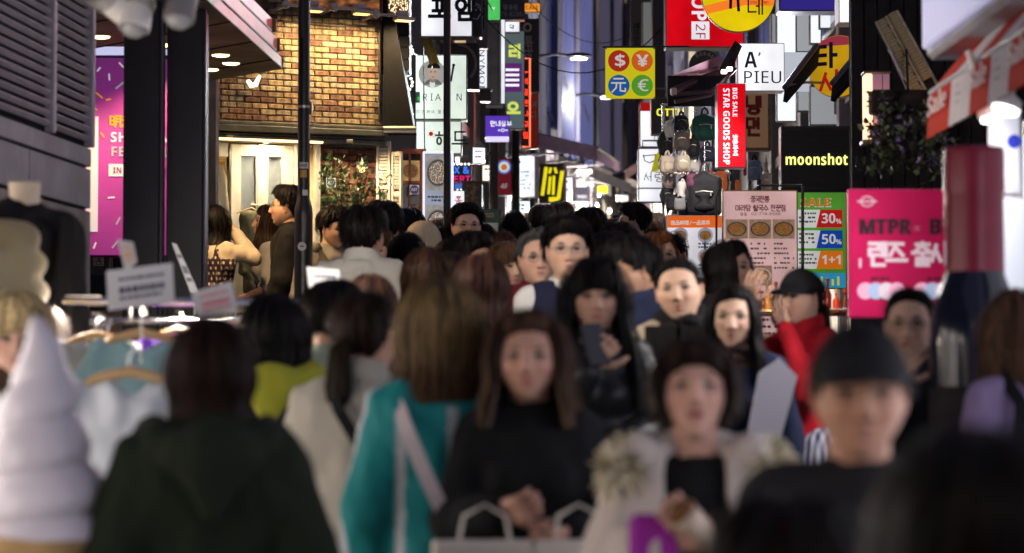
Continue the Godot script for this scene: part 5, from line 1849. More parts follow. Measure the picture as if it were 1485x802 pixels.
func build_far_lane() -> void:
	var w1:=rough_mat("grey_stucco",lin(0.25,0.24,0.27),0.8,0.15,0.4,0.2)
	var w2:=rough_mat("brown_stucco",lin(0.22,0.19,0.18),0.8,0.15,0.4,0.2)
	var w3:=rough_mat("pale_stucco",lin(0.33,0.32,0.37),0.8,0.15,0.4,0.2)
	row_building("grey shop building behind the stacked white signs",true,25.5,37.0,15.0,w1,3,4,[1])
	row_building("brown building hung with the neon sign, left row",true,37.0,48.0,16.0,w2,3,4,[])
	row_building("pale building hung with tall blue banners, left row",true,48.0,62.0,20.0,w3,4,3,[])
	row_building("second banner building up the lane, left row",true,62.0,82.0,20.0,w1,4,4,[5])
	row_building("farthest building of the left row",true,82.0,112.0,22.0,w2,5,5,[3,9])
	row_building("stucco building with white lit panels, right row",false,20.0,39.0,17.0,w2,3,5,[])
	row_building("grey building behind the banner of currencies, right row",false,39.0,62.0,19.0,w1,4,5,[2,7,11])
	row_building("pale building up the lane, right row",false,62.0,86.0,20.0,w3,4,5,[4,8])
	row_building("farthest building of the right row",false,86.0,112.0,22.0,w2,5,5,[6,12])
	var e:=thing("end_building","pale building that closes the far end of the lane","building",Vector3(5.5,SLOPE*114.0 - 1.0,-114.0))
	put("wall",boxmb(Vector3(18,24,4),0.0,Vector3(0,12,-2.0)),w3,e)
	for f in 6:
		for i in 9:
			var w:=put("window",boxmb(Vector3(1.3,1.9,0.1),0.02),mat("window_frame_dark",lin(0.05,0.05,0.055),0.4,0.3),e,Vector3(-8 + i*2.0,4.2 + f*3.2,0.02))
			put("pane",boxmb(Vector3(1.1,1.7,0.02)),glow("lit_room",Color(0.95,0.85,0.65),0.55) if (i*7 + f*3) % 5 == 0 else mat("night_glass",lin(0.03,0.032,0.045),0.08),w,Vector3(0,0,0.06))
	put("shop_front",boxmb(Vector3(16,2.2,0.1),0.02,Vector3(0,1.9,0.05)),glow("shop_light",Color(1.0,0.93,0.82),0.7),e)
	# tall banners on the left fronts
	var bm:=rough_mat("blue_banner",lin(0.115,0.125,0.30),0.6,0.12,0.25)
	bm.emission_enabled = true; bm.emission = lin(0.10,0.115,0.30); bm.emission_energy_multiplier = 0.8  # glow stands for street light falling on the blue cloth
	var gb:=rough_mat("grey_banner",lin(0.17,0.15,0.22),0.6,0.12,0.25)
	gb.emission_enabled = true; gb.emission = lin(0.15,0.13,0.21); gb.emission_energy_multiplier = 0.4  # weaker glow, likewise in place of light on the cloth
	var i:=0
	for q in [[49.5,55.5,bm,"first tall blue banner on the left row of fronts"],[58.0,67.0,bm,"second tall blue banner on the left row of fronts"],[72.0,84.0,gb,"tall violet grey banner farther up the left row"],[88.0,101.0,gb,"last tall grey banner up the left row"]]:
		var a:=Vector3(lx(q[0]) + 0.35,SLOPE*q[0] + 3.0,-q[0]); var b:=Vector3(lx(q[1]) + 0.35,a.y,-q[1])
		var X:=sheet(a,b)
		var r:=thing("wall_banner",q[3],"banner",a,"tall banners on the left row")
		r.basis = X.basis
		var L:=(b - a).length()
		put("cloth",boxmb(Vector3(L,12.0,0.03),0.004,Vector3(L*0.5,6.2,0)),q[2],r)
		for s in [0.0,L]: put("rail",boxmb(Vector3(0.10,12.6,0.10),0.01,Vector3(s,6.2,0)),mat("rail_steel",lin(0.30,0.29,0.36),0.35,0.3),r)
		# the pale lance printed on the first two,and a line of print at the foot
		if i < 2:
			var mb:=MB.new()
			mb.prism(PackedVector2Array([Vector2(L*0.36,2.6),Vector2(L*0.5,8.6),Vector2(L*0.42,4.8),Vector2(L*0.40,7.4)]),0.01,Transform3D(Basis(),Vector3(0,0,0.016)))
			put("print",mb,mat("pale_print",lin(0.30,0.30,0.36),0.6),r)
			letters(r,"SHOWCASE",mat("pale_print",lin(0.30,0.30,0.36),0.6),Transform3D(Basis(),Vector3(L*0.22,1.5,0.016)),0.22,L*0.55)
		i += 1
	# awnings and lit boards along both sides
	lane_awning("long mauve awning over the lit white board, left row",true,38.0,52.0,3.05,1.5,0.35,rough_mat("mauve_canvas",lin(0.5,0.36,0.58),0.7,0.1,1.0))
	lane_awning("dark awning past the mauve one, left row",true,54.0,70.0,2.95,1.7,0.7,rough_mat("dark_canvas",lin(0.05,0.048,0.055),0.7,0.1,1.0))
	lane_awning("striped grey awning farther up, left row",true,72.0,92.0,3.1,1.9,0.8,rough_mat("grey_canvas",lin(0.16,0.14,0.13),0.7,0.1,1.0))
	lane_awning("brown awning beyond the bag stall, right row",false,58.0,80.0,3.4,1.3,0.8,rough_mat("brown_canvas",lin(0.14,0.08,0.06),0.7,0.1,1.0))
	# small lit tubes under the awnings up the lane
	var n:=0
	for q in [[832,312,50,9],[842,262,55,4],[846,277,58,5],[858,309,60,8],[866,297,64,6],[869,283,62,9],[884,306,66,10],[893,268,70,7],[905,287,72,8]]:
		var p:=at(q[0],q[1],q[2])
		var o:=thing("tube_lamp","small white tube lamp, %s from the left under the far awnings" % NTH[n],"lamp",p,"tube lamps under the far awnings")
		var w: float = q[3]*q[2] / F
		put("tube",boxmb(Vector3(w*0.5,0.08,w*1.6),0.02),glow("cool_tube",Color(0.95,0.97,1.0),4.0),o)
		put("casing",boxmb(Vector3(w*0.6,0.06,w*1.7),0.02,Vector3(0,0.07,0)),mat("steel_dark",lin(0.15,0.15,0.16),0.4,0.6),o)
		if n % 2 == 0: omni(o,Vector3(0,-0.15,0),Color(1.0,0.96,0.9),26.0,0.1)
		n += 1

func build_street_lamps() -> void:
	# slim posts with a lit arm lamp; two behind the viewer are added for fill
	for q in [[716,312,30.0,0.0,"dark lamp post beside the violet sign",155.0],[748,312,36.0,0.0,"lamp post behind the neon sign",40.0],[786,83,44.0,0.7,"lamp post with lit arm before the first blue banner",83.0],[829,140,56.0,0.9,"lamp post with lit arm between the blue banners",140.0]]:
		var d: float = q[2]
		var base:=at(q[0] if q[2] < 40 else q[0] - 14,400,d)
		base.y = SLOPE*d
		lamp_post(base,at(q[0],q[5],d).y - base.y,Vector3.RIGHT,q[3],q[4],30.0 if q[2] > 40 else 0.0)
	lamp_post(Vector3(-2.2,-0.1,1.2),4.6,Vector3.RIGHT,1.0,"fill lamp post added at the left kerb behind the viewer",8.0)
	lamp_post(Vector3(2.5,-0.25,2.6),4.6,Vector3.LEFT,1.0,"fill lamp post added at the right kerb behind the viewer",8.0)

func lamp_post(base: Vector3,h: float,dir: Vector3,arm: float,label: String,e: float) -> void:
	var r:=thing("street_lamp",label,"street lamp",base,"street lamps along the lane")
	var m:=MB.new()
	m.lathe([Vector2(0.0,0.0),Vector2(0.11,0.0),Vector2(0.11,0.5),Vector2(0.065,0.6),Vector2(0.05,h + 0.1),Vector2(0.0,h + 0.12)],20)
	for y in [1.6,2.4]: m.lathe([Vector2(0.07,y),Vector2(0.075,y + 0.02),Vector2(0.07,y + 0.04)],20)
	put("post",m,rough_mat("black_enamel",lin(0.012,0.012,0.013),0.38),r)
	if arm > 0.0:
		var a:=MB.new()
		a.tube([Vector3(0,h,0),dir*arm*0.6 + Vector3(0,h + 0.06,0),dir*arm + Vector3(0,h + 0.03,0)],[0.035,0.03,0.028],8)
		put("arm",a,rough_mat("black_enamel",lin(0.012,0.012,0.013),0.38),r)
		var hd:=MB.new()
		hd.ball(dir*(arm + 0.15) + Vector3(0,h + 0.03,0),Vector3(0.24 if absf(dir.x) > 0.5 else 0.10,0.06,0.10),Basis(),20,10)
		put("head",hd,rough_mat("black_enamel",lin(0.012,0.012,0.013),0.38),r)
		var ln_:=MB.new()
		ln_.box(dir*(arm + 0.15) + Vector3(0,h - 0.03,0),Vector3(0.28,0.012,0.12),Basis(),0.004)
		put("lens",ln_,glow("street_lens",Color(1.0,0.94,0.85),1.5),r)
		if e > 20.0: omni(r,dir*(arm + 0.15) + Vector3(0,h - 0.12,0),Color(0.95,0.95,1.0),e*0.4,0.1)
		elif e > 0.0: spot(r,dir*(arm + 0.15) + Vector3(0,h - 0.045,0),Vector3(0,-1,0),Color(1.0,0.93,0.84),e,78.0,0.1)

# ================================================================ SIGNS OF THE LEFT ROW
func build_left_signs() -> void:
	var white:=glow("sign_white",Color(0.94,0.95,1.0),1.25)
	var cool:=glow("sign_mint",Color(0.93,1.0,0.97),1.2)
	var ink:=mat("sign_ink",lin(0.012,0.012,0.016),0.6)
	var casing:=rough_mat("sign_casing",lin(0.10,0.095,0.10),0.5,0.15,2.0)
	var dark:=rough_mat("sign_dark",lin(0.022,0.021,0.028),0.5,0.12,2.0)
	# 1 upper white sign
	var r:=sign_box("shop_sign","white lit sign with brush lettering, topmost of the stacked signs","sign",611,-40,684,52,24.5,0.25,white,rough_mat("rusty_casing",lin(0.10,0.08,0.06),0.7,0.2,3.0))
	glyphs(r,"포엠",622,29,31,ink,0.17,false,0.0,1.22)
	area(r,sp(r,647,6,0.03),Vector2(0.45,0.5),Vector3.BACK,Color(0.94,0.95,1.0),5.0)
	# dark sign with a leaf outline behind it
	r = sign_box("shop_sign","black sign with thin white leaf outline beside the top white sign","sign",676,-40,698,52,25.2,0.2,dark,casing)
	var lf:=MB.new()
	var c0:=sp(r,690,18,0.008)
	for q in [[[0,-14],[6,-10],[7,2],[2,10]],[[0,-3],[-3,-7],[1,-12],[4,-7],[0,-3]],[[2,10],[-6,8],[-8,4]]]:
		lf.tube(q.map(func(p): return c0 + Vector3(p[0]*0.0072,-p[1]*0.0072,0)),0.004,5)
	put("leaf_outline",lf,mat("outline_white",lin(0.5,0.5,0.55),0.6),r)
	r = sign_box("shop_sign","narrow mauve grey sign with black marks right of the leaf sign","sign",694,-40,706,68,26.0,0.18,rough_mat("mauve_face",lin(0.10,0.09,0.13),0.5),casing)
	for q in [[698,0,702,10],[699,14,702,22],[699,26,702,42],[697,8,704,10]]: patch(r,"mark",q[0],q[1],q[2],q[3],ink)
	# 2 portrait sign
	r = sign_box("portrait_sign","large white lit sign with round portrait of a man in a suit","sign",603,80,676,172,24.0,0.25,cool,rough_mat("green_casing",lin(0.05,0.08,0.06),0.5))
	area(r,sp(r,640,126,0.03),Vector2(0.45,0.55),Vector3.BACK,Color(0.95,1.0,0.98),6.0)
	var slate:=mat("sign_slate",lin(0.02,0.05,0.08),0.6)
	var wx:=612.0
	for ch in "RIA": words(r,ch,wx,141,10,slate,0,false); wx += 11.5 if ch != "I" else 7.5
	words(r,"I",648,141,10,slate,0,false)
	words(r,"N",661,141,10,slate,0,false)
	glyphs(r,"미안헤어 명동",604,165,5.5,mat("grey_ink",lin(0.2,0.2,0.2),0.6),0.1,false,0.0,1.3)
	var portrait:=disc(r,"portrait",627,107,20,glow("portrait_grey",Color(0.72,0.72,0.70),0.6))
	# the print of the face: flat shapes in the disc
	var pr:=func(called: String,x: float,y: float,rx_: float,ry: float,z: float,m: Material,a0:=0.0,a1:=TAU) -> void:
		var pg:=PackedVector2Array()
		for i in 24:
			var t:=lerpf(a0,a1,i / 23.0 if a1 < TAU else i / 24.0)
			var q:=sp(r,x + cos(t)*rx_,y - sin(t)*ry,0)
			pg.append(Vector2(q.x,q.y))
		var mb:=MB.new(); mb.prism(pg,0.002,Transform3D(Basis(),Vector3(0,0,z)))
		put(called,mb,m,portrait)
	pr.call("suit",628,127,14,13,0.011,glow("suit_print",Color(0.42,0.50,0.50),0.5),0.35,PI - 0.35)
	pr.call("shirt",627,122,4,6,0.0125,glow("shirt_print",Color(0.88,0.9,0.88),0.8))
	pr.call("neck_print",627.5,115,4.2,5,0.0135,glow("skin_print2",Color(0.62,0.52,0.47),0.7))
	pr.call("face_print",628,105,7.3,10,0.0145,glow("skin_print",Color(0.74,0.64,0.58),0.8))
	pr.call("hair_print",629,97.5,9.4,7,0.0155,mat("hair_print",lin(0.03,0.03,0.03),0.6),-0.25,PI + 0.1)
	for q in [[625,104],[631,104]]: pr.call("eye_print",q[0],q[1],1.6,0.7,0.0165,mat("hair_print",lin(0.03,0.03,0.03),0.6))
	pr.call("mouth_print",628,111.5,2.2,0.6,0.0165,mat("lip_print",lin(0.25,0.1,0.09),0.6))
	var sl:=MB.new()
	sl.tube([sp(r,654,118,0.01),sp(r,658,94,0.01)],0.012,6)
	sl.ball(sp(r,658,94,0.01),Vector3(0.016,0.016,0.008))
	put("slash_mark",sl,ink,r)
	patch(r,"teal_plate",603,133,609,149,mat("teal_plate",lin(0.02,0.25,0.22),0.5))
	words(r,"3",604.4,143,5,glow("green_digit",Color(0.3,1.0,0.35),0.7),0,true,0.0,0.011)
	# dark round sign behind the portrait sign
	r = sign_box("shop_sign","black sign with big pale arc behind the portrait sign","sign",640,63,694,128,25.4,0.2,dark,casing)
	var arc:=MB.new()
	var ap:=[]
	for i in 15: ap.append(sp(r,664 + sin(i*0.17)*26,92 - cos(i*0.17)*28,0.008))
	arc.tube(ap,0.018,6)
	put("arc",arc,mat("arc_grey",lin(0.18,0.16,0.17),0.6),r)
	# 3 lower white sign with red mark
	r = sign_box("shop_sign","mint white lit sign with red splash mark under the portrait sign","sign",604,174,668,222,24.2,0.25,cool,casing)
	glyphs(r,"하드",630,214,24,ink,0.11)
	disc(r,"red_mark",625,194,3.2,glow("red_print",Color(0.85,0.12,0.12),0.4))
	for i in 7:
		var mb:=MB.new()
		mb.box(Vector3(cos(i*0.9)*0.036,sin(i*0.9)*0.036,0.001),Vector3(0.02,0.005,0.003),Basis(Vector3.BACK,i*0.9))
		put("red_ray",mb,M["red_print"],r,sp(r,625,194,0.006))
	# 4 green lit sign and navy sign with a telephone number
	r = sign_box("shop_sign","bright green lit sign with white tick at the top","sign",708,-30,725,29,28.0,0.15,glow("sign_green",Color(0.35,0.85,0.42),0.9),casing)
	words(r,"v",713,12,6,white)
	r = sign_box("shop_sign","navy sign with grey telephone digits at the top","sign",723,-30,760,27,29.0,0.2,mat("navy_face",lin(0.025,0.03,0.06),0.5),casing)
	glyphs(r,"명동점",730,14,7,mat("grey_print2",lin(0.25,0.26,0.3),0.6),0.14)
	words(r,"79-8286",725,20.5,6.5,M["grey_print2"],33,false)
	# 5 vertical sign with turned letters,lit from behind; the grey box beside it
	r = sign_box("vertical_sign","white backlit vertical sign with dark letters turned sideways","sign",693,68,706,128,27.4,0.12,white,casing)
	words(r,"NYMOI",699,70,7.5,ink,57,false,-PI*0.5)
	r = sign_box("box_sign","grey metal box sign with bright right edge beside the sideways letters","sign",706,34,727,151,28.4,0.3,rough_mat("grey_metal_face",lin(0.24,0.25,0.25),0.4,0.12,1.0,0.0,0.3),casing)
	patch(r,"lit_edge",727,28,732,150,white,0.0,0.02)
	patch(r,"rib",722,34,723.5,150,casing)
	var bl:=thing("bracket_box","dark square lamp box under the sideways letters","lamp",at(704,140,27.0))
	put("housing",boxmb(Vector3(0.13,0.13,0.2),0.012),dark,bl)
	put("visor",boxmb(Vector3(0.15,0.02,0.24),0.005,Vector3(0,0.075,0)),casing,bl)
	# 6 big grey banner with yellow glyphs and a purple seal
	r = sign_box("grey_banner_sign","tall sea grey sign with yellow glyphs and a purple seal","sign",733,44,760,186,31.0,0.15,glow("sea_grey",Color(0.42,0.50,0.53),0.45),casing)
	glyphs(r,"리",738,84,20,glow("lime_print",Color(0.86,0.92,0.42),0.8),0.2)
	glyphs(r,"으",734,168,20,M["lime_print"],0.2)
	patch(r,"seal",733,91,757,133,glow("purple_seal",Color(0.42,0.18,0.50),0.6))
	for i in 4: patch(r,"seal_line",733,99 + i*7.5,753,102.5 + i*7.5,white,0.011)
	r = sign_box("shop_sign","small white lit sign with dark glyph over the sea grey sign","sign",733,28,753,46,30.6,0.1,white,casing)
	glyphs(r,"댁",739,43,7,ink,0.12)
	# 7 dark sign with cat ring and red neon
	r = sign_box("neon_sign","black vertical sign with pale ring mark and red neon strip","sign",757,27,781,132,33.0,0.2,dark,casing)
	var nm:=MB.new()
	nm.tube(circ(0,0,1,20).map(func(p): return sp(r,765 + p.x*5,39 + p.y*5.5,0.009)),0.012,6,false)
	put("ring_mark",nm,mat("outline_white",lin(0.5,0.5,0.55),0.6),r)
	glyphs(r,"툐꾸미",761,64,12,mat("grey_print3",lin(0.35,0.35,0.4),0.6),0.14,true)
	r = sign_box("neon_sign","red neon lettering strip between the sea grey and brown signs","sign",757,84,769,214,32.0,0.15,mat("neon_back",lin(0.05,0.012,0.012),0.5),casing)
	var neon:=glow("neon_red",Color(1.0,0.22,0.14),2.2)
	glyphs(r,"뿌리깊은나무집",758.5,106,8.5,neon,0.13,true,0.0,1.85)
	var nf:=MB.new()
	nf.tube([sp(r,757.5,84,0.012),sp(r,768.5,84,0.012),sp(r,768.5,213,0.012),sp(r,757.5,213,0.012)],0.012,6)
	put("neon_tube",nf,glow("neon_orange",Color(1.0,0.42,0.28),2.2),r)
	area(r,sp(r,763,150,0.05),Vector2(0.1,1.0),Vector3.BACK,Color(1.0,0.25,0.18),1.5)
	r = sign_box("shop_sign","brick red vertical sign with white glyphs right of the neon strip","sign",768,118,780,214,34.0,0.2,glow("brick_red",Color(0.36,0.11,0.10),0.7),casing)
	words(r,"ICE",769,129,5,white,9)
	glyphs(r,"어디",769.5,156,10,mat("grey_print3",lin(0.35,0.35,0.4),0.6),0.15,true,0.0,1.5)
	r = sign_box("shop_sign","orange lit sign at the top beside the street lamp","sign",759,5,783,17,34.5,0.1,glow("amber_sign",Color(1.0,0.62,0.2),0.9),casing)
	words(r,"CAFE",762,11,6,mat("sign_brown",lin(0.3,0.08,0.02),0.6),18)
	# 8 violet sign
	r = sign_box("violet_sign","violet lit sign with white lettering and white foot","sign",704,168,738,198,29.5,0.15,glow("violet",Color(0.36,0.22,0.72),0.9),casing)
	glyphs(r,"안내실부",711,183,7.5,white,0.16)
	patch(r,"lit_foot",704,198,738,206,glow("violet_white",Color(0.88,0.84,1.0),1.0))
	words(r,"=O=",722,189,5,white,14)
	# 9 lower signs of the left row
	r = sign_box("shop_sign","square blue and pink lit letter sign low in the left row","sign",656,240,682,274,26.5,0.12,mat("board_dark",lin(0.02,0.02,0.04),0.5),casing)
	words(r,"X &",658,247,10,glow("blue_letter",Color(0.25,0.5,1.0),1.0),23)
	words(r,"ERT",657,260,10,glow("pink_letter",Color(0.85,0.12,0.42),1.0),24)
	patch(r,"blue_foot",656,266,682,274,glow("blue_foot",Color(0.25,0.42,0.75),0.8))
	for i in 9:
		disc(r,"bulb",658 + (i % 5)*5.5,238 if i < 5 else 276,1.5,glow("bulb_white",Color(1,0.98,0.92),3.0),0.01,0.02,8)
	r = sign_box("shop_sign","round white lit sign with red script under the letter sign","sign",656,277,673,300,26.0,0.1,white,casing)
	glyphs(r,"홍",659,296,12,M["red_print"],0.1)
	r = sign_box("poster_frame","brown framed poster beside the round white sign","poster",674,266,695,301,26.2,0.06,rough_mat("poster_brown",lin(0.28,0.22,0.15),0.6,0.3,4.0),mat("frame_brown",lin(0.06,0.045,0.035),0.5),0.0,"",0.03)
	r = sign_box("shop_sign","maroon floor sign with round blue dish picture","sign",721,230,741,282,36.0,0.2,glow("maroon_face",Color(0.42,0.10,0.14),0.7),casing)
	disc(r,"dish_ring",731,242,10,glow("dish_blue",Color(0.30,0.52,0.85),0.8))
	disc(r,"dish",731,242,7.6,glow("dish_white",Color(0.9,0.88,0.85),0.8),0.011)
	disc(r,"food",731,242.5,4.5,glow("dish_food",Color(0.85,0.5,0.2),0.7),0.016)
	words(r,"4F",726,270,7,M["grey_print"] if M.has("grey_print") else white,10)
	r = sign_box("light_board","large blank white lit board under the mauve awning","sign",750,228,775,286,39.0,0.2,white,casing,-20.0)
	fine_print(r,755,248,770,5,6,mat("cyan_print",lin(0.3,0.6,0.65),0.6),3)
	area(r,sp(r,762,257,0.05),Vector2(0.3,0.6),Vector3.BACK,Color(0.95,1.0,1.0),4.0)
	r = sign_box("graffiti_sign","yellow and black graffiti lettered sign up the left row","sign",783,238,816,293,44.0,0.3,mat("board_black",lin(0.02,0.018,0.012),0.5),rough_mat("brown_casing",lin(0.13,0.08,0.05),0.6),-12.0)
	var yel:=glow("graffiti_yellow",Color(0.92,0.86,0.12),0.95)
	for q in [[787,242,5,42,0.14],[796,243,4,9,0.3],[804,243,4,9,-0.3],[795,256,4,26,0.1],[801,255,4,28,0.05],[810,248,5.5,42,0.14],[796,286,14,7,0.0]]:
		var mb:=MB.new()
		var kk: float = r.get_meta("ky")
		mb.box(Vector3.ZERO,Vector3(q[2]*kk,q[3]*kk,0.02),Basis(Vector3.BACK,-q[4]),0.015)
		put("graffiti_letter",mb,yel,r,sp(r,q[0] + q[2]*0.5,q[1] + q[3]*0.5,0.016))
	r = sign_box("hanging_board","dark blue hanging board with white print up the left row","sign",833,272,855,293,50.0,0.1,mat("board_blue",lin(0.05,0.06,0.09),0.5),casing)
	words(r,"NABIA",837,285,4,M["sign_white"],14)
	r = sign_box("shop_sign","small yellow lit sign under the far awning","sign",867,270,881,280,60.0,0.1,yel,casing)
	r = sign_box("light_board","slim white lit board under the brown awning","sign",896,283,911,291,64.0,0.1,white,casing,20.0)
	var bn:=0
	for q in [[686,214,703,236,27.5,18.0],[700,240,717,262,31.0,-15.0],[742,292,768,308,37.0,0.0],[818,258,830,292,47.0,-25.0],[836,246,858,252,52.0,-20.0],[684,268,700,300,27.8,0.0],[777,296,800,310,42.0,0.0]]:
		r = sign_box("light_board",["white lit board left of the violet sign's foot","white lit board above the maroon floor sign","wide white lit board under the large blank one","white lit board right of the graffiti sign","long white lit strip over the hanging blue board","white lit board right of the brown framed poster","white lit strip under the graffiti sign"][bn],"sign",q[0],q[1],q[2],q[3],q[4],0.1,glow("board_white_%d" % (bn % 3),[Color(0.95,0.93,1.0),Color(1.0,0.93,0.85),Color(0.9,0.97,1.0)][bn % 3],1.3),casing,q[5])
		fine_print(r,q[0] + 3,q[1] + 4,q[2] - 3,2,(q[3] - q[1])*0.35,M["grey_ink"],3)
		area(r,sp(r,(q[0] + q[2])*0.5,(q[1] + q[3])*0.5,0.04),Vector2(0.2,0.2),Vector3(0.3,-0.3,1),Color(1.0,0.97,0.95),5.0)
		bn += 1
	# 10 food light box beside the orange door
	r = sign_box("menu_lightbox","tall lit menu panel with two pictures of pan dishes","menu board",616,222,654,378,21.3,0.10,glow("menu_pale",Color(0.66,0.70,0.78),0.75),glow("edge_white",Color(0.92,0.93,1.0),1.0),0.0,"",0.02)
	for q in [[224,276,1],[297,352,2]]:
		var ft:=food_mat("pan_dish_%d" % q[2],q[2]*3,lin(0.03,0.03,0.032),lin(0.30,0.28,0.26),0.8)
		patch(r,"dish_picture",617,q[0],653,q[1],ft)
	fine_print(r,620,284,650,2,5,mat("grey_ink",lin(0.2,0.2,0.2),0.6),3)
	area(r,sp(r,635,300,0.03),Vector2(0.22,0.9),Vector3.BACK,Color(0.9,0.93,1.0),1.2)
	# 11 orange door
	var od:=sign_box("orange_door","orange red framed glass door with pasted pictures beside the shutters","door",577,215,617,420,22.3,0.04,rough_mat("door_glass_brown",lin(0.10,0.07,0.04),0.15,0.3,2.0),rough_mat("orange_paint",lin(0.36,0.085,0.03),0.45,0.1,1.5),10.0,"",0.0,"pane")
	for q in [[577,215,617,222],[577,215,580,420],[609,215,617,420],[592,222,595,420],[580,262,609,266],[580,330,609,334]]: patch(od,"door_bar",q[0],q[1],q[2],q[3],M["orange_paint"],0.004,0.03)
	patch(od,"amber_picture",581,232,608,262,food_mat("amber_dish",8,lin(0.35,0.2,0.05),lin(0.6,0.4,0.15),0.25))
	patch(od,"brown_picture",596,296,608,330,rough_mat("poster_cream",lin(0.4,0.33,0.22),0.6,0.3,4.0))
	# green board with SALE
	r = sign_box("green_board","dark green standing board with SALE bag picture in the lane","sign board",687,305,724,400,18.6,0.08,rough_mat("board_green",lin(0.03,0.12,0.07),0.5,0.1,2.0),mat("board_green_edge",lin(0.02,0.09,0.05),0.5))
	patch(r,"cream_label",691,309,716,315,mat("cream_print",lin(0.5,0.4,0.22),0.6))
	words(r,"MONSTER",694,312,3,M["board_green_edge"],20,true,0,0.011)
	patch(r,"grey_poster",690,323,722,372,glow("poster_grey",Color(0.62,0.62,0.60),0.35))
	words(r,"SALE",704,341,5.5,ink,17,true,0,0.011)
	patch(r,"black_bar",703,345,721,349,ink,0.011)
	disc(r,"bag_print",697,337,5.5,mat("cream_print",lin(0.5,0.4,0.22),0.6),0.011)
	# thin black pole in front of the signs
	var pb:=at(648,400,20.0); pb.y = SLOPE*20.0
	var p:=thing("signal_pole","plain black pole in front of the portrait sign","pole",pb)
	var pm:=MB.new()
	pm.lathe([Vector2(0,0),Vector2(0.06,0.0),Vector2(0.06,0.1),Vector2(0.030,0.16),Vector2(0.030,6.0),Vector2(0,6.0)],20)
	put("shaft",pm,rough_mat("black_enamel",lin(0.012,0.012,0.013),0.38),p)
	# cables across the lane
	var cm:=mat("cable_black",lin(0.01,0.01,0.01),0.6)
	var n:=0
	for q in [[614,60,24.0,616,222,21.5,0.05],[700,-10,26,790,6,46,0.5],[690,10,25,960,40,27,0.6],[760,-5,33,940,30,40,0.5],[580,20,22.5,606,80,24,0.1]]:
		var a:=at(q[0],q[1],q[2]); var b:=at(q[3],q[4],q[5])
		var o:=thing("cable","thin black cable slung %s" % ["down beside the portrait sign","over the left row's signs","across the lane at the top","across the lane farther up","from the boarded corner to the signs"][n],"cable",a)
		var pts:=[]
		for i in 13:
			var t:=i / 12.0
			pts.append((b - a)*t - Vector3(0,4.0*t*(1 - t)*q[6],0))
		var mb:=MB.new(); mb.tube(pts,0.007,5)
		put("wire",mb,cm,o)
		n += 1
	# surveillance housings and a string of small lamps along the signs' left edge
	var sl2:=thing("lamp_string","string of tiny white lamps down the edge of the white signs","lights",at(596,60,23.2))
	for i in 26:
		var mb:=MB.new(); mb.ball(Vector3.ZERO,Vector3(0.014,0.014,0.014),Basis(),6,4)
		var q:=at(592 + 6*sin(i*0.7),62 + i*5.2,23.2 + 0.1*sin(i))
		put("bulb",mb,glow("bulb_white",Color(1,0.98,0.92),3.0),sl2,q - sl2.position)
	var fl:=thing("drooping_flag","ochre drooping flag on a pole over the white signs","flag",at(610,55,23.0))
	var fr:=[]
	for i in 8:
		var row:=[]
		for j in 5: row.append(Vector3(j*0.025 + i*0.012,-i*0.035,0.02*sin(j*1.6 + i*0.5)))
		fr.append(row)
	var fm:=MB.new(); fm.grid(fr)
	var back:=fr.map(func(r_): return r_.map(func(p_): return p_ - Vector3(0,0,0.006)))
	fm.grid(back,false,true)
	put("cloth",fm,cloth("ochre_cloth",lin(0.25,0.19,0.05),0.8),fl)
	var fp:=MB.new(); fp.tube([Vector3(-0.10,0.22,0),Vector3(0.02,-0.05,0),Vector3(0.11,-0.28,0)],0.008,6)
	put("staff",fp,mat("steel_dark",lin(0.15,0.15,0.16),0.4,0.6),fl)

# flat print of a dish,as the menus carry it
func food_mat(name_: String,seed_: int,bowl: Color,back: Color,e:=0.5) -> StandardMaterial3D:
	if M.has(name_): return M[name_]
	var n:=96
	var im:=Image.create(n,n,false,Image.FORMAT_RGBA8)
	var nz:=FastNoiseLite.new(); nz.seed = seed_; nz.frequency = 0.09; nz.fractal_octaves = 3
	var g:=RandomNumberGenerator.new(); g.seed = seed_
	var pal:=[Color(0.72,0.30,0.10),Color(0.85,0.62,0.30),Color(0.55,0.16,0.08),Color(0.36,0.45,0.16),Color(0.92,0.84,0.68)]
	if seed_ < 8: pal = [Color(0.45,0.36,0.26),Color(0.72,0.66,0.56),Color(0.28,0.22,0.17),Color(0.85,0.80,0.72),Color(0.55,0.47,0.36)]
	for y in n:
		for x in n:
			var u:=(x - n*0.5) / (n*0.5); var v:=(y - n*0.5) / (n*0.42)
			var d:=sqrt(u*u + v*v)
			var c:=back*(1.0 + 0.15*nz.get_noise_2d(x*0.4,y*0.4 + 90))
			if d < 0.92: c = bowl
			if d < 0.92 and d > 0.84: c = bowl.lightened(0.25)
			if d < 0.76:
				var q:=nz.get_noise_2d(x*1.5,y*1.5)*2.2 + 2.4
				var i0:=clampi(int(q),0,4)
				c = pal[i0].lerp(pal[(i0 + 1) % 5],clampf(q - i0,0,1))
			c.a = 1.0
			im.set_pixel(x,y,c)
	var t:=ImageTexture.create_from_image(im)
	var m:=mat(name_,Color.WHITE,0.5)
	m.albedo_texture = t
	m.emission_enabled = true; m.emission = Color.BLACK; m.emission_texture = t; m.emission_energy_multiplier = e
	return m

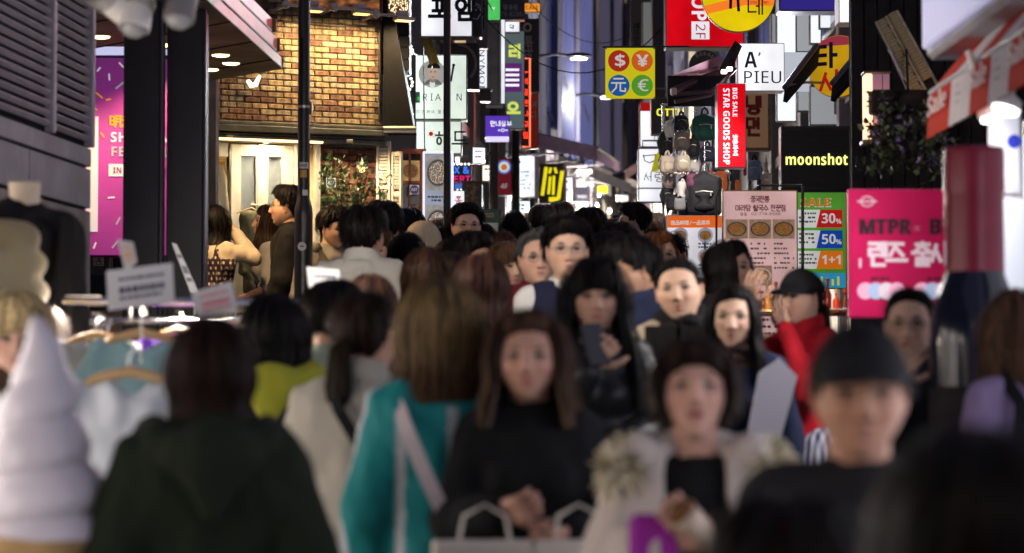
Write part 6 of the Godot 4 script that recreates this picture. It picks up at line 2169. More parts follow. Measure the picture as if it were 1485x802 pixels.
# ================================================================ SIGNS AND STALLS OF THE RIGHT SIDE
func disc_sign(label: String,px: float,py: float,rad: float,d: float,yaw: float,face: Material,rim: Material) -> Node3D:
	var r:=thing("round_sign",label,"sign",at(px,py,d))
	r.rotation.y = deg_to_rad(yaw)
	var k:=d / F
	r.set_meta("x0",px); r.set_meta("y1",py); r.set_meta("kx",k); r.set_meta("ky",k)
	var pg:=PackedVector2Array()
	for i in 56: pg.append(Vector2(cos(TAU*i / 56),sin(TAU*i / 56)))
	var a:=MB.new()
	a.prism(PackedVector2Array(Array(pg).map(func(p): return p*rad*k)),0.07,Transform3D(Basis(),Vector3(0,0,-0.075)))
	put("casing",a,rim,r)
	var b:=MB.new()
	b.prism(PackedVector2Array(Array(pg).map(func(p): return p*(rad - 1.0)*k)),0.012,Transform3D(Basis(),Vector3(0,0,-0.006)))
	put("face",b,face,r)
	return r

func build_right_signs() -> void:
	var white:=glow("sign_white",Color(0.94,0.95,1.0),1.25)
	var ink:=mat("sign_ink",lin(0.012,0.012,0.016),0.6)
	var plum:=mat("plum_ink",lin(0.045,0.03,0.07),0.6)
	var casing:=rough_mat("sign_casing",lin(0.10,0.095,0.10),0.5,0.15,2.0)
	var steel:=mat("steel_dark",lin(0.15,0.15,0.16),0.4,0.6)
	# currency banner over the lane
	var r:=sign_box("currency_banner","yellow square hanging banner with four round currency symbols","banner",878,69,950,143,20.0,0.006,glow("banner_yellow",Color(0.90,0.84,0.12),0.62),mat("banner_edge",lin(0.5,0.48,0.3),0.6),0.0,"",0.003)
	var bw:=glow("banner_white",Color(0.90,0.85,0.83),0.6)
	for q in [[897.5,88,Color(0.72,0.20,0.14),"banner_red"],[931.5,88,Color(0.88,0.42,0.13),"banner_orange"],[897.5,124,Color(0.13,0.38,0.66),"banner_blue"],[931.5,124,Color(0.36,0.66,0.20),"banner_green"]]:
		disc(r,"disc",q[0],q[1],15.6,glow(q[3],q[2],0.6),0.007)
	words(r,"$",890.5,88,17,bw,15,true,0,0.012)
	words(r,"¥",923,88,17,bw,18,true,0,0.012)
	words(r,"€",924,124,17,bw,16,false,0,0.012)
	glyphs(r,"元",886,134,22,bw,0.1,false,0.0,1.0,1.0,0.012)
	var rod:=MB.new()
	rod.tube([sp(r,874,67.5,-0.004),sp(r,1000,66.5,-0.004)],0.008,8)
	put("rod",rod,mat("frame_black",lin(0.012,0.012,0.012),0.4),r)
	for x in [879,949]:
		for y in [70,142]: disc(r,"eyelet",x,y,1.2,steel,0.007)
	# far white signs right of the lane's end
	r = sign_box("shop_sign","white lit sign with red head and dark script in the lane's right row","sign",929,150,962,212,30.0,0.2,white,casing)
	patch(r,"red_head",929,148,946,161,glow("red_print",Color(0.85,0.12,0.12),0.4))
	glyphs(r,"예술",948,208,13,ink,0.08)
	area(r,sp(r,945,180,0.05),Vector2(0.25,0.5),Vector3.BACK,Color(0.95,0.95,1.0),2.5)
	r = sign_box("shop_sign","white lit sign with bowl drawing and brush script behind the bags","sign",927,216,975,272,29.0,0.2,white,casing)
	glyphs(r,"서랑",933,264,15,ink,0.08)
	var bwl:=MB.new()
	bwl.tube([sp(r,933,224,.008),sp(r,935,233,.008),sp(r,942,236,.008),sp(r,949,233,.008),sp(r,951,225,.008)],0.007,5)
	bwl.tube([sp(r,932,226,.008),sp(r,953,224,.008)],0.006,5)
	put("bowl_drawing",bwl,ink,r)
	var lf:=MB.new(); lf.prism(PackedVector2Array([Vector2(0,0),Vector2(0.09,0.02),Vector2(0.2,0.30),Vector2(0.13,0.34),Vector2(0.04,0.16)]),0.02,st(r,944,250,0.01))
	put("leaf_shape",lf,glow("leaf_yellow",Color(0.72,0.72,0.12),0.6),r)
	r = sign_box("light_board","plain white lit board under the bowl sign","sign",927,274,968,292,29.0,0.2,white,casing)
	r = sign_box("vertical_sign","dim vertical sign with dark glyphs high beside the currency banner","sign",916,-20,932,72,33.0,0.2,mat("dim_grey_face",lin(0.10,0.10,0.11),0.6),casing)
	glyphs(r,"에이이으",919,42,9,ink,0.14,true)
	r = sign_box("vertical_sign","pale grey blank vertical sign behind the currency banner","sign",933,2,947,150,31.0,0.2,glow("pale_grey_face",Color(0.50,0.52,0.52),0.5),casing)
	r = sign_box("vertical_sign","black tall sign frame left of the red sign","sign",948,-40,964,190,27.0,0.3,mat("black_face",lin(0.012,0.012,0.018),0.4),casing)
	r = sign_box("shop_sign","black sign with yellow lit letters behind the bag stall","sign",946,142,970,193,25.0,0.2,mat("black_face",lin(0.012,0.012,0.018),0.4),casing)
	words(r,"OTTU",951,163,10.5,glow("yellow_letter",Color(0.96,0.92,0.25),1.0),40)
	# red sign with turned letters
	r = sign_box("red_sign","big red lit sign with white letters turned sideways and 2F box","sign",967,-60,1078,67,24.0,0.3,glow("sign_red",Color(0.88,0.035,0.10),0.95),casing)
	words(r,"SHOP",1014,-44,22,white,72,true,-PI*0.5)
	patch(r,"number_plate",1003,31,1029,57,white)
	words(r,"2F",1016,34,14,glow("sign_red2",Color(0.80,0.05,0.10),0.6),21,false,-PI*0.5,0.012)
	area(r,sp(r,1020,0,0.04),Vector2(0.6,0.7),Vector3.BACK,Color(1.0,0.10,0.14),2.5)
	# yellow disc
	var yellow:=glow("disc_yellow",Color(0.98,0.86,0.06),0.95)
	r = disc_sign("round yellow lit sign with orange band and black brush letters at the top",1071,-7,54,22.4,0.0,yellow,mat("rim_dark",lin(0.06,0.05,0.03),0.5))
	var bm:=MB.new()
	bm.prism(PackedVector2Array([sp2(r,1020,9),sp2(r,1024,21),sp2(r,1080,8),sp2(r,1122,9),sp2(r,1123,-4),sp2(r,1080,-6)]),0.004,Transform3D(Basis(),Vector3(0,0,0.006)))
	put("orange_band",bm,glow("band_orange",Color(0.98,0.50,0.16),0.9),r)
	glyphs(r,"가",1043,20,38,ink,0.11,false,0.06,1.0,1.0,0.011)
	glyphs(r,"네",1083,23,26,ink,0.09,false,0.0,1.0,1.0,0.011)
	words(r,"SINCE 1981",1088,4,4,mat("band_red",lin(0.35,0.08,0.03),0.6),26,false,0.0,0.011)
	# indigo sign and white sign with brush marks,cut by the top of the view
	r = sign_box("shop_sign","indigo lit sign at the top beside the white brush sign","sign",1132,-50,1216,14,20.0,0.25,glow("indigo",Color(0.20,0.16,0.52),0.8),rough_mat("indigo_edge",lin(0.10,0.09,0.16),0.5))
	r = sign_box("shop_sign","white lit sign with black brush marks at the top right","sign",1218,-60,1334,32,17.0,0.22,glow("sign_white2",Color(0.96,0.97,1.0),1.4),mat("sign_edge_pale",lin(0.5,0.5,0.55),0.4),0.0,"",0.006)
	glyphs(r,"美",1236,12,38,plum,0.07,false,0.0,1.0,1.0)
	glyphs(r,"가",1280,10,26,plum,0.09)
	area(r,sp(r,1276,-10,0.04),Vector2(0.5,0.4),Vector3.BACK,Color(0.95,0.96,1.0),5.0)
	# white rounded sign
	r = sign_box("rounded_sign","white rounded lit sign with two lines of dark letters","sign",1071,63,1137,131,21.0,0.2,glow("sign_white2",Color(0.96,0.97,1.0),1.4),mat("sign_edge_pale",lin(0.5,0.5,0.55),0.4),0.0,"",0.008)
	words(r,"A",1079.5,87,22.5,plum,18.5)
	words(r,"'",1097,82,14,mat("taupe_ink",lin(0.25,0.22,0.2),0.6),0,true,-0.4)
	words(r,"PIEU",1076.5,112,17.5,plum,54,false)
	area(r,sp(r,1104,97,0.04),Vector2(0.35,0.35),Vector3.BACK,Color(0.96,0.97,1.0),3.0)
	patch(r,"side_cheek",1138,73,1176,130,glow("cheek_white",Color(0.80,0.82,0.86),0.7),-0.15,0.05)
	# white lit window strips of the building behind
	var n:=0
	for q in [[1128,-10,1154,175,25.0,1.1],[1156,18,1178,74,26.0,0.35],[1176,18,1190,62,25.5,1.1],[1190,12,1204,40,25.2,1.0],[1120,20,1134,62,25.8,0.25],[1176,126,1222,180,24.6,0.28],[1158,74,1176,160,26.2,0.3]]:
		var m: Material = glow("strip_white_%d" % int(q[5]*100),Color(0.93,0.95,0.97),q[5])
		r = sign_box("lit_window",["tall white lit window strip right of the rounded sign","dim grey blue window between two lit strips","narrow white lit strip left of the grey pilaster","white lit strip under the indigo sign's right end","dim beige strip behind the yellow disc","dull pale panel above the black sign","dim grey panel behind the black awning"][n],"window",q[0],q[1],q[2],q[3],q[4],0.1,m,rough_mat("window_trim_pale",lin(0.22,0.21,0.20),0.6,0.15,2.0),0.0,"",0.012,"pane")
		n += 1
	# red vertical sign
	r = sign_box("vertical_sign","red vertical lit sign with white letters turned sideways before the bag stall","sign",1041,121,1081,242,19.6,0.2,glow("sign_red",Color(0.88,0.035,0.10),0.95),mat("sign_edge_pale",lin(0.5,0.5,0.55),0.4),0.0,"",0.006)
	words(r,"STAR GOODS SHOP",1053.5,127,9.2,white,111,true,-PI*0.5)
	words(r,"BIG SALE",1066,126,6.5,white,42,true,-PI*0.5)
	glyphs(r,"방탄굿즈",1063,203,7.5,white,0.15,true)
	# wooden noodle sign
	r = sign_box("wooden_sign","wooden framed sign with two dark red glyphs under the rounded sign","sign",1073,132,1114,214,22.0,0.12,glow("wood_face",Color(0.55,0.42,0.32),0.35),rough_mat("wood_frame",lin(0.12,0.075,0.04),0.5,0.2,3.0),0.0,"",0.028)
	var dr:=mat("dark_red_ink",lin(0.14,0.015,0.015),0.6)
	glyphs(r,"냉면",1081,165,25,dr,0.19,true,0.0,1.25)
	# two black awnings that hang folded
	for q in [["black folded awning beside the white rounded sign",1184,66,1138,127,18.6],["larger black folded awning before the yellow disc",1285,28,1207,121,17.2]]:
		var d: float = q[5]
		var a:=at(q[1],q[2],d + 0.5); var b:=at(q[3],q[4],d - 0.1)
		var o:=thing("folded_awning",q[0],"awning",a,"black folded awnings")
		var v:=b - a
		var w:=Vector3(0.10,0.0,0.05)
		var th:=Vector3(-0.02,-0.115 if d > 18 else -0.13,0.05)
		var mb:=MB.new()
		mb.tube([Vector3.ZERO,v],0.022,10)
		put("roller",mb,mat("awning_bar",lin(0.10,0.09,0.10),0.35,0.3),o)
		var cv:=MB.new()
		var pts:=[Vector3.ZERO,v,v + th*1.0,th*1.45]
		cv.poly(pts,Vector3.BACK)
		cv.poly(pts.map(func(p): return p + Vector3(0.04,0,-0.08)),Vector3.FORWARD)
		for i in 4: cv.poly([pts[i],pts[(i + 1) % 4],pts[(i + 1) % 4] + Vector3(0.04,0,-0.08),pts[i] + Vector3(0.04,0,-0.08)],Vector3(pts[i].x + pts[(i + 1) % 4].x,pts[i].y + pts[(i + 1) % 4].y,0)*0.5 - (v + th)*0.5)
		put("cover",cv,rough_mat("black_canvas2",lin(0.022,0.020,0.026),0.7,0.1,2.0,0.1),o)
		var arm:=MB.new()
		arm.tube([v*0.95,v*0.7 + Vector3(0.12,-0.03,-0.25),Vector3(0.12,-0.25,-0.4)],0.012,6)
		put("arm",arm,mat("awning_bar",lin(0.10,0.09,0.10),0.35,0.3),o)
	# yellow disc with two letters
	r = disc_sign("round yellow sign with navy letter and red strokes behind the black awning",1215,96,46,19.4,-30.0,glow("disc_ochre",Color(0.93,0.72,0.10),0.62),mat("rim_dark",lin(0.06,0.05,0.03),0.5))
	var cap_:=MB.new()
	var pc:=PackedVector2Array()
	for i in 13: pc.append(Vector2(cos(0.75 + i*0.137),sin(0.75 + i*0.137))*44.5*19.4 / F)
	cap_.prism(pc,0.004,Transform3D(Basis(),Vector3(0,0,0.006)))
	put("rose_cap",cap_,glow("rose",Color(0.72,0.25,0.32),0.5),r)
	glyphs(r,"타",1178,99,37,mat("navy_ink",lin(0.03,0.03,0.08),0.6),0.15,false,0.0,1.0,1.0,0.011)
	glyphs(r,"시",1186,136,34,glow("stroke_red",Color(0.80,0.12,0.12),0.5),0.14,false,0.0,1.0,1.1,0.011)
	# black sign with lit letters,sale poster under it
	r = sign_box("black_sign","square black ribbed sign with pale yellow lit lettering","sign",1135,184,1234,277,18.6,0.18,rough_mat("black_ribbed",lin(0.008,0.008,0.009),0.5,0.1,2.0),mat("black_face",lin(0.012,0.012,0.018),0.4),0.0,"",0.01)
	words(r,"moonshot",1138,231.5,15.5,glow("lemon_letter",Color(0.96,0.98,0.55),1.25),90,true,0.0,0.008)
	var k: float = r.get_meta("ky")
	var rib:=boxmb(Vector3(float(r.get_meta("w")) - 0.01,0.004,0.006)).mesh()
	for i in 46:
		if i < 19 or i > 27: put("slat",rib,mat("black_face2",lin(0.006,0.006,0.007),0.35),r,Vector3(float(r.get_meta("w"))*0.5,0.006 + i*0.0105,0.008))
	build_sale_poster()
	build_menus()
	build_bag_stall()
	build_eave()

func sp2(r: Node3D,px: float,py: float) -> Vector2:
	var p:=sp(r,px,py)
	return Vector2(p.x,p.y)

func build_sale_poster() -> void:
	var white:=glow("poster_white",Color(0.93,0.94,0.93),0.6)
	var r:=sign_box("sale_poster","green lit SALE poster with red, blue and orange offer rows","poster",1156,279,1227,418,18.3,0.05,glow("poster_green",Color(0.36,0.66,0.22),0.65),mat("poster_frame",lin(0.08,0.16,0.06),0.5),0.0,"",0.006)
	words(r,"SALE",1160.3,294,13,white,45,true,0.0,0.006)
	words(r,"SALE",1160.8,293.6,11.5,glow("sale_orange",Color(0.88,0.42,0.14),0.6),43,true,0.0,0.011)
	var n:=0
	for q in [[304,330,"30%",Color(0.78,0.12,0.14)],[334,360,"50%",Color(0.10,0.28,0.66)],[364,390,"1+1",Color(0.90,0.46,0.12)]]:
		patch(r,"offer_row",1157,q[0],1222,q[1],white)
		var mb:=MB.new()
		var k: float = r.get_meta("ky")
		mb.prism(PackedVector2Array([sp2(r,1184,q[1]),sp2(r,1222,q[1]),sp2(r,1222,q[0]),sp2(r,1190,q[0])]),0.004,Transform3D(Basis(),Vector3(0,0,0.011)))
		put("offer_colour",mb,glow("offer_%d" % n,q[3],0.6),r)
		words(r,(q[2] as String).trim_suffix("%"),1191,(q[0] + q[1])*0.5,14 if n < 2 else 13,white,20 if n < 2 else 27,true,0.0,0.016)
		if n < 2: words(r,"%",1212,q[1] - 9,7,white,8,true,0.0,0.016)
		fine_print(r,1159,q[0] + 4,1184,3,6,mat("grey_ink",lin(0.2,0.2,0.2),0.6),3,0.011)
		n += 1
	patch(r,"blue_foot",1157,396,1226,417,glow("foot_cyan",Color(0.20,0.60,0.80),0.6))
	for i in 7: patch(r,"yellow_mark",1166 + i*8,401 + (i % 3)*2,1169 + i*8,414,glow("mark_yellow",Color(0.9,0.85,0.15),0.6),0.011)

func build_menus() -> void:
	var red:=mat("menu_red",lin(0.30,0.05,0.07),0.6)
	var grey:=mat("grey_ink",lin(0.2,0.2,0.2),0.6)
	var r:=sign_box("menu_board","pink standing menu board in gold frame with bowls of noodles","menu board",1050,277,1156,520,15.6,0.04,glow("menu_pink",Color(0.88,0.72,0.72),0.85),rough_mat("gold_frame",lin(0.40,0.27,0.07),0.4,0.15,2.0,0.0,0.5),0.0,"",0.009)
	glyphs(r,"중국전통",1089,293,9,red,0.13,false,0.0,0.82,0.9)
	glyphs(r,"마라탕 쌀국수 전문점",1067,306,9,red,0.13,false,0.0,0.92,0.9)
	glyphs(r,"명동 ",1074,313,5,grey,0.1)
	words(r,"02-778-8988",1090,310,4,grey,42,false)
	var i:=0
	for x in [1053,1087,1121]:
		patch(r,"dish_picture",x,318,x + 32,346,food_mat("noodle_dish_%d" % i,11 + i,lin(0.02,0.015,0.015),lin(0.30,0.2,0.13),0.45))
		fine_print(r,x + 2,352,x + 31,6,7,grey,3)
		i += 1
	patch(r,"dish_picture",1086,385,1120,414,food_mat("noodle_dish_3",14,lin(0.5,0.45,0.4),lin(0.35,0.2,0.13),0.45))
	fine_print(r,1054,422,1150,8,10,grey,4)
	# white menu with orange head
	r = sign_box("menu_board","white lit menu board with orange head and dish pictures left of the pink one","menu board",968,313,1047,440,16.8,0.06,glow("menu_white",Color(0.93,0.92,0.96),0.85),mat("sign_edge_pale",lin(0.5,0.5,0.55),0.4),0.0,"",0.006)
	patch(r,"orange_head",968,313,1047,330,glow("head_orange",Color(0.90,0.40,0.12),0.8))
	var w:=glow("poster_white",Color(0.93,0.94,0.93),0.6)
	glyphs(r,"逸品料理",973,326,6.5,w,0.12,false,0.0,1.0,1.0,0.011)
	words(r,"/",1000,323,6,w,3,false,0,0.011)
	glyphs(r,"一品菜单",1004,326,6.5,w,0.12,false,0.0,1.0,1.0,0.011)
	i = 0
	for q in [[973,333],[1009,333],[973,364],[1009,364]]:
		disc(r,"plate",q[0] + 14,q[1] + 8,11,food_mat("plate_dish_%d" % i,21 + i,lin(0.25,0.27,0.4),lin(0.25,0.27,0.4),0.6),0.006)
		fine_print(r,q[0] + 4,q[1] + 19,q[0] + 26,2,5,mat("grey_ink",lin(0.2,0.2,0.2),0.6),3)
		i += 1
	patch(r,"divider",1021,340,1024,440,mat("divider_dark",lin(0.05,0.05,0.06),0.5))
	# stand that holds the pink board
	var s:=thing("display_stand","thin black metal stand around the pink menu board","stand",at(1163,500,15.4))
	var mb:=MB.new()
	var o:=s.position
	mb.tube([at(1164,540,15.4) - o,at(1164,268,15.4) - o],0.010,8)
	mb.tube([at(1100,269,15.4) - o,at(1164,269,15.4) - o],0.008,8)
	mb.tube([at(1039,430,15.4) - o,at(1039,285,15.4) - o,at(1046,272,15.4) - o],0.007,8)
	put("frame",mb,mat("frame_black",lin(0.012,0.012,0.012),0.4),s)

# ---------------------------------------------------------------- bags
func backpack(label: String,px: float,py: float,w: float,h: float,d: float,m: Material,trim: Material,yaw:=0.0,kind:="pack",group:="bags hung on the bag stall") -> void:
	var k:=d / F
	var W:=w*k; var H:=h*k
	var r:=thing("hanging_bag" if kind != "pack" else "backpack",label,"bag",at(px,py,d),group)
	r.rotation.y = deg_to_rad(yaw)
	var D:=W*0.5
	var f:=Field.new(Vector3(-W*0.75,-H*0.65,-D),Vector3(W*0.75,H*0.65,D),maxf(0.009,W / 24.0))
	var rr:=minf(W*0.2,0.06)
	for s in [-1.0,1.0]:
		f.cap(Vector3(s*(W*0.5 - rr),H*0.5 - rr*1.6,0),Vector3(s*(W*0.5 - rr),-H*0.5 + rr,0),rr,rr,0.03)
	f.cap(Vector3(0,H*0.5 - rr*(1.0 if kind == "pack" else 1.5),0),Vector3(0,-H*0.5 + rr,0),rr,rr*1.05,0.05)
	if kind == "plush":
		for s in [-1.0,1.0]: f.cap(Vector3(s*W*0.3,H*0.4,0),Vector3(s*W*0.36,H*0.52,0),rr*0.6,rr*0.5,0.02)
	var mb:=MB.new(); f.mesh_into(mb,null,0.006,wr)
	put("bag_body",mb,m,r)
	if kind != "plush":
		var p:=Field.new(Vector3(-W*0.5,-H*0.5,0),Vector3(W*0.5,H*0.2,D + 0.08),maxf(0.008,W / 26.0))
		p.cap(Vector3(-W*0.22,-H*0.02,rr),Vector3(W*0.22,-H*0.02,rr),rr*0.35,rr*0.35,0.03)
		p.cap(Vector3(-W*0.22,-H*0.3,rr),Vector3(W*0.22,-H*0.3,rr),rr*0.42,rr*0.42,0.06)
		p.cap(Vector3(0,-H*0.05,rr),Vector3(0,-H*0.28,rr),rr*0.5,rr*0.5,0.06)
		var pm:=MB.new(); p.mesh_into(pm,null,0.004,wr)
		put("pocket",pm,m,r)
		var z:=MB.new()
		z.tube([Vector3(-W*0.25,0.01,rr*1.42),Vector3(0,0.018,rr*1.5),Vector3(W*0.25,0.01,rr*1.42)],0.004,5)
		z.box(Vector3(W*0.2,-0.01,rr*1.5),Vector3(0.007,0.03,0.004))
		put("zip",z,mat("zip_metal",lin(0.4,0.38,0.35),0.3,0.8),r)
	var t:=MB.new()
	t.tube([Vector3(-W*0.13,H*0.44,0),Vector3(-W*0.10,H*0.62,0),Vector3(0,H*0.70,0),Vector3(W*0.10,H*0.62,0),Vector3(W*0.13,H*0.44,0)],0.010,6)
	for s in [-1.0,1.0]:
		t.tube([Vector3(s*W*0.25,H*0.42,-rr),Vector3(s*W*0.45,0,-rr*1.7),Vector3(s*W*0.35,-H*0.5,-rr),Vector3(s*W*0.32,-H*0.72,-rr*0.4)],[0.016,0.016,0.010,0.008],6)
	put("straps",t,trim,r)

func build_bag_stall() -> void:
	var d:=20.6
	var black:=cloth("bag_black",lin(0.016,0.016,0.02),0.6)
	var navy:=cloth("bag_navy",lin(0.03,0.035,0.07),0.7)
	var green:=cloth("bag_green",lin(0.02,0.075,0.06),0.6)
	var beige:=cloth("bag_beige",lin(0.42,0.36,0.29),0.7)
	var grey:=cloth("bag_grey",lin(0.20,0.20,0.22),0.8)
	var dk:=cloth("bag_brown",lin(0.06,0.05,0.045),0.7)
	var pale:=cloth("bag_pale",lin(0.55,0.53,0.52),0.8)
	var trim:=cloth("strap_dark",lin(0.02,0.02,0.022),0.7)
	backpack("big black backpack at the front of the bag stall",1022,281,50,66,d - 0.5,black,trim,-8)
	backpack("navy backpack half behind the big black one",1000,285,34,64,d,navy,trim,15)
	backpack("dark green square backpack high on the bag stall",1022,184,38,40,d,green,trim,5)
	backpack("black shoulder bag with long strap under the stall's awning",988,177,22,22,d - 0.1,black,trim,10,"bag")
	backpack("dark brown folded bag below the black shoulder bag",989,203,22,28,d - 0.2,dk,trim,-5,"bag")
	backpack("black round bag at the stall's left edge",966,207,20,34,d + 0.2,black,trim,25,"bag")
	backpack("beige drawstring handbag hung left of the ribbed one",968,237,22,26,d - 0.2,beige,beige,20,"bag")
	backpack("ribbed sand coloured handbag among the beige bags",991,236,20,24,d - 0.4,cloth("bag_sand",lin(0.30,0.26,0.20),0.8),beige,0,"bag")
	backpack("pale handbag at the right of the beige bags",1006,236,15,26,d,pale,beige,-10,"bag")
	backpack("black pouch hung low at the stall's left",968,283,18,26,d,black,trim,10,"bag")
	backpack("white furry plush bag low on the stall",990,276,14,24,d - 0.3,pale,beige,0,"plush")
	backpack("grey furry plush bag lowest on the stall",986,296,16,16,d - 0.4,grey,trim,0,"plush")
	backpack("black round plush bag beside the grey one",974,294,16,20,d - 0.2,black,trim,0,"plush")
	backpack("rust orange bag behind the navy backpack",1046,262,18,30,d + 0.2,cloth("bag_rust",lin(0.35,0.09,0.03),0.7),trim,-20,"bag")
	backpack("pink grey pouch under the beige handbags",972,262,16,22,d,cloth("bag_rose",lin(0.30,0.22,0.22),0.8),beige,10,"bag")
	backpack("small cream backpack high at the stall's left",974,186,18,24,d + 0.1,pale,beige,12)
	backpack("black strapped pouch beside the green backpack",1006,213,16,26,d - 0.1,black,trim,-8,"bag")
	backpack("navy satchel under the green backpack",1026,222,24,24,d + 0.1,navy,trim,-12,"bag")
	backpack("plum pouch between the beige bags and the big backpack",1003,262,14,20,d - 0.5,cloth("bag_plum",lin(0.12,0.04,0.08),0.7),trim,6,"bag")
	backpack("white pouch right of the big black backpack",1048,292,14,24,d - 0.2,pale,beige,-14,"bag")
	backpack("grey pack half hidden by the red vertical sign",1050,228,22,30,d + 0.3,grey,trim,-10)
	backpack("pale denim bag hung right of the red sign",1094,246,20,30,d + 0.4,cloth("bag_denim",lin(0.16,0.22,0.32),0.8),trim,-15,"bag")
	backpack("sand pouch hung right of the denim bag",1112,262,14,24,d + 0.3,beige,beige,10,"bag")
	# the rack they hang on,with its board and goods behind
	var r:=thing("bag_stall","metal rack of the bag stall under a dark awning","stall",at(1005,400,d + 0.3))
	var o:=r.position
	var mb:=MB.new()
	for x in [962,1008,1056]: mb.tube([at(x,560,d + 0.3) - o,at(x,150,d + 0.3) - o],0.014,8)
	for y in [152,215,252]: mb.tube([at(958,y,d + 0.25) - o,at(1060,y - 1,d + 0.25) - o],0.010,8)
	for x in [978,992,1010,1022]: mb.tube([at(x,152,d) - o,at(x,262,d) - o],0.006,6)
	put("frame",mb,mat("rack_chrome",lin(0.5,0.5,0.5),0.25,0.9),r)
	var g:=RandomNumberGenerator.new(); g.seed = 3
	var n:=0
	var colors:=[pale,beige,grey,navy,cloth("bag_rust",lin(0.35,0.09,0.03),0.7),cloth("bag_red",lin(0.35,0.03,0.04),0.7)]
	var cn:=["pale","beige","grey","navy","rust","red"]
	for i in 16:
		var px:=958.0 + i*10.2; var py:=g.randf_range(165,310)
		if px > 1040: py = g.randf_range(228,272)
		var ci:=g.randi() % 6
		var tg:=thing("hanging_tag","small %s pouch, %s of the dangling pouches from the left" % [cn[ci],NTH[i]],"pouch",at(px,py,d + g.randf_range(0.05,0.5)),"small pouches dangling on the bag stall")
		var w:=g.randf_range(0.02,0.05); var h:=g.randf_range(0.06,0.16)
		put("pouch",boxmb(Vector3(w,h,0.02),0.007),colors[ci],tg)
		var lp:=MB.new(); lp.tube([Vector3(-w*0.2,h*0.5,0),Vector3(0,h*0.5 + 0.06,0),Vector3(w*0.2,h*0.5,0)],0.003,5)
		put("loop",lp,trim,tg)
	# awning of the stall: dark ribbed under side,rose cloth above
	var a:=thing("stall_awning","rose and black retractable awning over the bag stall","awning",at(966,150,d - 0.6))
	o = a.position
	var rose:=rough_mat("rose_canvas",lin(0.42,0.20,0.25),0.7,0.1,2.0)
	var dark:=rough_mat("black_mesh",lin(0.02,0.017,0.02),0.7,0.1,2.0)
	var q:=[at(972,110,d - 0.4),at(1046,79,d + 0.6),at(1044,96,d + 0.6),at(1012,110,d - 0.4)]
	var m1:=MB.new()
	m1.poly(q.map(func(p): return p - o),Vector3.BACK)
	m1.poly(q.map(func(p): return p - o + Vector3(0.01,-0.02,-0.03)),Vector3.FORWARD)
	put("cover",m1,rose,a)
	put("front_panel",boxmb(Vector3(75*d / F,44*d / F,0.03),0.005,at(1006,132,d - 0.5) - o),dark,a)
	var m2:=MB.new()
	m2.tube([at(973,133,d - 0.7) - o,at(1040,105,d - 0.3) - o],0.03,8)
	m2.tube([at(975,137,d - 0.75) - o,at(1030,133,d - 0.75) - o,at(1052,118,d - 0.5) - o],0.016,8)
	m2.tube([at(978,148,d - 0.75) - o,at(1030,138,d - 0.75) - o,at(1066,100,d - 0.3) - o],0.016,8)
	put("folding_arm",m2,rough_mat("maroon_paint",lin(0.12,0.03,0.04),0.4),a)
	put("end_cap",boxmb(Vector3(0.05,0.06,0.06),0.008,at(977,133,d - 0.75) - o),mat("cap_pale",lin(0.5,0.4,0.36),0.4),a)
	var m3:=MB.new()
	m3.prism(PackedVector2Array([Vector2(0,0),Vector2(0.08,0.06),Vector2(0.22,0.38),Vector2(0.16,0.43),Vector2(0.03,0.2)]),0.06,Transform3D(Basis(),at(1038,133,d - 0.2) - o))
	put("side_arm",m3,rough_mat("dark_brown",lin(0.05,0.035,0.035),0.6),a)
	for x in [1050,1058]: put("clip_lamp",boxmb(Vector3(0.05,0.035,0.04),0.006,at(x,104 - (x - 1050)*0.5,d - 0.5) - o),glow("bulb_white",Color(1,0.98,0.92),3.0),a)
	# round dark plate with letters behind the awning
	var rs:=disc_sign("round dark green plate with pale letters behind the stall's awning",1023,96,24,23.4,0.0,mat("plate_green",lin(0.025,0.035,0.03),0.5),mat("rim_grey",lin(0.2,0.22,0.2),0.5))
	var i:=0
	for ch in "BURGER": 
		var t:=2.3 - i*0.33
		words(rs,ch,1023 + cos(t)*18 - 2,96 - sin(t)*18,5,mat("plate_letter",lin(0.3,0.32,0.28),0.6),0,true,t - PI*0.5)
		i += 1
	# goods seen under the bags: lit counter
	var c:=thing("lit_counter","bright shop counter with small goods behind the menu boards","counter",at(1010,330,23.0))
	put("counter_face",boxmb(Vector3(1.3,0.9,0.3),0.01,Vector3(0.35,-0.6,-0.2)),glow("counter_light",Color(0.9,0.85,0.85),0.5),c)
	for k in 14:
		put("goods_box",boxmb(Vector3(g.randf_range(0.04,0.10),g.randf_range(0.06,0.16),0.06),0.005,Vector3(-0.28 + k*0.085,-0.05,0.0)),colors[g.randi() % 6],c)
	spot(r,at(1008,140,d - 1.6) - r.position,Vector3(0.0,-0.85,-0.5),Color(1.0,0.95,0.9),5.0,60.0,0.1)

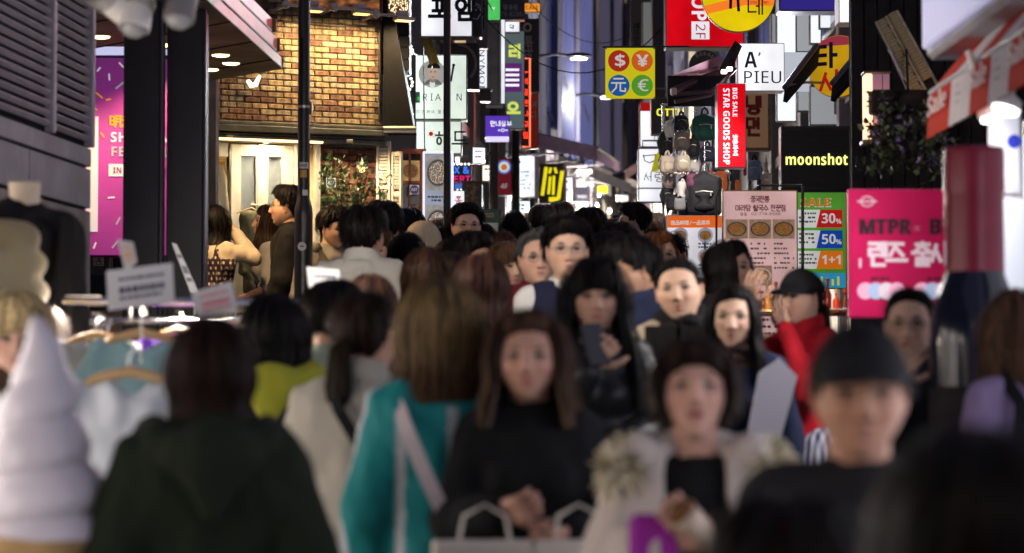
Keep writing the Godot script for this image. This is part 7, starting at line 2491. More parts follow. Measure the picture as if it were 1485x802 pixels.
# ---------------------------------------------------------------- tiled eave,lantern,hanging plants
func build_eave() -> void:
	var d:=14.5
	var a:=at(1279,35,d + 0.6); var b:=at(1336,142,d - 0.2)
	var r:=thing("tiled_eave","small tiled eave with pale lattice edge above the lit lantern","roof",a)
	var v:=b - a
	var L:=v.length()
	var dir:=v.normalized()
	var side:=Vector3(0.82,0.35,0.3)
	side = (side - dir*side.dot(dir)).normalized()
	var nrm:=dir.cross(side).normalized()
	var bs:=Basis(dir,side,nrm)
	put("deck",boxmb(Vector3(L,0.17,0.05),0.006,v*0.5 + side*0.04,bs),rough_mat("dark_timber",lin(0.03,0.022,0.02),0.8,0.2,2.0),r)
	var tm:=rough_mat("pale_tile",lin(0.60,0.51,0.32),0.7,0.2,3.0)
	var t1:=boxmb(Vector3(0.016,0.055,0.03),0.005).mesh()
	for i in 24:
		var o:=put("tile",t1,tm,r,v*((i + 0.5) / 24.0) + side*(0.005 + 0.004*sin(i*2.0)) + nrm*0.03)
		o.basis = bs
		o = put("tile",t1,tm,r,v*((i + 0.3) / 24.0)*0.9 + side*0.085 + nrm*0.03)
		o.basis = bs
	for s in [-0.025,0.045,0.12]:
		var mb:=MB.new(); mb.tube([side*s + nrm*0.03,v + side*s + nrm*0.03],0.010,8)
		put("batten",mb,tm,r)
	var tp:=MB.new()
	tp.tube([at(1290,70,d),at(1312,118,d),at(1326,150,d),at(1330,175,d)].map(func(p): return p - a),0.014,8)
	put("drain_pipe",tp,mat("pipe_grey",lin(0.2,0.21,0.24),0.35,0.5),r)
	# lantern box
	var l:=thing("box_lantern","tall pink white lit lantern box under the tiled eave","lantern",at(1271,205,15.0))
	var k:=15.0 / F
	var h:=95*k
	put("base_plate",boxmb(Vector3(0.19,0.03,0.16),0.006,Vector3(0,-0.01,0)),mat("frame_dark_bronze",lin(0.04,0.03,0.03),0.4,0.4),l)
	put("paper",boxmb(Vector3(0.105,h,0.12),0.006,Vector3(0.024,h*0.5 + 0.01,0)),glow("lantern_paper",Color(0.62,0.48,0.58),0.35),l)
	put("bright_edge",boxmb(Vector3(0.045,h,0.13),0.006,Vector3(-0.055,h*0.5 + 0.01,0.004)),glow("lantern_bright",Color(1.0,0.86,0.70),1.4),l)
	put("top_plate",boxmb(Vector3(0.17,0.02,0.15),0.006,Vector3(0,h + 0.02,0)),M["frame_dark_bronze"],l)
	put("seam",boxmb(Vector3(0.004,h,0.004),0.0,Vector3(0.03,h*0.5 + 0.01,0.062)),M["frame_dark_bronze"],l)
	put("latch",boxmb(Vector3(0.03,0.04,0.01),0.003,Vector3(0.03,h*0.48,0.066)),mat("brass",lin(0.5,0.4,0.2),0.3,0.8),l)
	omni(l,Vector3(-0.02,h*0.3,0.2),Color(1.0,0.75,0.55),0.12,0.08)
	var ab:=thing("amber_bulb","bare amber bulb glowing beside the eave","lamp",at(1317,148,13.6))
	var mb2:=MB.new(); mb2.ball(Vector3.ZERO,Vector3(0.017,0.024,0.017))
	put("bulb",mb2,glow("amber_bulb_glow",Color(1.0,0.60,0.15),4.0),ab)
	var mb3:=MB.new(); mb3.tube([Vector3(0,0.02,0),Vector3(0,0.05,0),Vector3(-0.01,0.3,0)],0.008,6)
	put("cord",mb3,mat("cable_black",lin(0.01,0.01,0.01),0.6),ab)
	omni(ab,Vector3.ZERO,Color(1.0,0.62,0.2),0.12,0.01)
	# dark hanging plants with violet blossoms
	var p:=thing("hanging_plant","dark hanging plants with violet blossoms above the pink poster","plant",at(1310,210,12.2))
	var g:=RandomNumberGenerator.new(); g.seed = 21
	var lv:=MB.new(); var bl:=MB.new(); var stm:=MB.new()
	var kk:=12.2 / F
	for i in 26:
		var x0:=g.randf_range(-45,60)*kk
		var y0:=g.randf_range(0,50)*kk
		var pts:=[]
		for j in 6:
			var t:=j / 5.0
			pts.append(Vector3(x0 + g.randf_range(-.02,.02) + t*g.randf_range(-.05,.05),y0 + 0.03 - t*g.randf_range(0.12,0.26),g.randf_range(-.12,.12)))
		stm.tube(pts,0.003,5)
		for j in 34:
			var c: Vector3 = pts[g.randi() % 6]
			leaf(lv,c + Vector3(g.randf_range(-.05,.05),g.randf_range(-.05,.05),g.randf_range(-.05,.05)),g,g.randf_range(0.025,0.05),Color(0.025,0.04,0.02),Color(0.10,0.12,0.06))
		if i % 2 == 0:
			for j in 12: leaf(bl,pts[g.randi() % 6] + Vector3(g.randf_range(-.04,.04),g.randf_range(-.04,.04),0.08),g,g.randf_range(0.015,0.03),Color(0.16,0.08,0.40),Color(0.40,0.28,0.52))
	put("stem",stm,rough_mat("bark",lin(0.10,0.07,0.04),0.9),p)
	put("foliage",lv,vcol("leaf",0.45),p).set_meta("kind","stuff")
	put("blossom",bl,vcol("petal",0.6),p).set_meta("kind","stuff")
	put("trough",boxmb(Vector3(0.36,0.12,0.14),0.01,Vector3(0.02,0.22,-0.05)),rough_mat("dark_timber",lin(0.03,0.022,0.02),0.8,0.2,2.0),p)
	var wl:=thing("timber_wall","dark timber wall behind the hanging plants","wall",at(1235,300,16.2))
	put("wall_core",boxmb(Vector3(1.27,3.6,0.04),0.0,Vector3(0.64,0.0,-0.10)),mat("vent_black",lin(0.006,0.006,0.007),0.9),wl)
	for i in 14: put("plank",boxmb(Vector3(0.085,3.6,0.05),0.006,Vector3(0.05 + i*0.09,0.0,-0.05)),rough_mat("char_board",lin(0.02,0.018,0.020),0.6,0.15,2.0,0.2),wl)
	var fb:=thing("flower_board","dark board with violet floral print beside the lantern","board",at(1289,200,13.0))
	put("board",boxmb(Vector3(0.17,0.24,0.02),0.004,Vector3(0.085,0.11,0)),rough_mat("violet_print",lin(0.06,0.05,0.10),0.6,0.35,6.0),fb)

# ================================================================ NEAR PROPS,RIGHT
func build_right_front() -> void:
	# pink poster
	var r:=sign_box("pink_poster","large pink poster with black and white lettering behind the giant bottle","poster",1232,275,1402,460,9.3,0.03,glow("poster_pink",Color(0.78,0.08,0.34),0.22),mat("poster_pink_edge",lin(0.35,0.04,0.12),0.5),0.0,"",0.004)
	var k:=mat("poster_black",lin(0.02,0.006,0.012),0.7)
	var w:=glow("poster_white2",Color(0.90,0.80,0.86),0.45)
	words(r,"MTPR",1244,329,21,k,74,true)
	words(r,"MTPR",1245.6,329,22,k,74,true,0.0,0.008)
	words(r,"BT",1347.6,329,22,k,32,true,0.0,0.008)
	words(r,"x",1325,330,10,mat("poster_rose",lin(0.30,0.03,0.10),0.5),10,false)
	words(r,"BT",1346,329,21,k,32,true)
	glyphs(r,"렌즈",1259,385,33,w,0.16,false,0.0,0.86,0.92)
	glyphs(r,"출시",1323,385,33,w,0.16,false,0.0,0.86,0.92)
	var em:=MB.new()
	em.tube(circ(0,0,1,20).map(func(p): return sp(r,1258 + p.x*9,292 + p.y*7,0.008)),0.0025,5,false)
	em.tube([sp(r,1244,292,.008),sp(r,1272,292,.008)],0.003,5)
	put("round_emblem",em,w,r)
	for q in [1255,1337]:
		fine_print(r,q + 8,402,q + 42,1,6,k,5)
		for i in 4: disc(r,"lens_print",q + i*15,422,12,glow("lens_%d" % (i % 3),[Color(0.85,0.62,0.72),Color(0.62,0.68,0.80),Color(0.80,0.74,0.78)][i % 3],0.5),0.006 + 0.003*i)
	patch(r,"white_mark",1246,375,1249,388,w)
	# giant bottle
	var d:=7.2
	var c:=at(1414,400,d); c.y = SLOPE*d
	var b:=thing("giant_bottle","giant wine bottle figure with maroon capsule at the right","advertising figure",c)
	var kk:=d / F
	var y:=func(py: float) -> float: return at(1414,py,d).y - c.y
	var m:=MB.new()
	m.lathe([Vector2(0,y.call(214)),Vector2(40*kk,y.call(214)),Vector2(43*kk,y.call(217)),Vector2(44*kk,y.call(222)),Vector2(44*kk,y.call(278)),Vector2(41.5*kk,y.call(281)),Vector2(42*kk,y.call(284)),Vector2(42.5*kk,y.call(394)),Vector2(41*kk,y.call(394.5))],48)
	var foil:=rough_mat("maroon_foil",lin(0.20,0.012,0.032),0.30,0.06,2.0,0.0,0.0)
	foil.metallic_specular = 0.4
	put("capsule",m,foil,b)
	var g:=MB.new()
	g.lathe([Vector2(41.5*kk,y.call(393)),Vector2(43*kk,y.call(400)),Vector2(50*kk,y.call(420)),Vector2(61*kk,y.call(446)),Vector2(66*kk,y.call(475)),Vector2(67*kk,y.call(500)),Vector2(67*kk,0.30),Vector2(64*kk,0.27),Vector2(0,0.27)],48)
	put("glass",g,mat("bottle_glass",lin(0.008,0.010,0.022),0.14),b)
	var l:=MB.new()
	l.lathe([Vector2(67.4*kk,y.call(560)),Vector2(67.4*kk,y.call(720))],48)
	put("paper_label",l,rough_mat("label_dark",lin(0.03,0.025,0.03),0.7),b)
	put("plinth",boxmb(Vector3(0.36,0.27,0.36),0.01,Vector3(0,0.135,0)),rough_mat("dark_timber",lin(0.03,0.022,0.02),0.8,0.2,2.0),b)
	# striped awning with sign panel above
	var x0:=1.60
	var aw:=thing("striped_awning","red and white striped shop awning with white lettering at the upper right","awning",Vector3(x0,2.70,-9.3))
	var red:=cloth("awning_red",lin(0.50,0.035,0.018),0.8,0.1,0.0)
	red.backlight_enabled = true; red.backlight = Color(0.25,0.03,0.02)
	var wht:=cloth("awning_white",lin(0.62,0.58,0.62),0.8,0.1,0.0)
	var cut:=[9.3,8.84,8.44,8.10,7.78,7.45,7.15,6.85,6.55,6.25,5.95,5.65]
	for i in cut.size() - 1:
		var z0: float = 9.3 - cut[i]; var z1: float = 9.3 - cut[i + 1] - 0.004
		var p:=MB.new()
		var q:=[Vector3(0,0.0,z0),Vector3(0,0,z1),Vector3(0.015,0.18,z1),Vector3(0.015,0.18,z0)]
		p.poly(q,Vector3.LEFT)
		p.poly(q.map(func(t): return t + Vector3(0.008,0,0)),Vector3.RIGHT)
		put("valance_panel",p,red if i % 2 == 0 else wht,aw)
		var s:=MB.new()
		var q2:=[Vector3(0.016,0.183,z0),Vector3(0.016,0.183,z1),Vector3(0.30,0.52,z1),Vector3(0.30,0.52,z0)]
		s.poly(q2,Vector3(-1,1,0))
		s.poly(q2.map(func(t): return t + Vector3(0.008,-0.004,0)),Vector3(1,-1,0))
		put("cover_panel",s,red if i % 2 == 0 else wht,aw)
		if i % 2 == 0:
			var tx:=letters(aw,"Sale",mat("awning_print",lin(0.6,0.56,0.56),0.7),Transform3D(Basis(Vector3(0,0,1),Vector3(0.08,1,0).normalized(),Vector3(-1,0,0)),Vector3(-0.001,0.115,z0 + 0.03)),0.075,(z1 - z0)*0.85,false,true)
		else:
			var rg:=MB.new()
			for e in [[0.5,0.10,0.09,0.006],[0.5,0.13,0.06,0.005],[0.5,0.07,0.07,0.005]]: rg.box(Vector3(-0.003,e[1],lerpf(z0,z1,e[0])),Vector3(0.003,e[3],e[2]))
			put("stripe_print",rg,mat("faint_print",lin(0.35,0.30,0.32),0.7),aw)
	var fr:=MB.new()
	fr.tube([Vector3(0.02,0.18,-0.01),Vector3(0.02,0.18,3.7)],0.012,8)
	fr.tube([Vector3(0.02,0.18,0.0),Vector3(0.5,0.25,0.0)],0.012,8)
	put("frame",fr,mat("steel_dark",lin(0.15,0.15,0.16),0.4,0.6),aw)
	var en:=MB.new(); en.poly([Vector3(0.016,0.18,-0.002),Vector3(0.30,0.52,-0.002),Vector3(0.30,0.18,-0.002)],Vector3.FORWARD)
	en.poly([Vector3(0.016,0.18,0.004),Vector3(0.30,0.52,0.004),Vector3(0.30,0.18,0.004)],Vector3.BACK)
	put("end_panel",en,red,aw)
	var sg:=thing("shop_fascia","long lavender white lit fascia above the striped awning","sign",Vector3(1.60,3.03,-9.5))
	var lav:=glow("lavender_face",Color(0.78,0.77,0.90),0.62)
	put("casing",boxmb(Vector3(0.42,0.9,4.6),0.02,Vector3(0.245,0.45,2.3)),rough_mat("fascia_grey",lin(0.4,0.4,0.45),0.5,0.08),sg)
	put("face",boxmb(Vector3(0.03,0.84,4.4),0.008,Vector3(0.016,0.45,2.3)),lav,sg)
	put("end_face",boxmb(Vector3(0.36,0.84,0.02),0.006,Vector3(0.245,0.45,4.606)),lav,sg)
	var sw:=MB.new(); sw.ball(Vector3(0.0,0.40,0.42),Vector3(0.012,0.16,0.10),Basis(Vector3.RIGHT,0.4),20,12)
	put("violet_mark",sw,glow("violet_mark",Color(0.25,0.2,0.7),0.6),sg)
	var gm:=MB.new(); gm.ball(Vector3(-0.008,0.40,0.5),Vector3(0.012,0.06,0.035),Basis(),12,8)
	put("green_mark",gm,glow("sign_green",Color(0.35,0.85,0.42),0.9),sg)
	# the shop itself under the awning,with lit glass
	var sh:=thing("corner_shop","bright cosmetics shop front at the right under the striped awning","building",Vector3(2.05,0.0,-9.6))
	put("wall",boxmb(Vector3(3.0,7.0,11.0),0.0,Vector3(1.53,3.3,5.5)),rough_mat("shop_wall_grey",lin(0.22,0.21,0.21),0.7,0.12),sh)
	put("grey_pillar",boxmb(Vector3(0.18,3.0,0.22),0.01,Vector3(-0.10,1.5,1.45)),rough_mat("pillar_grey",lin(0.14,0.13,0.12),0.6,0.12),sh)
	for i in 5:
		var z:=0.35 + i*1.9
		put("window_frame",boxmb(Vector3(0.06,2.1,1.8),0.01,Vector3(0.0,1.75,z + 0.6)),mat("frame_pale",lin(0.45,0.45,0.48),0.4),sh)
		var pn:=put("window_pane",boxmb(Vector3(0.02,1.95,1.62),0.004,Vector3(-0.036,1.75,z + 0.6)),glow("shop_glass",Color(0.92,0.93,1.0),0.9),sh)
		if i > 1 and i < 4: area(sh,Vector3(-0.06,1.9,z + 0.6),Vector2(1.5,1.6),Vector3.LEFT,Color(0.95,0.95,1.0),2.0)
	for q in [[1440,170,8.4,0.35,"round white lamp under the awning, nearer one"],[1458,160,8.0,-0.3,"round white lamp under the awning, higher one"]]:
		var lm:=thing("awning_lamp",q[4],"lamp",at(q[0],q[1],q[2]),"white lamps under the striped awning")
		var mb:=MB.new(); mb.ball(Vector3.ZERO,Vector3(0.045,0.018,0.045),Basis(Vector3.BACK,q[3]),20,10)
		put("lens",mb,glow("lamp_cold",Color(0.97,0.97,1.0),5.0),lm)
		var md:=MB.new(); md.lathe([Vector2(0.05,0.01),Vector2(0.045,0.04),Vector2(0.012,0.06),Vector2(0.012,0.25),Vector2(0,0.25)],20,Transform3D(Basis(Vector3.BACK,q[3]),Vector3.ZERO))
		put("shade",md,mat("lamp_white",lin(0.72,0.68,0.64),0.4),lm)
		spot(lm,Vector3(0,-0.06,0),Vector3(-0.72,-0.42,-0.5),Color(0.98,0.96,0.95),2.2,55.0,0.25)
	var ps:=sign_box("white_poster","white lit poster with blue spot right of the giant bottle","poster",1440,165,1478,280,8.6,0.03,glow("poster_lit",Color(0.92,0.93,1.0),0.65),M["frame_pale"])
	disc(ps,"blue_spot",1471,205,10,glow("spot_blue",Color(0.2,0.25,0.75),0.6))
	var wp:=sign_box("blank_board","plain white panel low at the right edge behind the bottle","panel",1440,290,1520,425,8.3,0.03,glow("panel_white",Color(0.86,0.88,0.93),0.75),M["frame_pale"])
	# food cart with sauces behind the red jumper
	var fc:=thing("snack_cart","snack cart with rail and steel counter beside the green poster","cart",at(1155,470,12.5))
	var o:=fc.position
	put("counter",boxmb(Vector3(0.62,0.9,0.45),0.012,at(1155,480,12.8) - o + Vector3(0,-0.47,0)),rough_mat("cart_steel",lin(0.25,0.24,0.24),0.3,0.15,1.5,0.0,0.7),fc)
	put("shelf",boxmb(Vector3(0.60,0.02,0.30),0.004,at(1155,455,12.9) - o),rough_mat("cart_shelf",lin(0.08,0.06,0.05),0.5),fc)
	var rl:=MB.new()
	rl.tube([at(1078,452,12.4) - o,at(1232,449,12.4) - o],0.008,8)
	for x in [1080,1230]: rl.tube([at(x,452,12.4) - o,at(x,500,12.4) - o],0.008,8)
	put("rail",rl,mat("rack_chrome",lin(0.5,0.5,0.5),0.25,0.9),fc)
	var g2:=RandomNumberGenerator.new(); g2.seed = 8
	var bc:=[lin(0.45,0.05,0.02),lin(0.08,0.03,0.02),lin(0.5,0.3,0.08),lin(0.35,0.30,0.25),lin(0.30,0.02,0.02)]
	for i in 12:
		var bt:=thing("sauce_bottle","%s sauce bottle with %s cap, %s from the left on the snack cart" % [["red","brown","amber","cream","dark red"][i % 5],"red" if i % 2 else "pale",NTH[i]],"bottle",at(1088 + i*12.5,454,12.8 + g2.randf_range(-0.08,0.08)),"sauce bottles on the snack cart")
		var hh:=g2.randf_range(0.10,0.17)
		var bmm:=MB.new(); bmm.lathe([Vector2(0,0),Vector2(0.018,0),Vector2(0.02,0.01),Vector2(0.02,hh*0.6),Vector2(0.008,hh*0.78),Vector2(0.008,hh)],14)
		put("bottle_body",bmm,mat("sauce_%d" % (i % 5),bc[i % 5],0.25),bt)
		var cp:=MB.new(); cp.lathe([Vector2(0.010,hh),Vector2(0.010,hh + 0.02),Vector2(0,hh + 0.022)],12)
		put("bottle_cap",cp,mat("cap_red",lin(0.5,0.04,0.03),0.4) if i % 2 else mat("cap_pale",lin(0.5,0.4,0.36),0.4),bt)
	spot(fc,at(1160,330,12.2) - o,Vector3(0,-1,-0.2),Color(1.0,0.72,0.42),1.2,60.0,0.06)

# ================================================================ NEAR PROPS,LEFT
func torso_form(label: String,px: float,py: float,d: float,yaw: float,m: Material,puff:=false) -> Node3D:
	# a headless shop form with a jacket: its neck stands at px,py
	var p:=at(px,py,d)
	var r:=thing("clothes_form",label,"mannequin",Vector3(p.x,p.y - 1.50,p.z),"clothes forms at the left edge")
	r.rotation.y = deg_to_rad(yaw)
	var n:=MB.new()
	n.lathe([Vector2(0.085,1.36),Vector2(0.062,1.42),Vector2(0.052,1.47),Vector2(0.052,1.50),Vector2(0.056,1.525),Vector2(0.05,1.535),Vector2(0,1.537)],28)
	put("neck_form",n,rough_mat("form_cream",lin(0.58,0.47,0.36),0.6,0.08),r)
	var cfg:={"f": false,"arms": "down"}
	var o:={"thick": 0.03 if not puff else 0.055,"hem": 0.78,"wrinkle": 0.008}
	if puff: o.wrinkle = 0.004
	var mb:=garment(cfg,o)
	if puff:
		for i in mb.v.size():
			var q:=mb.v[i]
			mb.v[i] = q + mb.n[i]*0.030*absf(sin(q.y*34.0))
	put("jacket",mb,m,r)
	if not puff:
		for s in [-1.0,1.0]:
			var l:=MB.new()
			l.prism(PackedVector2Array([Vector2(0.02*s,1.10),Vector2(0.055*s,1.42),Vector2(0.105*s,1.40),Vector2(0.10*s,1.30)]),0.008,Transform3D(Basis(),Vector3(0,0,0.135)))
			put("lapel",l,m,r)
	collar(r,m,0.078,0.06,1.40)
	var s2:=MB.new(); s2.lathe([Vector2(0.02,0.80),Vector2(0.02,0.1),Vector2(0.18,0.06),Vector2(0.2,0.0),Vector2(0,0.0)],20)
	put("stand",s2,mat("rack_chrome",lin(0.5,0.5,0.5),0.25,0.9),r)
	return r

func shirt(called: String,label: String,px: float,py: float,d: float,w: float,m: Material,yaw:=0.0,group:="") -> void:
	# a garment on a wooden hanger; px,py is the hook
	var p:=at(px,py,d)
	var r:=thing(called,label,"shirt",p,group)
	r.rotation.y = deg_to_rad(yaw)
	var s:=w / 0.44
	var f:=Field.new(Vector3(-0.34,-0.78,-0.14)*s,Vector3(0.34,0.02,0.14)*s,0.015*s)
	f.cap(Vector3(-0.15,-0.125,0)*s,Vector3(0.15,-0.125,0)*s,0.03*s,0.03*s,0.03*s,0.8)
	f.cap(Vector3(0,-0.29,0)*s,Vector3(0,-0.62,0)*s,0.165*s,0.19*s,0.05*s,0.32)
	f.cap(Vector3(-0.08,-0.2,0)*s,Vector3(0.08,-0.2,0)*s,0.07*s,0.07*s,0.04*s,0.6)
	for q in [-1.0,1.0]: f.cap(Vector3(0.16*q,-0.15,0)*s,Vector3(0.25*q,-0.38,0.02)*s,0.045*s,0.06*s,0.03*s,0.6)
	f.below(-0.72*s)
	f.carve(func(v: Vector3) -> float: return Vector3(v.x,v.y + 0.075*s,v.z).length() - 0.056*s)
	var mb:=MB.new(); f.mesh_into(mb,null,0.016*s,wr)
	put("cloth",mb,m,r)
	var h:=MB.new()
	h.tube([Vector3(-0.19,-0.135,0)*s,Vector3(-0.09,-0.085,0)*s,Vector3(0,-0.065,0)*s,Vector3(0.09,-0.085,0)*s,Vector3(0.19,-0.135,0)*s],[0.011*s,0.015*s,0.018*s,0.015*s,0.011*s],8)
	put("hanger",h,mat("hanger_wood2",lin(0.42,0.27,0.13),0.45),r)
	var k:=MB.new(); k.tube([Vector3(0,-0.06,0)*s,Vector3(0,-0.02,0)*s,Vector3(0.018,0.0,0)*s,Vector3(0.012,0.022,0)*s,Vector3(-0.012,0.02,0)*s],0.0035*s,6)
	put("hook",k,mat("rack_chrome",lin(0.5,0.5,0.5),0.25,0.9),r)

func price_card(label: String,corners: Array,d: float,print_: Color,face: Material) -> void:
	# corners: four photo points,clockwise from the upper left
	var o:=at(corners[0][0],corners[0][1],d)
	var r:=thing("price_card",label,"price card",o,"price cards on the clothes stall")
	var q:=corners.map(func(c): return at(c[0],c[1],d) - o)
	var mb:=MB.new()
	mb.poly(q,Vector3.BACK,[Vector2(0,0),Vector2(1,0),Vector2(1,1),Vector2(0,1)])
	mb.poly(q.map(func(v): return v + Vector3(0,0,-0.004)),Vector3.FORWARD)
	put("card",mb,face,r)
	var pm:=MB.new()
	var g:=RandomNumberGenerator.new(); g.seed = int(corners[0][0])
	for row in 3:
		var t0:=0.18
		while t0 < 0.82:
			var t1:=t0 + g.randf_range(0.03,0.09)
			var v0:=0.22 + row*0.24; var v1:=v0 + (0.08 if row != 1 else 0.16)
			var f:=func(u: float,v: float) -> Vector3: return (q[0] as Vector3).lerp(q[1],u).lerp((q[3] as Vector3).lerp(q[2],u),v) + Vector3(0,0,0.001)
			pm.poly([f.call(t0,v0),f.call(t1,v0),f.call(t1,v1),f.call(t0,v1)],Vector3.BACK)
			t0 = t1 + 0.02
	put("print",pm,mat("card_ink_%d" % int(print_.r*100),print_,0.7),r)
	var stm:=MB.new(); stm.tube([(q[2] + q[3])*0.5,(q[2] + q[3])*0.5 + Vector3(0,-0.18,-0.005)],0.004,6)
	put("clip_stem",stm,mat("rack_chrome",lin(0.5,0.5,0.5),0.25,0.9),r)

func build_left_front() -> void:
	torso_form("cream headless clothes form in a black blazer by the panelled wall",36,278,8.2,45,cloth("blazer_black",lin(0.012,0.011,0.012),0.8))
	torso_form("clothes form in a quilted sand coloured down jacket at the left edge",-62,306,7.6,30,cloth("down_sand",lin(0.36,0.29,0.15),0.5),true)
	# rail of the clothes stall,its bright reflections made as glowing strips
	var d:=8.2
	var r:=thing("clothes_rack","chrome clothes rack of the stall under the price cards","clothes rack",at(250,440,d))
	var o:=r.position
	var m:=MB.new()
	m.tube([at(60,436,d) - o,at(450,441,d) - o],0.016,12)
	m.tube([at(100,468,d + 0.5) - o,at(440,462,d + 0.5) - o],0.014,12)
	for x in [80,430]: m.tube([at(x,437,d) - o,Vector3(at(x,437,d).x - o.x,SLOPE*d - o.y,0)],0.016,10)
	for x in [110,420]: m.tube([at(x,465,d + 0.5) - o,Vector3(at(x,465,d + 0.5).x - o.x,SLOPE*d - o.y,-0.5)],0.014,10)
	put("rail",m,mat("bright_chrome",lin(0.72,0.70,0.70),0.12,1.0),r)
	var lp:=MB.new()
	lp.box(at(112,434,d + 0.02) - o,Vector3(0.17,0.022,0.03),Basis(),0.008)
	lp.box(at(265,437,d + 0.02) - o,Vector3(0.08,0.022,0.03),Basis(),0.008)
	put("glow_strip",lp,glow("rail_glint",Color(1.0,0.90,0.80),3.0),r)
	area(r,at(112,440,d) - o + Vector3(0,-0.02,0.03),Vector2(0.17,0.03),Vector3(0.1,-0.8,0.5),Color(1.0,0.9,0.8),1.5)
	area(r,at(265,443,d) - o + Vector3(0,-0.02,0.03),Vector2(0.1,0.03),Vector3(-0.1,-0.8,0.5),Color(1.0,0.9,0.8),1.0)
	# empty wooden hangers
	for i in 9:
		var h:=thing("wooden_hanger","bare wooden hanger, %s from the left on the rack's rear rail" % NTH[i],"hanger",at(84 + i*9,470 + (i % 3)*3,d + 0.45 - 0.03*i),"bare wooden hangers on the rack")
		h.rotation.y = deg_to_rad(62 + (i*37) % 17)
		var mb:=MB.new()
		mb.tube([Vector3(-0.2,-0.13,0),Vector3(-0.1,-0.07,0),Vector3(0,-0.045,0),Vector3(0.1,-0.07,0),Vector3(0.2,-0.13,0)],[0.010,0.014,0.017,0.014,0.010],8)
		put("bow",mb,mat("hanger_wood2",lin(0.42,0.27,0.13),0.45),h)
		var hk:=MB.new(); hk.tube([Vector3(0,-0.05,0),Vector3(0,0.0,0),Vector3(0.018,0.02,0),Vector3(0.01,0.04,0),Vector3(-0.012,0.035,0)],0.003,6)
		put("hook",hk,mat("rack_chrome",lin(0.5,0.5,0.5),0.25,0.9),h)
	shirt("hanging_shirt","pale grey blue shirt on the rack left of the teal one",140,462,8.0,0.36,cloth("shirt_grey_blue",lin(0.30,0.33,0.42),0.8),30)
	shirt("hanging_shirt","teal hooded top on the rack behind the white shirt",205,455,7.7,0.40,cloth("shirt_teal",lin(0.30,0.50,0.56),0.8),-8)
	shirt("hanging_shirt","violet top on the rack right of the teal one",258,458,8.1,0.32,cloth("shirt_violet",lin(0.13,0.04,0.40),0.8),-20)
	shirt("hanging_shirt","white shirt on a wooden hanger in front of the rack",188,506,6.4,0.40,cloth("shirt_white",lin(0.58,0.62,0.68),0.8),6)
	var gi:=0
	for q in [[300,462,"charcoal",0.04,0.04,0.045],[318,463,"cream",0.5,0.46,0.38],[338,461,"wine red",0.2,0.02,0.03],[358,462,"denim blue",0.08,0.12,0.22],[380,461,"black",0.015,0.015,0.016],[402,462,"sand",0.36,0.29,0.2],[104,464,"rose",0.42,0.22,0.24],[122,465,"dark grey",0.08,0.08,0.085]]:
		shirt("hanging_shirt","%s shirt hung side on along the rack, %s of the side on shirts" % [q[2],NTH[gi]],q[0],q[1],8.6,0.36,cloth("side_shirt_%d" % gi,lin(q[3],q[4],q[5]),0.85),68 + gi*3,"shirts hung side on along the rack")
		gi += 1
	var white:=mat("card_white",lin(0.45,0.45,0.48),0.7)
	var ink:=Color(0.28,0.28,0.36)
	price_card("large white price card with grey print over the rack",[[154,393],[250,381],[253,437],[157,451]],7.6,ink,white)
	price_card("white price card with faint pink print right of the large one",[[277,424],[336,408],[345,452],[287,463]],7.6,Color(0.75,0.42,0.48),white)
	price_card("white price card with grey print near the black pole's foot",[[445,387],[492,391],[494,434],[450,436]],9.0,ink,white)
	price_card("small glossy tag shining above the large price card",[[170,347],[193,351],[199,380],[181,394]],7.9,Color(0.8,0.6,0.4),white)
	price_card("slanted edge of a tall white board against the second pillar",[[249,352],[256,354],[288,424],[276,424]],11.0,ink,white)
	# giant ice cream
	var dd:=5.0
	var c:=at(66,400,dd); c.y = SLOPE*dd
	var ic:=thing("giant_ice_cream","giant white soft ice cream figure in a cone at the lower left","advertising figure",c)
	var k:=dd / F
	var y:=func(py: float) -> float: return at(66,py,dd).y - c.y
	var rows:=[]
	var nz:=FastNoiseLite.new(); nz.seed = 2; nz.frequency = 0.7
	for i in 90:
		var t:=i / 89.0
		var py:=lerpf(458,778,t)
		var env:=(4.0 + 96.0*pow(t,0.62))*k
		var row:=[]
		for j in 48:
			var a:=TAU*j / 48.0
			var ph:=t*4.6 - a / TAU
			var fr: float = ph - floor(ph)
			var coil:=pow(sin(PI*fr),0.55)
			var rr:=env*(0.80 + 0.22*coil*smoothstep(0.05,0.4,t))
			var tipx:=-0.02*(1 - t)*(1 - t)
			row.append(Vector3(cos(a)*rr + tipx + 0.012*sin(t*9.0)*(1 - t),y.call(py),sin(a)*rr))
		rows.append(row)
	var im:=MB.new(); im.grid(rows,true,true)
	put("swirl",im,rough_mat("cream_gloss",lin(0.60,0.56,0.63),0.35,0.04),ic)
	var cn:=MB.new()
	cn.lathe([Vector2(94*k,y.call(772)),Vector2(100*k,y.call(776)),Vector2(100*k,y.call(800)),Vector2(92*k,y.call(806)),Vector2(40*k,0.12),Vector2(0,0.12)],40)
	put("cone",cn,rough_mat("wafer",lin(0.42,0.27,0.12),0.6,0.15,2.0,0.2),ic)
	put("stand",boxmb(Vector3(0.3,0.12,0.3),0.01,Vector3(0,0.06,0)),rough_mat("dark_timber",lin(0.03,0.022,0.02),0.8,0.2,2.0),ic)
	# unseen clothes shop beside the viewer; lit windows added to light the crowd
	var s:=thing("unseen_clothes_shop","unseen clothes shop front at the left with lit windows added for fill","building",Vector3(-2.45,0,-8.9))
	put("wall",boxmb(Vector3(3.0,6.0,9.0),0.0,Vector3(-1.53,2.9,4.4)),rough_mat("dark_wall",lin(0.035,0.032,0.036),0.7),s)
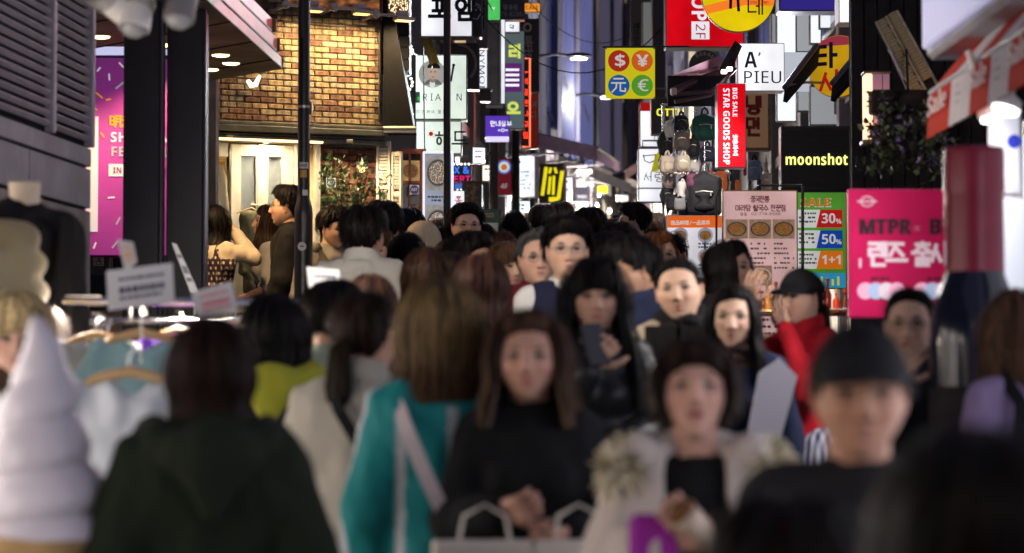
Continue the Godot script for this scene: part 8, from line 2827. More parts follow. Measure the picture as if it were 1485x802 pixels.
	for i in 4:
		put("window_frame",boxmb(Vector3(0.06,2.2,1.8),0.01,Vector3(0.0,1.5,1.3 + i*2.0)),mat("frame_black",lin(0.012,0.012,0.012),0.4),s)
		put("window_pane",boxmb(Vector3(0.02,2.05,1.62),0.004,Vector3(0.036,1.5,1.3 + i*2.0)),glow("fill_pane_warm",Color(1.0,0.92,0.82),0.8),s)
		if i < 3: area(s,Vector3(0.06,1.7,1.3 + i*2.0),Vector2(1.5,1.6),Vector3.RIGHT,Color(1.0,0.96,0.94),3.0)

# ================================================================ THE CROWD
const BLK:=Color(0.006,0.005,0.005)
const DKB:=Color(0.015,0.009,0.007)
const BRN:=Color(0.055,0.028,0.016)

func dots_mat(name_: String,base: Color,dot: Color,nx: int,r: float,scale: float) -> StandardMaterial3D:
	var n:=64
	var im:=Image.create(n,n,false,Image.FORMAT_RGBA8)
	im.fill(base.linear_to_srgb())
	var step:=n / nx
	for j in nx:
		for i in nx:
			for y in range(-step / 2,step / 2):
				for x in range(-step / 2,step / 2):
					if x*x / (r*r) + y*y / (r*r*2.6) < 1.0: im.set_pixel(posmod(i*step + (step / 2 if j % 2 else 0) + x,n),posmod(j*step + y,n),dot.linear_to_srgb())
	var m:=mat(name_,Color.WHITE,0.8)
	m.albedo_texture = ImageTexture.create_from_image(im)
	m.uv1_triplanar = true; m.uv1_scale = Vector3.ONE*scale
	return m

func stripes_mat(name_: String,a: Color,b: Color,duty: int,scale: float) -> StandardMaterial3D:
	var im:=Image.create(32,4,false,Image.FORMAT_RGBA8)
	im.fill(a.linear_to_srgb())
	im.fill_rect(Rect2i(0,0,duty,4),b.linear_to_srgb())
	var m:=mat(name_,Color.WHITE,0.8)
	m.albedo_texture = ImageTexture.create_from_image(im)
	m.uv1_triplanar = true; m.uv1_scale = Vector3.ONE*scale
	return m

func held(called: String,label: String,category: String,root: Node3D,p: Vector3,mb: MB,m: Material,part: String,rot:=Vector3.ZERO) -> Node3D:
	var r:=thing(called,label,category)
	r.transform = Transform3D((root.transform.basis.orthonormalized())*Basis.from_euler(rot),root.transform*p)
	put(part,mb,m,r)
	return r

func phone_mb() -> MB:
	return boxmb(Vector3(0.072,0.145,0.009),0.004)

func bag_mb(w: float,h: float,t: float) -> MB:
	var mb:=MB.new()
	mb.box(Vector3(0,0,0),Vector3(w,h,t),Basis(),0.006)
	for z in [-t*0.4,t*0.4]: mb.tube([Vector3(-w*0.25,h*0.48,z),Vector3(-w*0.2,h*0.72,z*0.4),Vector3(0,h*0.82,0),Vector3(w*0.2,h*0.72,z*0.4),Vector3(w*0.25,h*0.48,z)],0.0035,6)
	return mb

func build_crowd() -> void:
	var r: Node3D
	var c:=func(n: String,x: float,y: float,z: float) -> Material: return cloth(n,lin(x,y,z))
	var black: Material = c.call("wool_black",0.010,0.010,0.011)
	var soot: Material = c.call("cotton_soot",0.018,0.017,0.019)
	var navy: Material = c.call("cotton_navy",0.012,0.016,0.042)
	var whitec: Material = c.call("cotton_white",0.55,0.54,0.54)
	var cream: Material = c.call("fleece_cream",0.42,0.39,0.33)
	var greyc: Material = c.call("cotton_grey",0.16,0.155,0.15)
	var pale:=Color(0.48,0.285,0.20); var tan_:=Color(0.40,0.22,0.14); var fair:=Color(0.53,0.335,0.245)
	var open_front:=func(w: float) -> Callable: return func(v: Vector3) -> float: return maxf(absf(v.x) - w - 0.10*clampf(1.35 - v.y,0.0,1.0)*0.3,-v.z + 0.02)
	# ---------------------------------------------- nearest,out of focus
	r = person("woman seen from behind in a dark green hooded coat at the lower left",306,462,5.0,188,{"f": true,"hair": style("long",Color(0.010,0.005,0.004),{"drop": 0.22,"drop_side": 0.2,"flare": -0.03}),"arms": "pocket","wear": [wear("coat",c.call("coat_bottle",0.013,0.018,0.011),{"thick": 0.045,"hem": 0.5,"neck": 1.43})]})
	hood(r,M["coat_bottle"],1.15)
	r = person("person with black bob and yellow green hood seen from behind",397,430,7.4,180,{"f": true,"hair": style("bob",BLK,{"vol": 0.032}),"wear": [wear("jacket",navy,{"thick": 0.03})]})
	hood(r,c.call("hood_lime",0.36,0.36,0.035),1.15)
	r = person("person in a mint hooded top turned right behind the cream fleece",478,411,8.0,130,{"f": true,"hair": style("short",BLK),"wear": [wear("hoodie",c.call("hoodie_mint",0.28,0.33,0.27),{"thick": 0.025})]})
	hood(r,M["hoodie_mint"],1.0)
	r = person("woman in cream fleece jacket with black shoulder strap seen from behind",524,424,6.4,172,{"f": true,"turn": -22,"hair": style("tied",DKB,{"vol": 0.02,"locks": 160}),"wear": [wear("fleece_jacket",cream,{"thick": 0.035,"hem": 0.74,"wrinkle": 0.010})]})
	collar(r,cream,0.074,0.06)
	strap(r,black,Vector3(0.10,1.455,-0.03),[Vector3(0.03,1.36,-0.175),Vector3(-0.10,1.16,-0.185)],Vector3(-0.19,1.0,-0.11),0.034)
	var teal:=Color(0.012,0.20,0.21)
	var piping:=func(v: Vector3,_n: Vector3) -> Color:
		for x in [-0.10,-0.02,0.11]:
			if v.z < 0.0 and absf(v.x - x) < 0.012 and v.y < 1.37: return Color(0.40,0.42,0.45)
		if absf(v.x) > 0.16 and absf(v.z + 0.03) < 0.016: return Color(0.40,0.42,0.45)
		return teal
	r = person("woman with long ash brown hair in a teal jacket with pale piping",640,413,6.0,184,{"f": true,"hair": style("long",Color(0.085,0.056,0.026),{"tip": Color(0.036,0.020,0.011),"vol": 0.034,"drop": 0.15,"drop_side": 0.15,"flare": 0.03}),"wear": [wear("jacket",cloth("jacket_teal",Color.WHITE,0.6),{"thick": 0.032,"hem": 0.70,"paint": piping,"cell": 0.012})]})
	var pinkw: Material = c.call("strap_pink",0.46,0.40,0.42)
	strap(r,pinkw,Vector3(0.13,1.43,-0.02),[Vector3(0.09,1.30,-0.185),Vector3(0.0,1.10,-0.20)],Vector3(-0.09,0.93,-0.20),0.038)
	var bow:=MB.new()
	for q in [[-0.05,0.02,0.4],[0.06,0.0,-0.3],[0.0,-0.09,1.5],[0.05,-0.10,1.2]]: bow.ball(Vector3(q[0],q[1],0),Vector3(0.075,0.032,0.03),Basis(Vector3.BACK,q[2]),14,8)
	put("strap_bow",bow,pinkw,r,Vector3(-0.10,0.92,-0.21))
	r = person("woman in plain black jumper with long brown hair walking towards the viewer",768,449,5.9,4,{"f": true,"skin": Color(0.38,0.21,0.155),"turn": -8,"hair": style("long",Color(0.024,0.012,0.008),{"tip": Color(0.046,0.026,0.016),"vol": 0.026,"drop": 0.17,"drop_side": 0.18,"flare": 0.035}),"arm_r": [Vector3(0.205,1.13,0.05),Vector3(0.095,1.16,0.21),Vector3(0,0.2,-1),"grip"],"arm_l": [Vector3(0.20,1.12,0.05),Vector3(0.085,1.10,0.225),Vector3(0,0.3,-1),"grip"],"wear": [wear("jumper",black,{"thick": 0.026,"hem": 0.82,"neck": 1.40}),wear("shirt_collar",whitec,{"thick": 0.012,"hem": 1.30,"sleeve": 0.0,"neck": 1.42,"cell": 0.012})]})
	for q in [[0.10,"white paper shopping bag with blue print held by the woman in black",0.13],[-0.14,"pale paper shopping bag at the left of the blue printed one",0.16]]:
		var bg:=held("shopping_bag",q[1],"bag",r,Vector3(q[0],0.955,0.33),bag_mb(0.24,0.26,0.09),mat("paper_bag_white",lin(0.58,0.54,0.47),0.7),"paper_bag")
		if q[0] > 0: letters(bg,"SHOP",mat("bag_blue_ink",lin(0.03,0.06,0.35),0.6),Transform3D(Basis(),Vector3(-0.09,0.06,0.047)),0.05)
	r = person("woman with black fringe and leather jacket lifting a phone to her lips",862,378,7.8,2,{"f": true,"skin": pale,"hair": style("long_bangs",BLK,{"vol": 0.034,"drop": 0.34,"drop_side": 0.36,"flare": 0.05,"wild": 0.014}),"arm_r": [Vector3(0.19,1.10,0.09),Vector3(0.035,1.325,0.205),Vector3(-0.5,0.1,-1),"grip"],"arm_l": "belly","wear": [wear("leather_jacket",cloth("leather_black",lin(0.014,0.014,0.016),0.4),{"thick": 0.03,"hem": 0.85})]})
	collar(r,M["leather_black"],0.085,0.05)
	held("phone","dark phone held before the lips of the woman with black fringe","phone",r,Vector3(-0.015,1.405,0.245),phone_mb(),mat("phone_black",lin(0.02,0.02,0.024),0.2),"phone_body",Vector3(-0.4,0.3,0.1))
	r = person("woman in cream parka with fur trimmed hood, lips parted, eating a snack",1008,500,5.2,-4,{"f": true,"skin": Color(0.46,0.26,0.20),"mouth": 0.8,"nod": -12,"hair": style("bob",DKB,{"vol": 0.022,"front": 1.05,"drop": 0.06,"drop_side": 0.075,"face": 0.98}),"arm_r": [Vector3(0.20,1.13,0.06),Vector3(0.07,1.22,0.23),Vector3(0,0.2,-1),"grip"],"arm_l": [Vector3(0.19,1.13,0.09),Vector3(0.02,1.25,0.25),Vector3(0,0.3,-1),"grip"],"wear": [wear("black_top",black,{"thick": 0.012,"hem": 0.85,"neck": 1.38,"sleeve": 0.0}),wear("parka",c.call("parka_cream",0.52,0.45,0.42),{"thick": 0.05,"hem": 0.6,"carve": open_front.call(0.075)})]})
	var fur:=MB.new()
	var g:=RandomNumberGenerator.new(); g.seed = 5
	for i in 640:
		var t:=g.randf() ; var sd:=-1.0 if i % 2 else 1.0
		var ctr:=Vector3(sd*lerpf(0.150,0.185,t),lerpf(1.42,1.385,t),lerpf(0.0,0.07,t))
		var dv:=Vector3(g.randfn(),g.randfn(),g.randfn()).normalized()
		fur.col = Color(0.24,0.20,0.11).lerp(Color(0.66,0.60,0.46),g.randf())
		fur.tube([ctr + dv*0.01,ctr + dv*0.055,ctr + dv*0.085 + Vector3(0,-0.01,0)],[0.009,0.007,0.002],4)
	put("hood_fur",fur,vcol("fur",0.9),r).set_meta("kind","stuff")
	hood(r,M["parka_cream"],1.25)
	var sn:=MB.new(); sn.lathe([Vector2(0.0,-0.09),Vector2(0.01,-0.085),Vector2(0.028,0.02),Vector2(0.034,0.045),Vector2(0.0,0.04)],20)
	var snk:=held("snack_cone","paper wrapped snack in the hands of the woman in cream parka","snack",r,Vector3(0.0,1.27,0.31),sn,mat("wrap_paper",lin(0.42,0.33,0.26),0.7),"paper_wrap",Vector3(0.5,0,0.7))
	var s2:=MB.new(); s2.ball(Vector3(0,0.045,0),Vector3(0.032,0.025,0.032)); put("filling",s2,mat("snack_brown",lin(0.12,0.05,0.02),0.6),snk)
	held("pink_pouch","magenta pouch held under the snack by the woman in parka","pouch",r,Vector3(-0.10,1.23,0.27),boxmb(Vector3(0.10,0.12,0.04),0.015),mat("magenta_cloth",lin(0.25,0.02,0.25),0.7),"pouch_body")
	r = person("man in black cap and black printed shirt close at the right",1245,460,4.2,-3,{"skin": Color(0.42,0.22,0.145),"hat_h": 0.03,"hair": style("short",BLK,{"vol": 0.006,"rough": 0.004,"wild": 0.003,"side": 1.55}),"wear": [wear("shirt",soot,{"thick": 0.02,"hem": 0.84,"neck": 1.39})]})
	cap_hat(r,mat("cap_cloth",lin(0.010,0.010,0.012),0.85))
	letters(r,"YORK",mat("gold_flock",lin(0.30,0.24,0.16),0.8),Transform3D(Basis(Vector3.RIGHT,-0.08),Vector3(-0.12,1.29,0.132)),0.085,0.24)
	put("print_patch",boxmb(Vector3(0.15,0.07,0.004),0.001,Vector3(0.07,1.19,0.140)),mat("print_blue",lin(0.12,0.14,0.28),0.8),r)
	person("dark haired head very close at the bottom, seen from behind",1142,738,2.9,178,{"hair": style("short_fringe",BLK,{"vol": 0.03}),"wear": [wear("jacket",black,{"thick": 0.03})]})
	person("very near black haired figure at the lower right corner, seen from behind",1432,632,2.6,186,{"f": true,"hair": style("long",BLK,{"vol": 0.045,"drop": 0.3,"drop_side": 0.3,"flare": 0.07}),"wear": [wear("coat",black,{"thick": 0.04})]})
	r = person("woman at the right edge in lilac top with dark strap",1482,420,6.6,200,{"f": true,"hair": style("long",Color(0.05,0.026,0.016),{"drop": 0.16,"drop_side": 0.14}),"wear": [wear("top",c.call("cotton_lilac",0.26,0.20,0.36),{"thick": 0.022})]})
	strap(r,black,Vector3(0.10,1.45,-0.03),[Vector3(0.11,1.36,-0.17),Vector3(0.12,1.2,-0.17)],Vector3(0.12,1.0,-0.15),0.04)
	r = person("woman in dark quilted jacket with red lips, hand at her chin",1320,420,7.5,-14,{"f": true,"skin": fair,"red_lips": true,"hair": style("tied",BLK,{"vol": 0.012}),"arm_r": "chin","arm_l": "fore","wear": [wear("jacket",c.call("jacket_slate",0.035,0.037,0.045),{"thick": 0.045,"wrinkle": 0.012})]})
	collar(r,M["jacket_slate"],0.08,0.05)
	glasses(r,mat("glasses_thin",lin(0.1,0.08,0.07),0.3))
	# ---------------------------------------------- middle distance,right
	var redk: Material = c.call("knit_red",0.42,0.012,0.022)
	r = person("woman in bright red jumper and black cap covering her mouth",1168,386,9.8,-52,{"f": true,"skin": pale,"hat_h": 0.03,"legs": "wide","leg_mat": stripes_mat("trousers_striped",Color(0.05,0.05,0.09),Color(0.42,0.42,0.48),15,34.0),"hair": style("tied",DKB,{"vol": 0.012}),"arm_l": [Vector3(0.16,1.13,0.15),Vector3(0.03,1.42,0.155),Vector3(-0.2,0.1,-1),"flat"],"arm_r": [Vector3(0.17,1.28,0.27),Vector3(0.05,1.53,0.31),Vector3(0.2,0.2,-1),"relaxed"],"wear": [wear("jumper",redk,{"thick": 0.019,"hem": 0.93,"up": 1.62})]})
	cap_hat(r,mat("cap_cloth",lin(0.010,0.010,0.012),0.85))
	collar(r,redk,0.068,0.06)
	r = person("woman with black bob looking right beside the pink menu board",1052,350,10.6,38,{"f": true,"turn": 22,"hair": style("bob",BLK,{"vol": 0.03}),"wear": [wear("coat",soot,{"thick": 0.03})]})
	r = person("woman with tied hair, beige coat and long black scarf",990,372,8.6,-12,{"f": true,"skin": Color(0.47,0.295,0.21),"tilt": 6,"hair": style("tied",BLK,{"vol": 0.009}),"wear": [wear("jumper",c.call("knit_oat",0.45,0.42,0.37),{"thick": 0.015,"sleeve": 0.0}),wear("coat",c.call("coat_beige",0.40,0.33,0.25),{"thick": 0.035,"carve": open_front.call(0.05)})]})
	scarf(r,c.call("scarf_black",0.012,0.011,0.012),0.078,0.45)
	r = person("woman with long black hair, brown scarf and navy coat, brow furrowed",1064,415,8.3,-10,{"f": true,"skin": fair,"hair": style("long",BLK,{"vol": 0.016,"drop": 0.34,"drop_side": 0.32,"flare": 0.04,"part": 0.5}),"wear": [wear("coat",navy,{"thick": 0.035,"hem": 0.6})]})
	scarf(r,c.call("scarf_brown",0.040,0.022,0.018),0.080,0.0)
	var pm:=MB.new(); pm.prism(PackedVector2Array([Vector2(-0.08,-0.13),Vector2(0.03,-0.15),Vector2(0.09,0.07),Vector2(0.03,0.13),Vector2(-0.04,0.08)]),0.012)
	held("white_folder","white folded sheet carried beside the brown scarf","folder",r,Vector3(0.15,1.27,0.17),pm,mat("sheet_white",lin(0.58,0.56,0.62),0.6),"sheet",Vector3(0,0.2,0))
	r = person("man in navy padded jacket looking down to the left",928,345,9.4,-42,{"skin": tan_,"turn": -14,"nod": 14,"hair": style("short",BLK),"arm_l": "fore","wear": [wear("padded_jacket",c.call("padded_navy",0.016,0.022,0.055),{"thick": 0.05,"wrinkle": 0.012}),wear("shirt",c.call("shirt_pale_blue",0.32,0.33,0.40),{"thick": 0.01,"hem": 1.25,"sleeve": 0.0,"neck": 1.44,"cell": 0.012})]})
	collar(r,M["padded_navy"],0.09,0.07)
	# ---------------------------------------------- middle distance,centre
	r = person("man with thin glasses, dark vest over white shirt, walking forward",822,322,10.2,3,{"skin": Color(0.47,0.29,0.21),"hair": style("short",BLK,{"vol": 0.017,"front": 0.92}),"wear": [wear("shirt",whitec,{"thick": 0.014,"neck": 1.43}),wear("vest",c.call("vest_navy",0.014,0.015,0.036),{"thick": 0.026,"sleeve": 0.0,"neck": 1.39})]})
	glasses(r,mat("glasses_grey",lin(0.12,0.11,0.11),0.3))
	collar(r,whitec,0.066,0.04)
	r = person("older man in maroon jacket with glasses left of the vest",778,338,11.0,8,{"skin": Color(0.46,0.27,0.20),"hair": style("receding",Color(0.05,0.047,0.045)),"wear": [wear("jacket",c.call("jacket_maroon",0.11,0.012,0.020),{"thick": 0.03})]})
	glasses(r,mat("glasses_grey",lin(0.12,0.11,0.11),0.3))
	person("young woman with brown fringe glancing right left of the maroon jacket",733,352,11.4,28,{"f": true,"skin": fair,"hair": style("bob_bangs",BRN),"wear": [wear("jacket",c.call("jacket_charcoal",0.035,0.034,0.036),{"thick": 0.025})]})
	person("woman with reddish brown hair behind the young woman with fringe",727,337,13.0,15,{"f": true,"skin": pale,"hair": style("long",Color(0.025,0.010,0.008)),"wear": [wear("coat",soot,{"thick": 0.02})]})
	r = person("woman with straight brown bob seen from behind in a grey top",697,369,9.0,180,{"f": true,"hair": style("bob",Color(0.020,0.009,0.007),{"vol": 0.032,"drop": 0.17,"drop_side": 0.17}),"wear": [wear("top",c.call("cotton_slate",0.055,0.055,0.065),{"thick": 0.02})]})
	person("woman with dark brown hair and plum jacket seen from behind",617,360,10.0,178,{"f": true,"hair": style("long",Color(0.016,0.008,0.006),{"drop": 0.24,"drop_side": 0.22}),"wear": [wear("jacket",c.call("jacket_plum",0.045,0.03,0.035),{"thick": 0.03})]})
	person("man with dark tousled hair half hidden before the glasses man",680,340,12.0,60,{"skin": tan_,"hair": style("short",BLK,{"vol": 0.028}),"wear": [wear("jacket",soot,{"thick": 0.03})]})
	r = person("tall man in glasses and brown coat facing the viewer",675,300,15.5,20,{"skin": Color(0.54,0.34,0.26),"turn": -6,"hair": style("short",BLK,{"vol": 0.022,"front": 0.8}),"wear": [wear("coat",c.call("coat_brown",0.13,0.075,0.035),{"thick": 0.04,"hem": 0.6})]})
	glasses(r,mat("glasses_thin",lin(0.1,0.08,0.07),0.3))
	collar(r,M["coat_brown"],0.085,0.06)
	r = person("man in white jacket with burgundy inner collar seen from behind",526,303,12.0,172,{"turn": -18,"hair": style("short",BLK,{"vol": 0.024,"back": 2.2}),"wear": [wear("jacket",c.call("jacket_white",0.46,0.44,0.41),{"thick": 0.035})]})
	collar(r,M["jacket_white"],0.082,0.06)
	collar(r,c.call("collar_burgundy",0.08,0.012,0.03),0.072,0.045,1.44,"inner_collar")
	r = person("man in white striped shirt seen from behind by the shutters",556,296,14.5,168,{"turn": 15,"hair": style("short",BLK),"wear": [wear("shirt",stripes_mat("shirt_striped",Color(0.55,0.54,0.55),Color(0.20,0.20,0.25),5,22.0),{"thick": 0.02})]})
	collar(r,M["shirt_striped"],0.066,0.04)
	person("woman with long straight black hair seen from behind, olive shoulder",590,335,13.0,176,{"f": true,"hair": style("long",BLK,{"drop": 0.34,"drop_side": 0.33}),"wear": [wear("coat",c.call("coat_olive",0.10,0.085,0.05),{"thick": 0.03})]})
	r = person("woman in cream headscarf and dusty pink top seen from behind",611,319,15.0,150,{"f": true,"hair_mat": cloth("scarf_cream",lin(0.46,0.39,0.29),0.85),"hair_name": "headscarf","hair": {"vol": 0.030,"face": 0.8,"front": 0.85,"side": 1.6,"back": 1.75,"drop": 0.20,"drop_side": 0.17,"rough": 0.004,"locks": 0,"flare": 0.09,"color": Color(1,1,1)},"wear": [wear("top",c.call("top_dusty_pink",0.33,0.22,0.21),{"thick": 0.025})]})
	strap(r,navy,Vector3(0.10,1.45,-0.02),[Vector3(0.05,1.33,-0.16),Vector3(-0.05,1.15,-0.17)],Vector3(-0.14,1.0,-0.12),0.04)
	r = person("woman with black hair and pale headband by the orange door",592,304,17.5,155,{"f": true,"hair": style("bob",BLK),"wear": [wear("top",whitec,{"thick": 0.02})]})
	var hb:=MB.new(); hb.tube([Vector3(-0.088,-0.01,0),Vector3(-0.085,0.06,-0.02),Vector3(-0.05,0.115,-0.03),Vector3(0,0.135,-0.035),Vector3(0.05,0.115,-0.03),Vector3(0.085,0.06,-0.02),Vector3(0.088,-0.01,0)],0.009,8)
	put("headband",hb,mat("band_pale",lin(0.4,0.42,0.5),0.6),r).transform = r.get_meta("hx")
	# ---------------------------------------------- by the brick shop,in focus
	r = person("young man in grey hooded top with dark crossbody strap, looking down right",480,303,16.0,18,{"skin": Color(0.52,0.32,0.22),"turn": 20,"nod": 12,"lift": 0.05,"hair": style("short",BLK,{"vol": 0.028,"front": 0.95}),"wear": [wear("hoodie",c.call("hoodie_grey",0.19,0.175,0.155),{"thick": 0.028})]})
	hood(r,M["hoodie_grey"],1.05)
	strap(r,c.call("strap_dark2",0.05,0.045,0.04),Vector3(-0.12,1.43,0.02),[Vector3(-0.07,1.32,0.145),Vector3(0.02,1.18,0.155)],Vector3(0.13,1.05,0.12),0.07)
	r = person("man in loose black shirt standing in profile behind the black pole",420,274,16.4,-88,{"skin": Color(0.46,0.27,0.18),"turn": -2,"nod": -4,"lift": 0.1,"leg_mat": c.call("denim_pale",0.20,0.23,0.27),"hair": style("short",BLK,{"vol": 0.024}),"arm_r": [Vector3(0.20,1.10,0.02),Vector3(0.17,0.89,0.13),Vector3(1,0,0),"relaxed"],"arm_l": [Vector3(0.20,1.10,0.02),Vector3(0.17,0.89,0.13),Vector3(-1,0,0),"relaxed"],"wear": [wear("shirt",black,{"thick": 0.035,"hem": 0.82,"sleeve": 0.85})]})
	glasses(r,mat("glasses_thin",lin(0.1,0.08,0.07),0.3))
	for q in arm_of({"arm_l": [Vector3(0.20,1.10,0.02),Vector3(0.17,0.89,0.13),Vector3(-1,0,0),"relaxed"]},"l").slice(1,2):
		var wm:=MB.new(); wm.tube(circ(0,0,0.032,16).map(func(p): return Vector3(p.x,0,p.y)),0.007,6,false)
		put("watch",wm,mat("brass",lin(0.5,0.4,0.2),0.3,0.8),r,q + Vector3(0.002,0.03,-0.012))
	r = person("woman in grey printed tee in profile, phone in hand, by the shop door",391,299,17.0,-84,{"f": true,"skin": pale,"nod": -8,"lift": 0.1,"hair": style("long",DKB,{"drop": 0.34,"drop_side": 0.3,"front": 1.0}),"arms": "fore","wear": [wear("tee",c.call("tee_grey",0.21,0.205,0.20),{"thick": 0.024,"hem": 0.80,"sleeve": 0.55})]})
	letters(r,"Yorker",mat("sign_ink",lin(0.012,0.012,0.016),0.6),Transform3D(Basis(Vector3.UP,PI*0.5),Vector3(0.166,1.13,0.11)),0.05)
	held("phone","phone held low by the woman in grey tee","phone",r,Vector3(0.10,1.03,0.33),phone_mb(),mat("phone_black",lin(0.02,0.02,0.024),0.2),"phone_body",Vector3(-1.1,0,0))
	held("handbag","black leather handbag hung on the arm of the grey tee","bag",r,Vector3(0.19,0.83,0.13),bag_mb(0.20,0.20,0.09),mat("leather_black2",lin(0.02,0.022,0.02),0.35),"bag_body",Vector3(0,PI*0.5,0))
	var straps:=func(v: Vector3) -> float: return maxf(1.30 - v.y + 0.02,0.03 - absf(absf(v.x) - 0.0) + 0.0) if absf(absf(v.x) - 0.085) > 0.022 else 1.0
	r = person("woman in polka dot dress over cream sleeves, one arm raised, back turned",308,297,16.6,160,{"f": true,"skin": pale,"lift": 0.1,"turn": -8,"hair": style("long",BLK,{"drop": 0.13,"drop_side": 0.12}),"arm_r": [Vector3(0.27,1.33,0.10),Vector3(0.10,1.50,0.14),Vector3(-0.3,0.2,-1),"relaxed"],"legs": "skirt","leg_mat": dots_mat("polka_cloth",Color(0.028,0.016,0.022),Color(0.50,0.45,0.40),4,3.0,7.0),"wear": [wear("blouse",c.call("blouse_cream",0.50,0.42,0.32),{"thick": 0.018,"up": 1.62,"cell": 0.013}),wear("dress",M["polka_cloth"],{"thick": 0.034,"hem": 0.72,"sleeve": 0.0,"carve": straps,"flare": 0.03})]})
	# ---------------------------------------------- farther up the lane
	r = person("woman with very long black hair and light green coat, back turned",746,306,17.0,178,{"f": true,"hair": style("long",BLK,{"drop": 0.52,"drop_side": 0.5,"vol": 0.022}),"wear": [wear("coat",c.call("coat_leaf",0.20,0.28,0.06),{"thick": 0.035})]})
	held("tan_bag","tan shoulder bag beside the green coat","bag",r,Vector3(-0.24,1.12,-0.06),bag_mb(0.26,0.24,0.10),mat("tan_leather",lin(0.36,0.17,0.05),0.5),"bag_body",Vector3(0,0.3,-0.25))
	var far:=[
		["man with cropped black hair and olive jacket, back turned, up the lane",787,300,20.0,178,false,"short",BLK,Vector3(0.10,0.09,0.06),0],
		["man with neat black hair beside the olive jacket, back turned",813,297,20.5,170,false,"short",BLK,Vector3(0.03,0.03,0.035),0],
		["man with broad black hair seen from behind in the lane's middle",855,305,16.6,182,false,"short",BLK,Vector3(0.05,0.05,0.055),0],
		["man half hidden left of the broad black hair, back turned",841,311,17.6,176,false,"short_fringe",BLK,Vector3(0.02,0.02,0.025),0],
		["man in profile facing left with dark collar, right of the lane",922,297,18.0,-72,false,"short",BLK,Vector3(0.035,0.034,0.03),-12],
		["man in camouflage toned jacket behind the profile, back turned",948,311,19.6,165,false,"short",DKB,Vector3(0.17,0.15,0.10),0],
		["young man with dark fringe looking down in the crowd",899,325,13.2,-18,false,"short_fringe",BLK,Vector3(0.025,0.025,0.03),0],
		["person with black hair over the woman with phone, back turned",884,340,11.6,172,false,"short",BLK,Vector3(0.03,0.03,0.035),0],
		["woman with rusty brown hair turned right behind the navy padded jacket",948,336,12.2,60,true,"long",Color(0.12,0.042,0.016),Vector3(0.25,0.10,0.04),0],
		["small dark haired person deep in the crowd left of the profile",886,319,21.0,178,true,"bob",BLK,Vector3(0.03,0.028,0.03),0],
		["person with black hair right of the broad black hair, back turned",876,322,18.6,180,false,"short",BLK,Vector3(0.06,0.06,0.06),0],
		["person in dark cap coloured hair near the green board, back turned",771,328,22.0,180,true,"bob",DKB,Vector3(0.05,0.05,0.07),0],
		["grey haired person behind the older man in maroon",789,334,13.6,10,false,"receding",Color(0.09,0.085,0.08),Vector3(0.12,0.11,0.09),0],
		["dark haired person right of the broad black hair, far back",905,315,23.0,180,false,"short",BLK,Vector3(0.04,0.035,0.03),0],
		["woman with dark hair between the two brown bobs, back turned",655,366,11.4,186,true,"bob",DKB,Vector3(0.02,0.018,0.02),0],
		["woman with brown hair above the cream fleece, back turned",535,398,8.8,178,true,"bob",Color(0.022,0.011,0.008),Vector3(0.05,0.035,0.035),0],
		["person with black hair left of the woman in headscarf, back turned",640,330,16.8,180,true,"bob",BLK,Vector3(0.03,0.03,0.03),0],
		["man with black hair far up the lane under the white boards",935,316,24.0,180,false,"short",BLK,Vector3(0.05,0.04,0.04),0],
		["person in pale coat far up the lane, back turned",866,318,26.0,180,true,"long",DKB,Vector3(0.3,0.28,0.25),0],
		["person in dark coat farthest up the lane, back turned",832,318,28.0,180,false,"short",BLK,Vector3(0.03,0.03,0.035),0]]
	var i:=0
	for q in far:
		person(q[0],q[1],q[2],q[3],q[4],{"f": q[5],"skin": tan_ if i % 2 else pale,"turn": q[9],"hair": style(q[6],q[7],{"vol": 0.022 + 0.003*(i % 3)}),"wear": [wear("jacket",c.call("jacket_%s" % "abcdefghijklmnopqrstuvwxyz"[i],q[8].x,q[8].y,q[8].z),{"thick": 0.02 + 0.006*(i % 3)})]})
		i += 1
	var hc:=[BLK,DKB,BLK,BRN,BLK]
	var looks:=["short","bob","long","short_fringe","short"]
	var tone:=["black","dark brown","long black","brown","cropped black"]
	var coat:=[["grey",0.14,0.14,0.15],["navy",0.02,0.025,0.06],["cream",0.45,0.41,0.34],["olive",0.09,0.085,0.05],["rust",0.22,0.07,0.03],["pale blue",0.25,0.30,0.38]]
	var spots:=[[712,318,19.0],[729,322,21.5],[765,316,25.0],[801,314,24.0],[826,312,22.5],[843,322,25.0],[860,327,22.0],[894,312,27.0],[911,318,20.5],[921,325,22.5],[962,322,21.0],[700,326,16.0],[658,318,19.0],[640,316,21.0],[755,330,18.5],[810,333,17.5],[838,338,14.6],[866,346,12.8],[912,338,14.4],[972,340,14.0],[706,345,14.2],[650,345,14.0],[572,325,16.4],[546,335,13.4],[797,352,12.4]]
	i = 0
	for q in spots:
		var k:=i % 5; var w: Array = coat[i % 6]
		person("%s haired person in %s top %s" % [tone[k],w[0],["walking away up the lane","coming nearer in the packed crowd","facing the viewer far up the lane"][i % 3]],q[0],q[1],q[2],[178.0,-6.0,8.0][i % 3] + (i*17) % 23 - 11,{"f": k == 1 or k == 2,"skin": [pale,tan_,fair][i % 3],"hair": style(looks[k],hc[k],{"locks": 80}),"group": "people packed up the lane","wear": [wear("jacket",c.call("far_coat_" + w[0].replace(" ","_"),w[1],w[2],w[3]),{"thick": 0.025,"cell": 0.02})]})
		i += 1
	# ---------------------------------------------- left edge
	r = person("person with blond bowl cut and brown coat at the left edge",24,430,7.0,12,{"f": true,"skin": Color(0.50,0.30,0.23),"nod": 8,"hair": style("bob_bangs",Color(0.36,0.27,0.14),{"vol": 0.045,"drop": 0.03,"drop_side": 0.04}),"wear": [wear("coat",c.call("coat_earth",0.07,0.045,0.03),{"thick": 0.035})]})
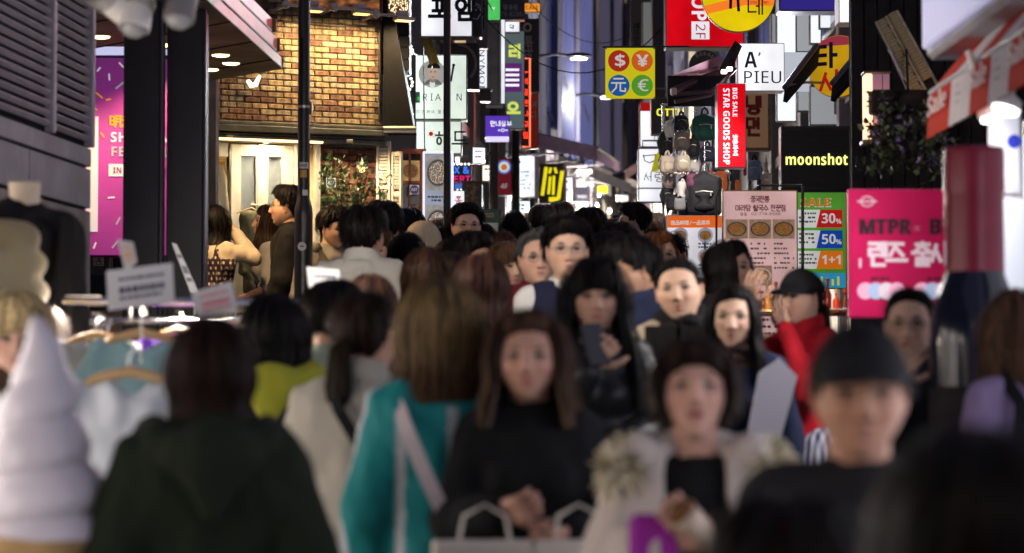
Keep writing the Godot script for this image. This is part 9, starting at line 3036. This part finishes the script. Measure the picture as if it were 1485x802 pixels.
	strap(r,whitec,Vector3(-0.08,1.45,0.03),[Vector3(-0.06,1.33,0.14),Vector3(-0.04,1.2,0.15)],Vector3(-0.03,1.05,0.15),0.03,"pale_lapel")

func build_all() -> void:
	build_far_lane()
	build_street_lamps()
	build_left_signs()
	build_right_signs()
	build_right_front()
	build_left_front()
	build_crowd()

# ================================================================ THE SCENE
func _ready() -> void:
	rng.seed = 7
	wr.seed = 5; wr.frequency = 0.06; wr.fractal_octaves = 2
	# camera: 85 mm lens nearly wide open,level with the near faces,looking slightly up the lane
	var cam:=Camera3D.new(); cam.name = "camera"; add_child(cam)
	var ca:=CameraAttributesPhysical.new()
	ca.frustum_focal_length = 104.9
	ca.exposure_aperture = 3.3
	ca.frustum_focus_distance = 19.0
	cam.attributes = ca
	cam.fov = rad_to_deg(2.0*atan(401.0 / F))
	cam.position = Vector3(0,CAM_H,0)
	cam.rotation = Vector3(pitch,0,0)
	cam.near = 0.05; cam.far = 900.0
	# night sky over a lit city
	var we:=WorldEnvironment.new(); we.name = "world_environment"; add_child(we)
	var e:=Environment.new(); we.environment = e
	e.background_mode = Environment.BG_SKY
	e.sky = Sky.new()
	var sk:=ProceduralSkyMaterial.new()
	e.sky.sky_material = sk
	sk.sky_top_color = lin(0.055,0.052,0.085)
	sk.sky_horizon_color = lin(0.11,0.095,0.12)
	sk.ground_bottom_color = lin(0.03,0.028,0.03)
	sk.ground_horizon_color = lin(0.08,0.07,0.08)
	e.background_energy_multiplier = 2.4
	e.tonemap_mode = Environment.TONE_MAPPER_LINEAR
	e.tonemap_exposure = 1.0
	e.sdfgi_enabled = true; e.ssao_enabled = true; e.ssil_enabled = true
	var moon:=DirectionalLight3D.new(); moon.name = "moon"; add_child(moon)
	moon.light_energy = 0.02; moon.light_color = Color(0.8,0.85,1.0); moon.light_angular_distance = 2.0
	moon.rotation_degrees = Vector3(-60,30,0)
	moon.shadow_enabled = true
	build_ground()
	build_left_wall()
	build_canopy()
	build_purple_banner()
	build_spotlights()
	build_brick_shop()
	build_plant()
	build_black_pole()
	build_all()
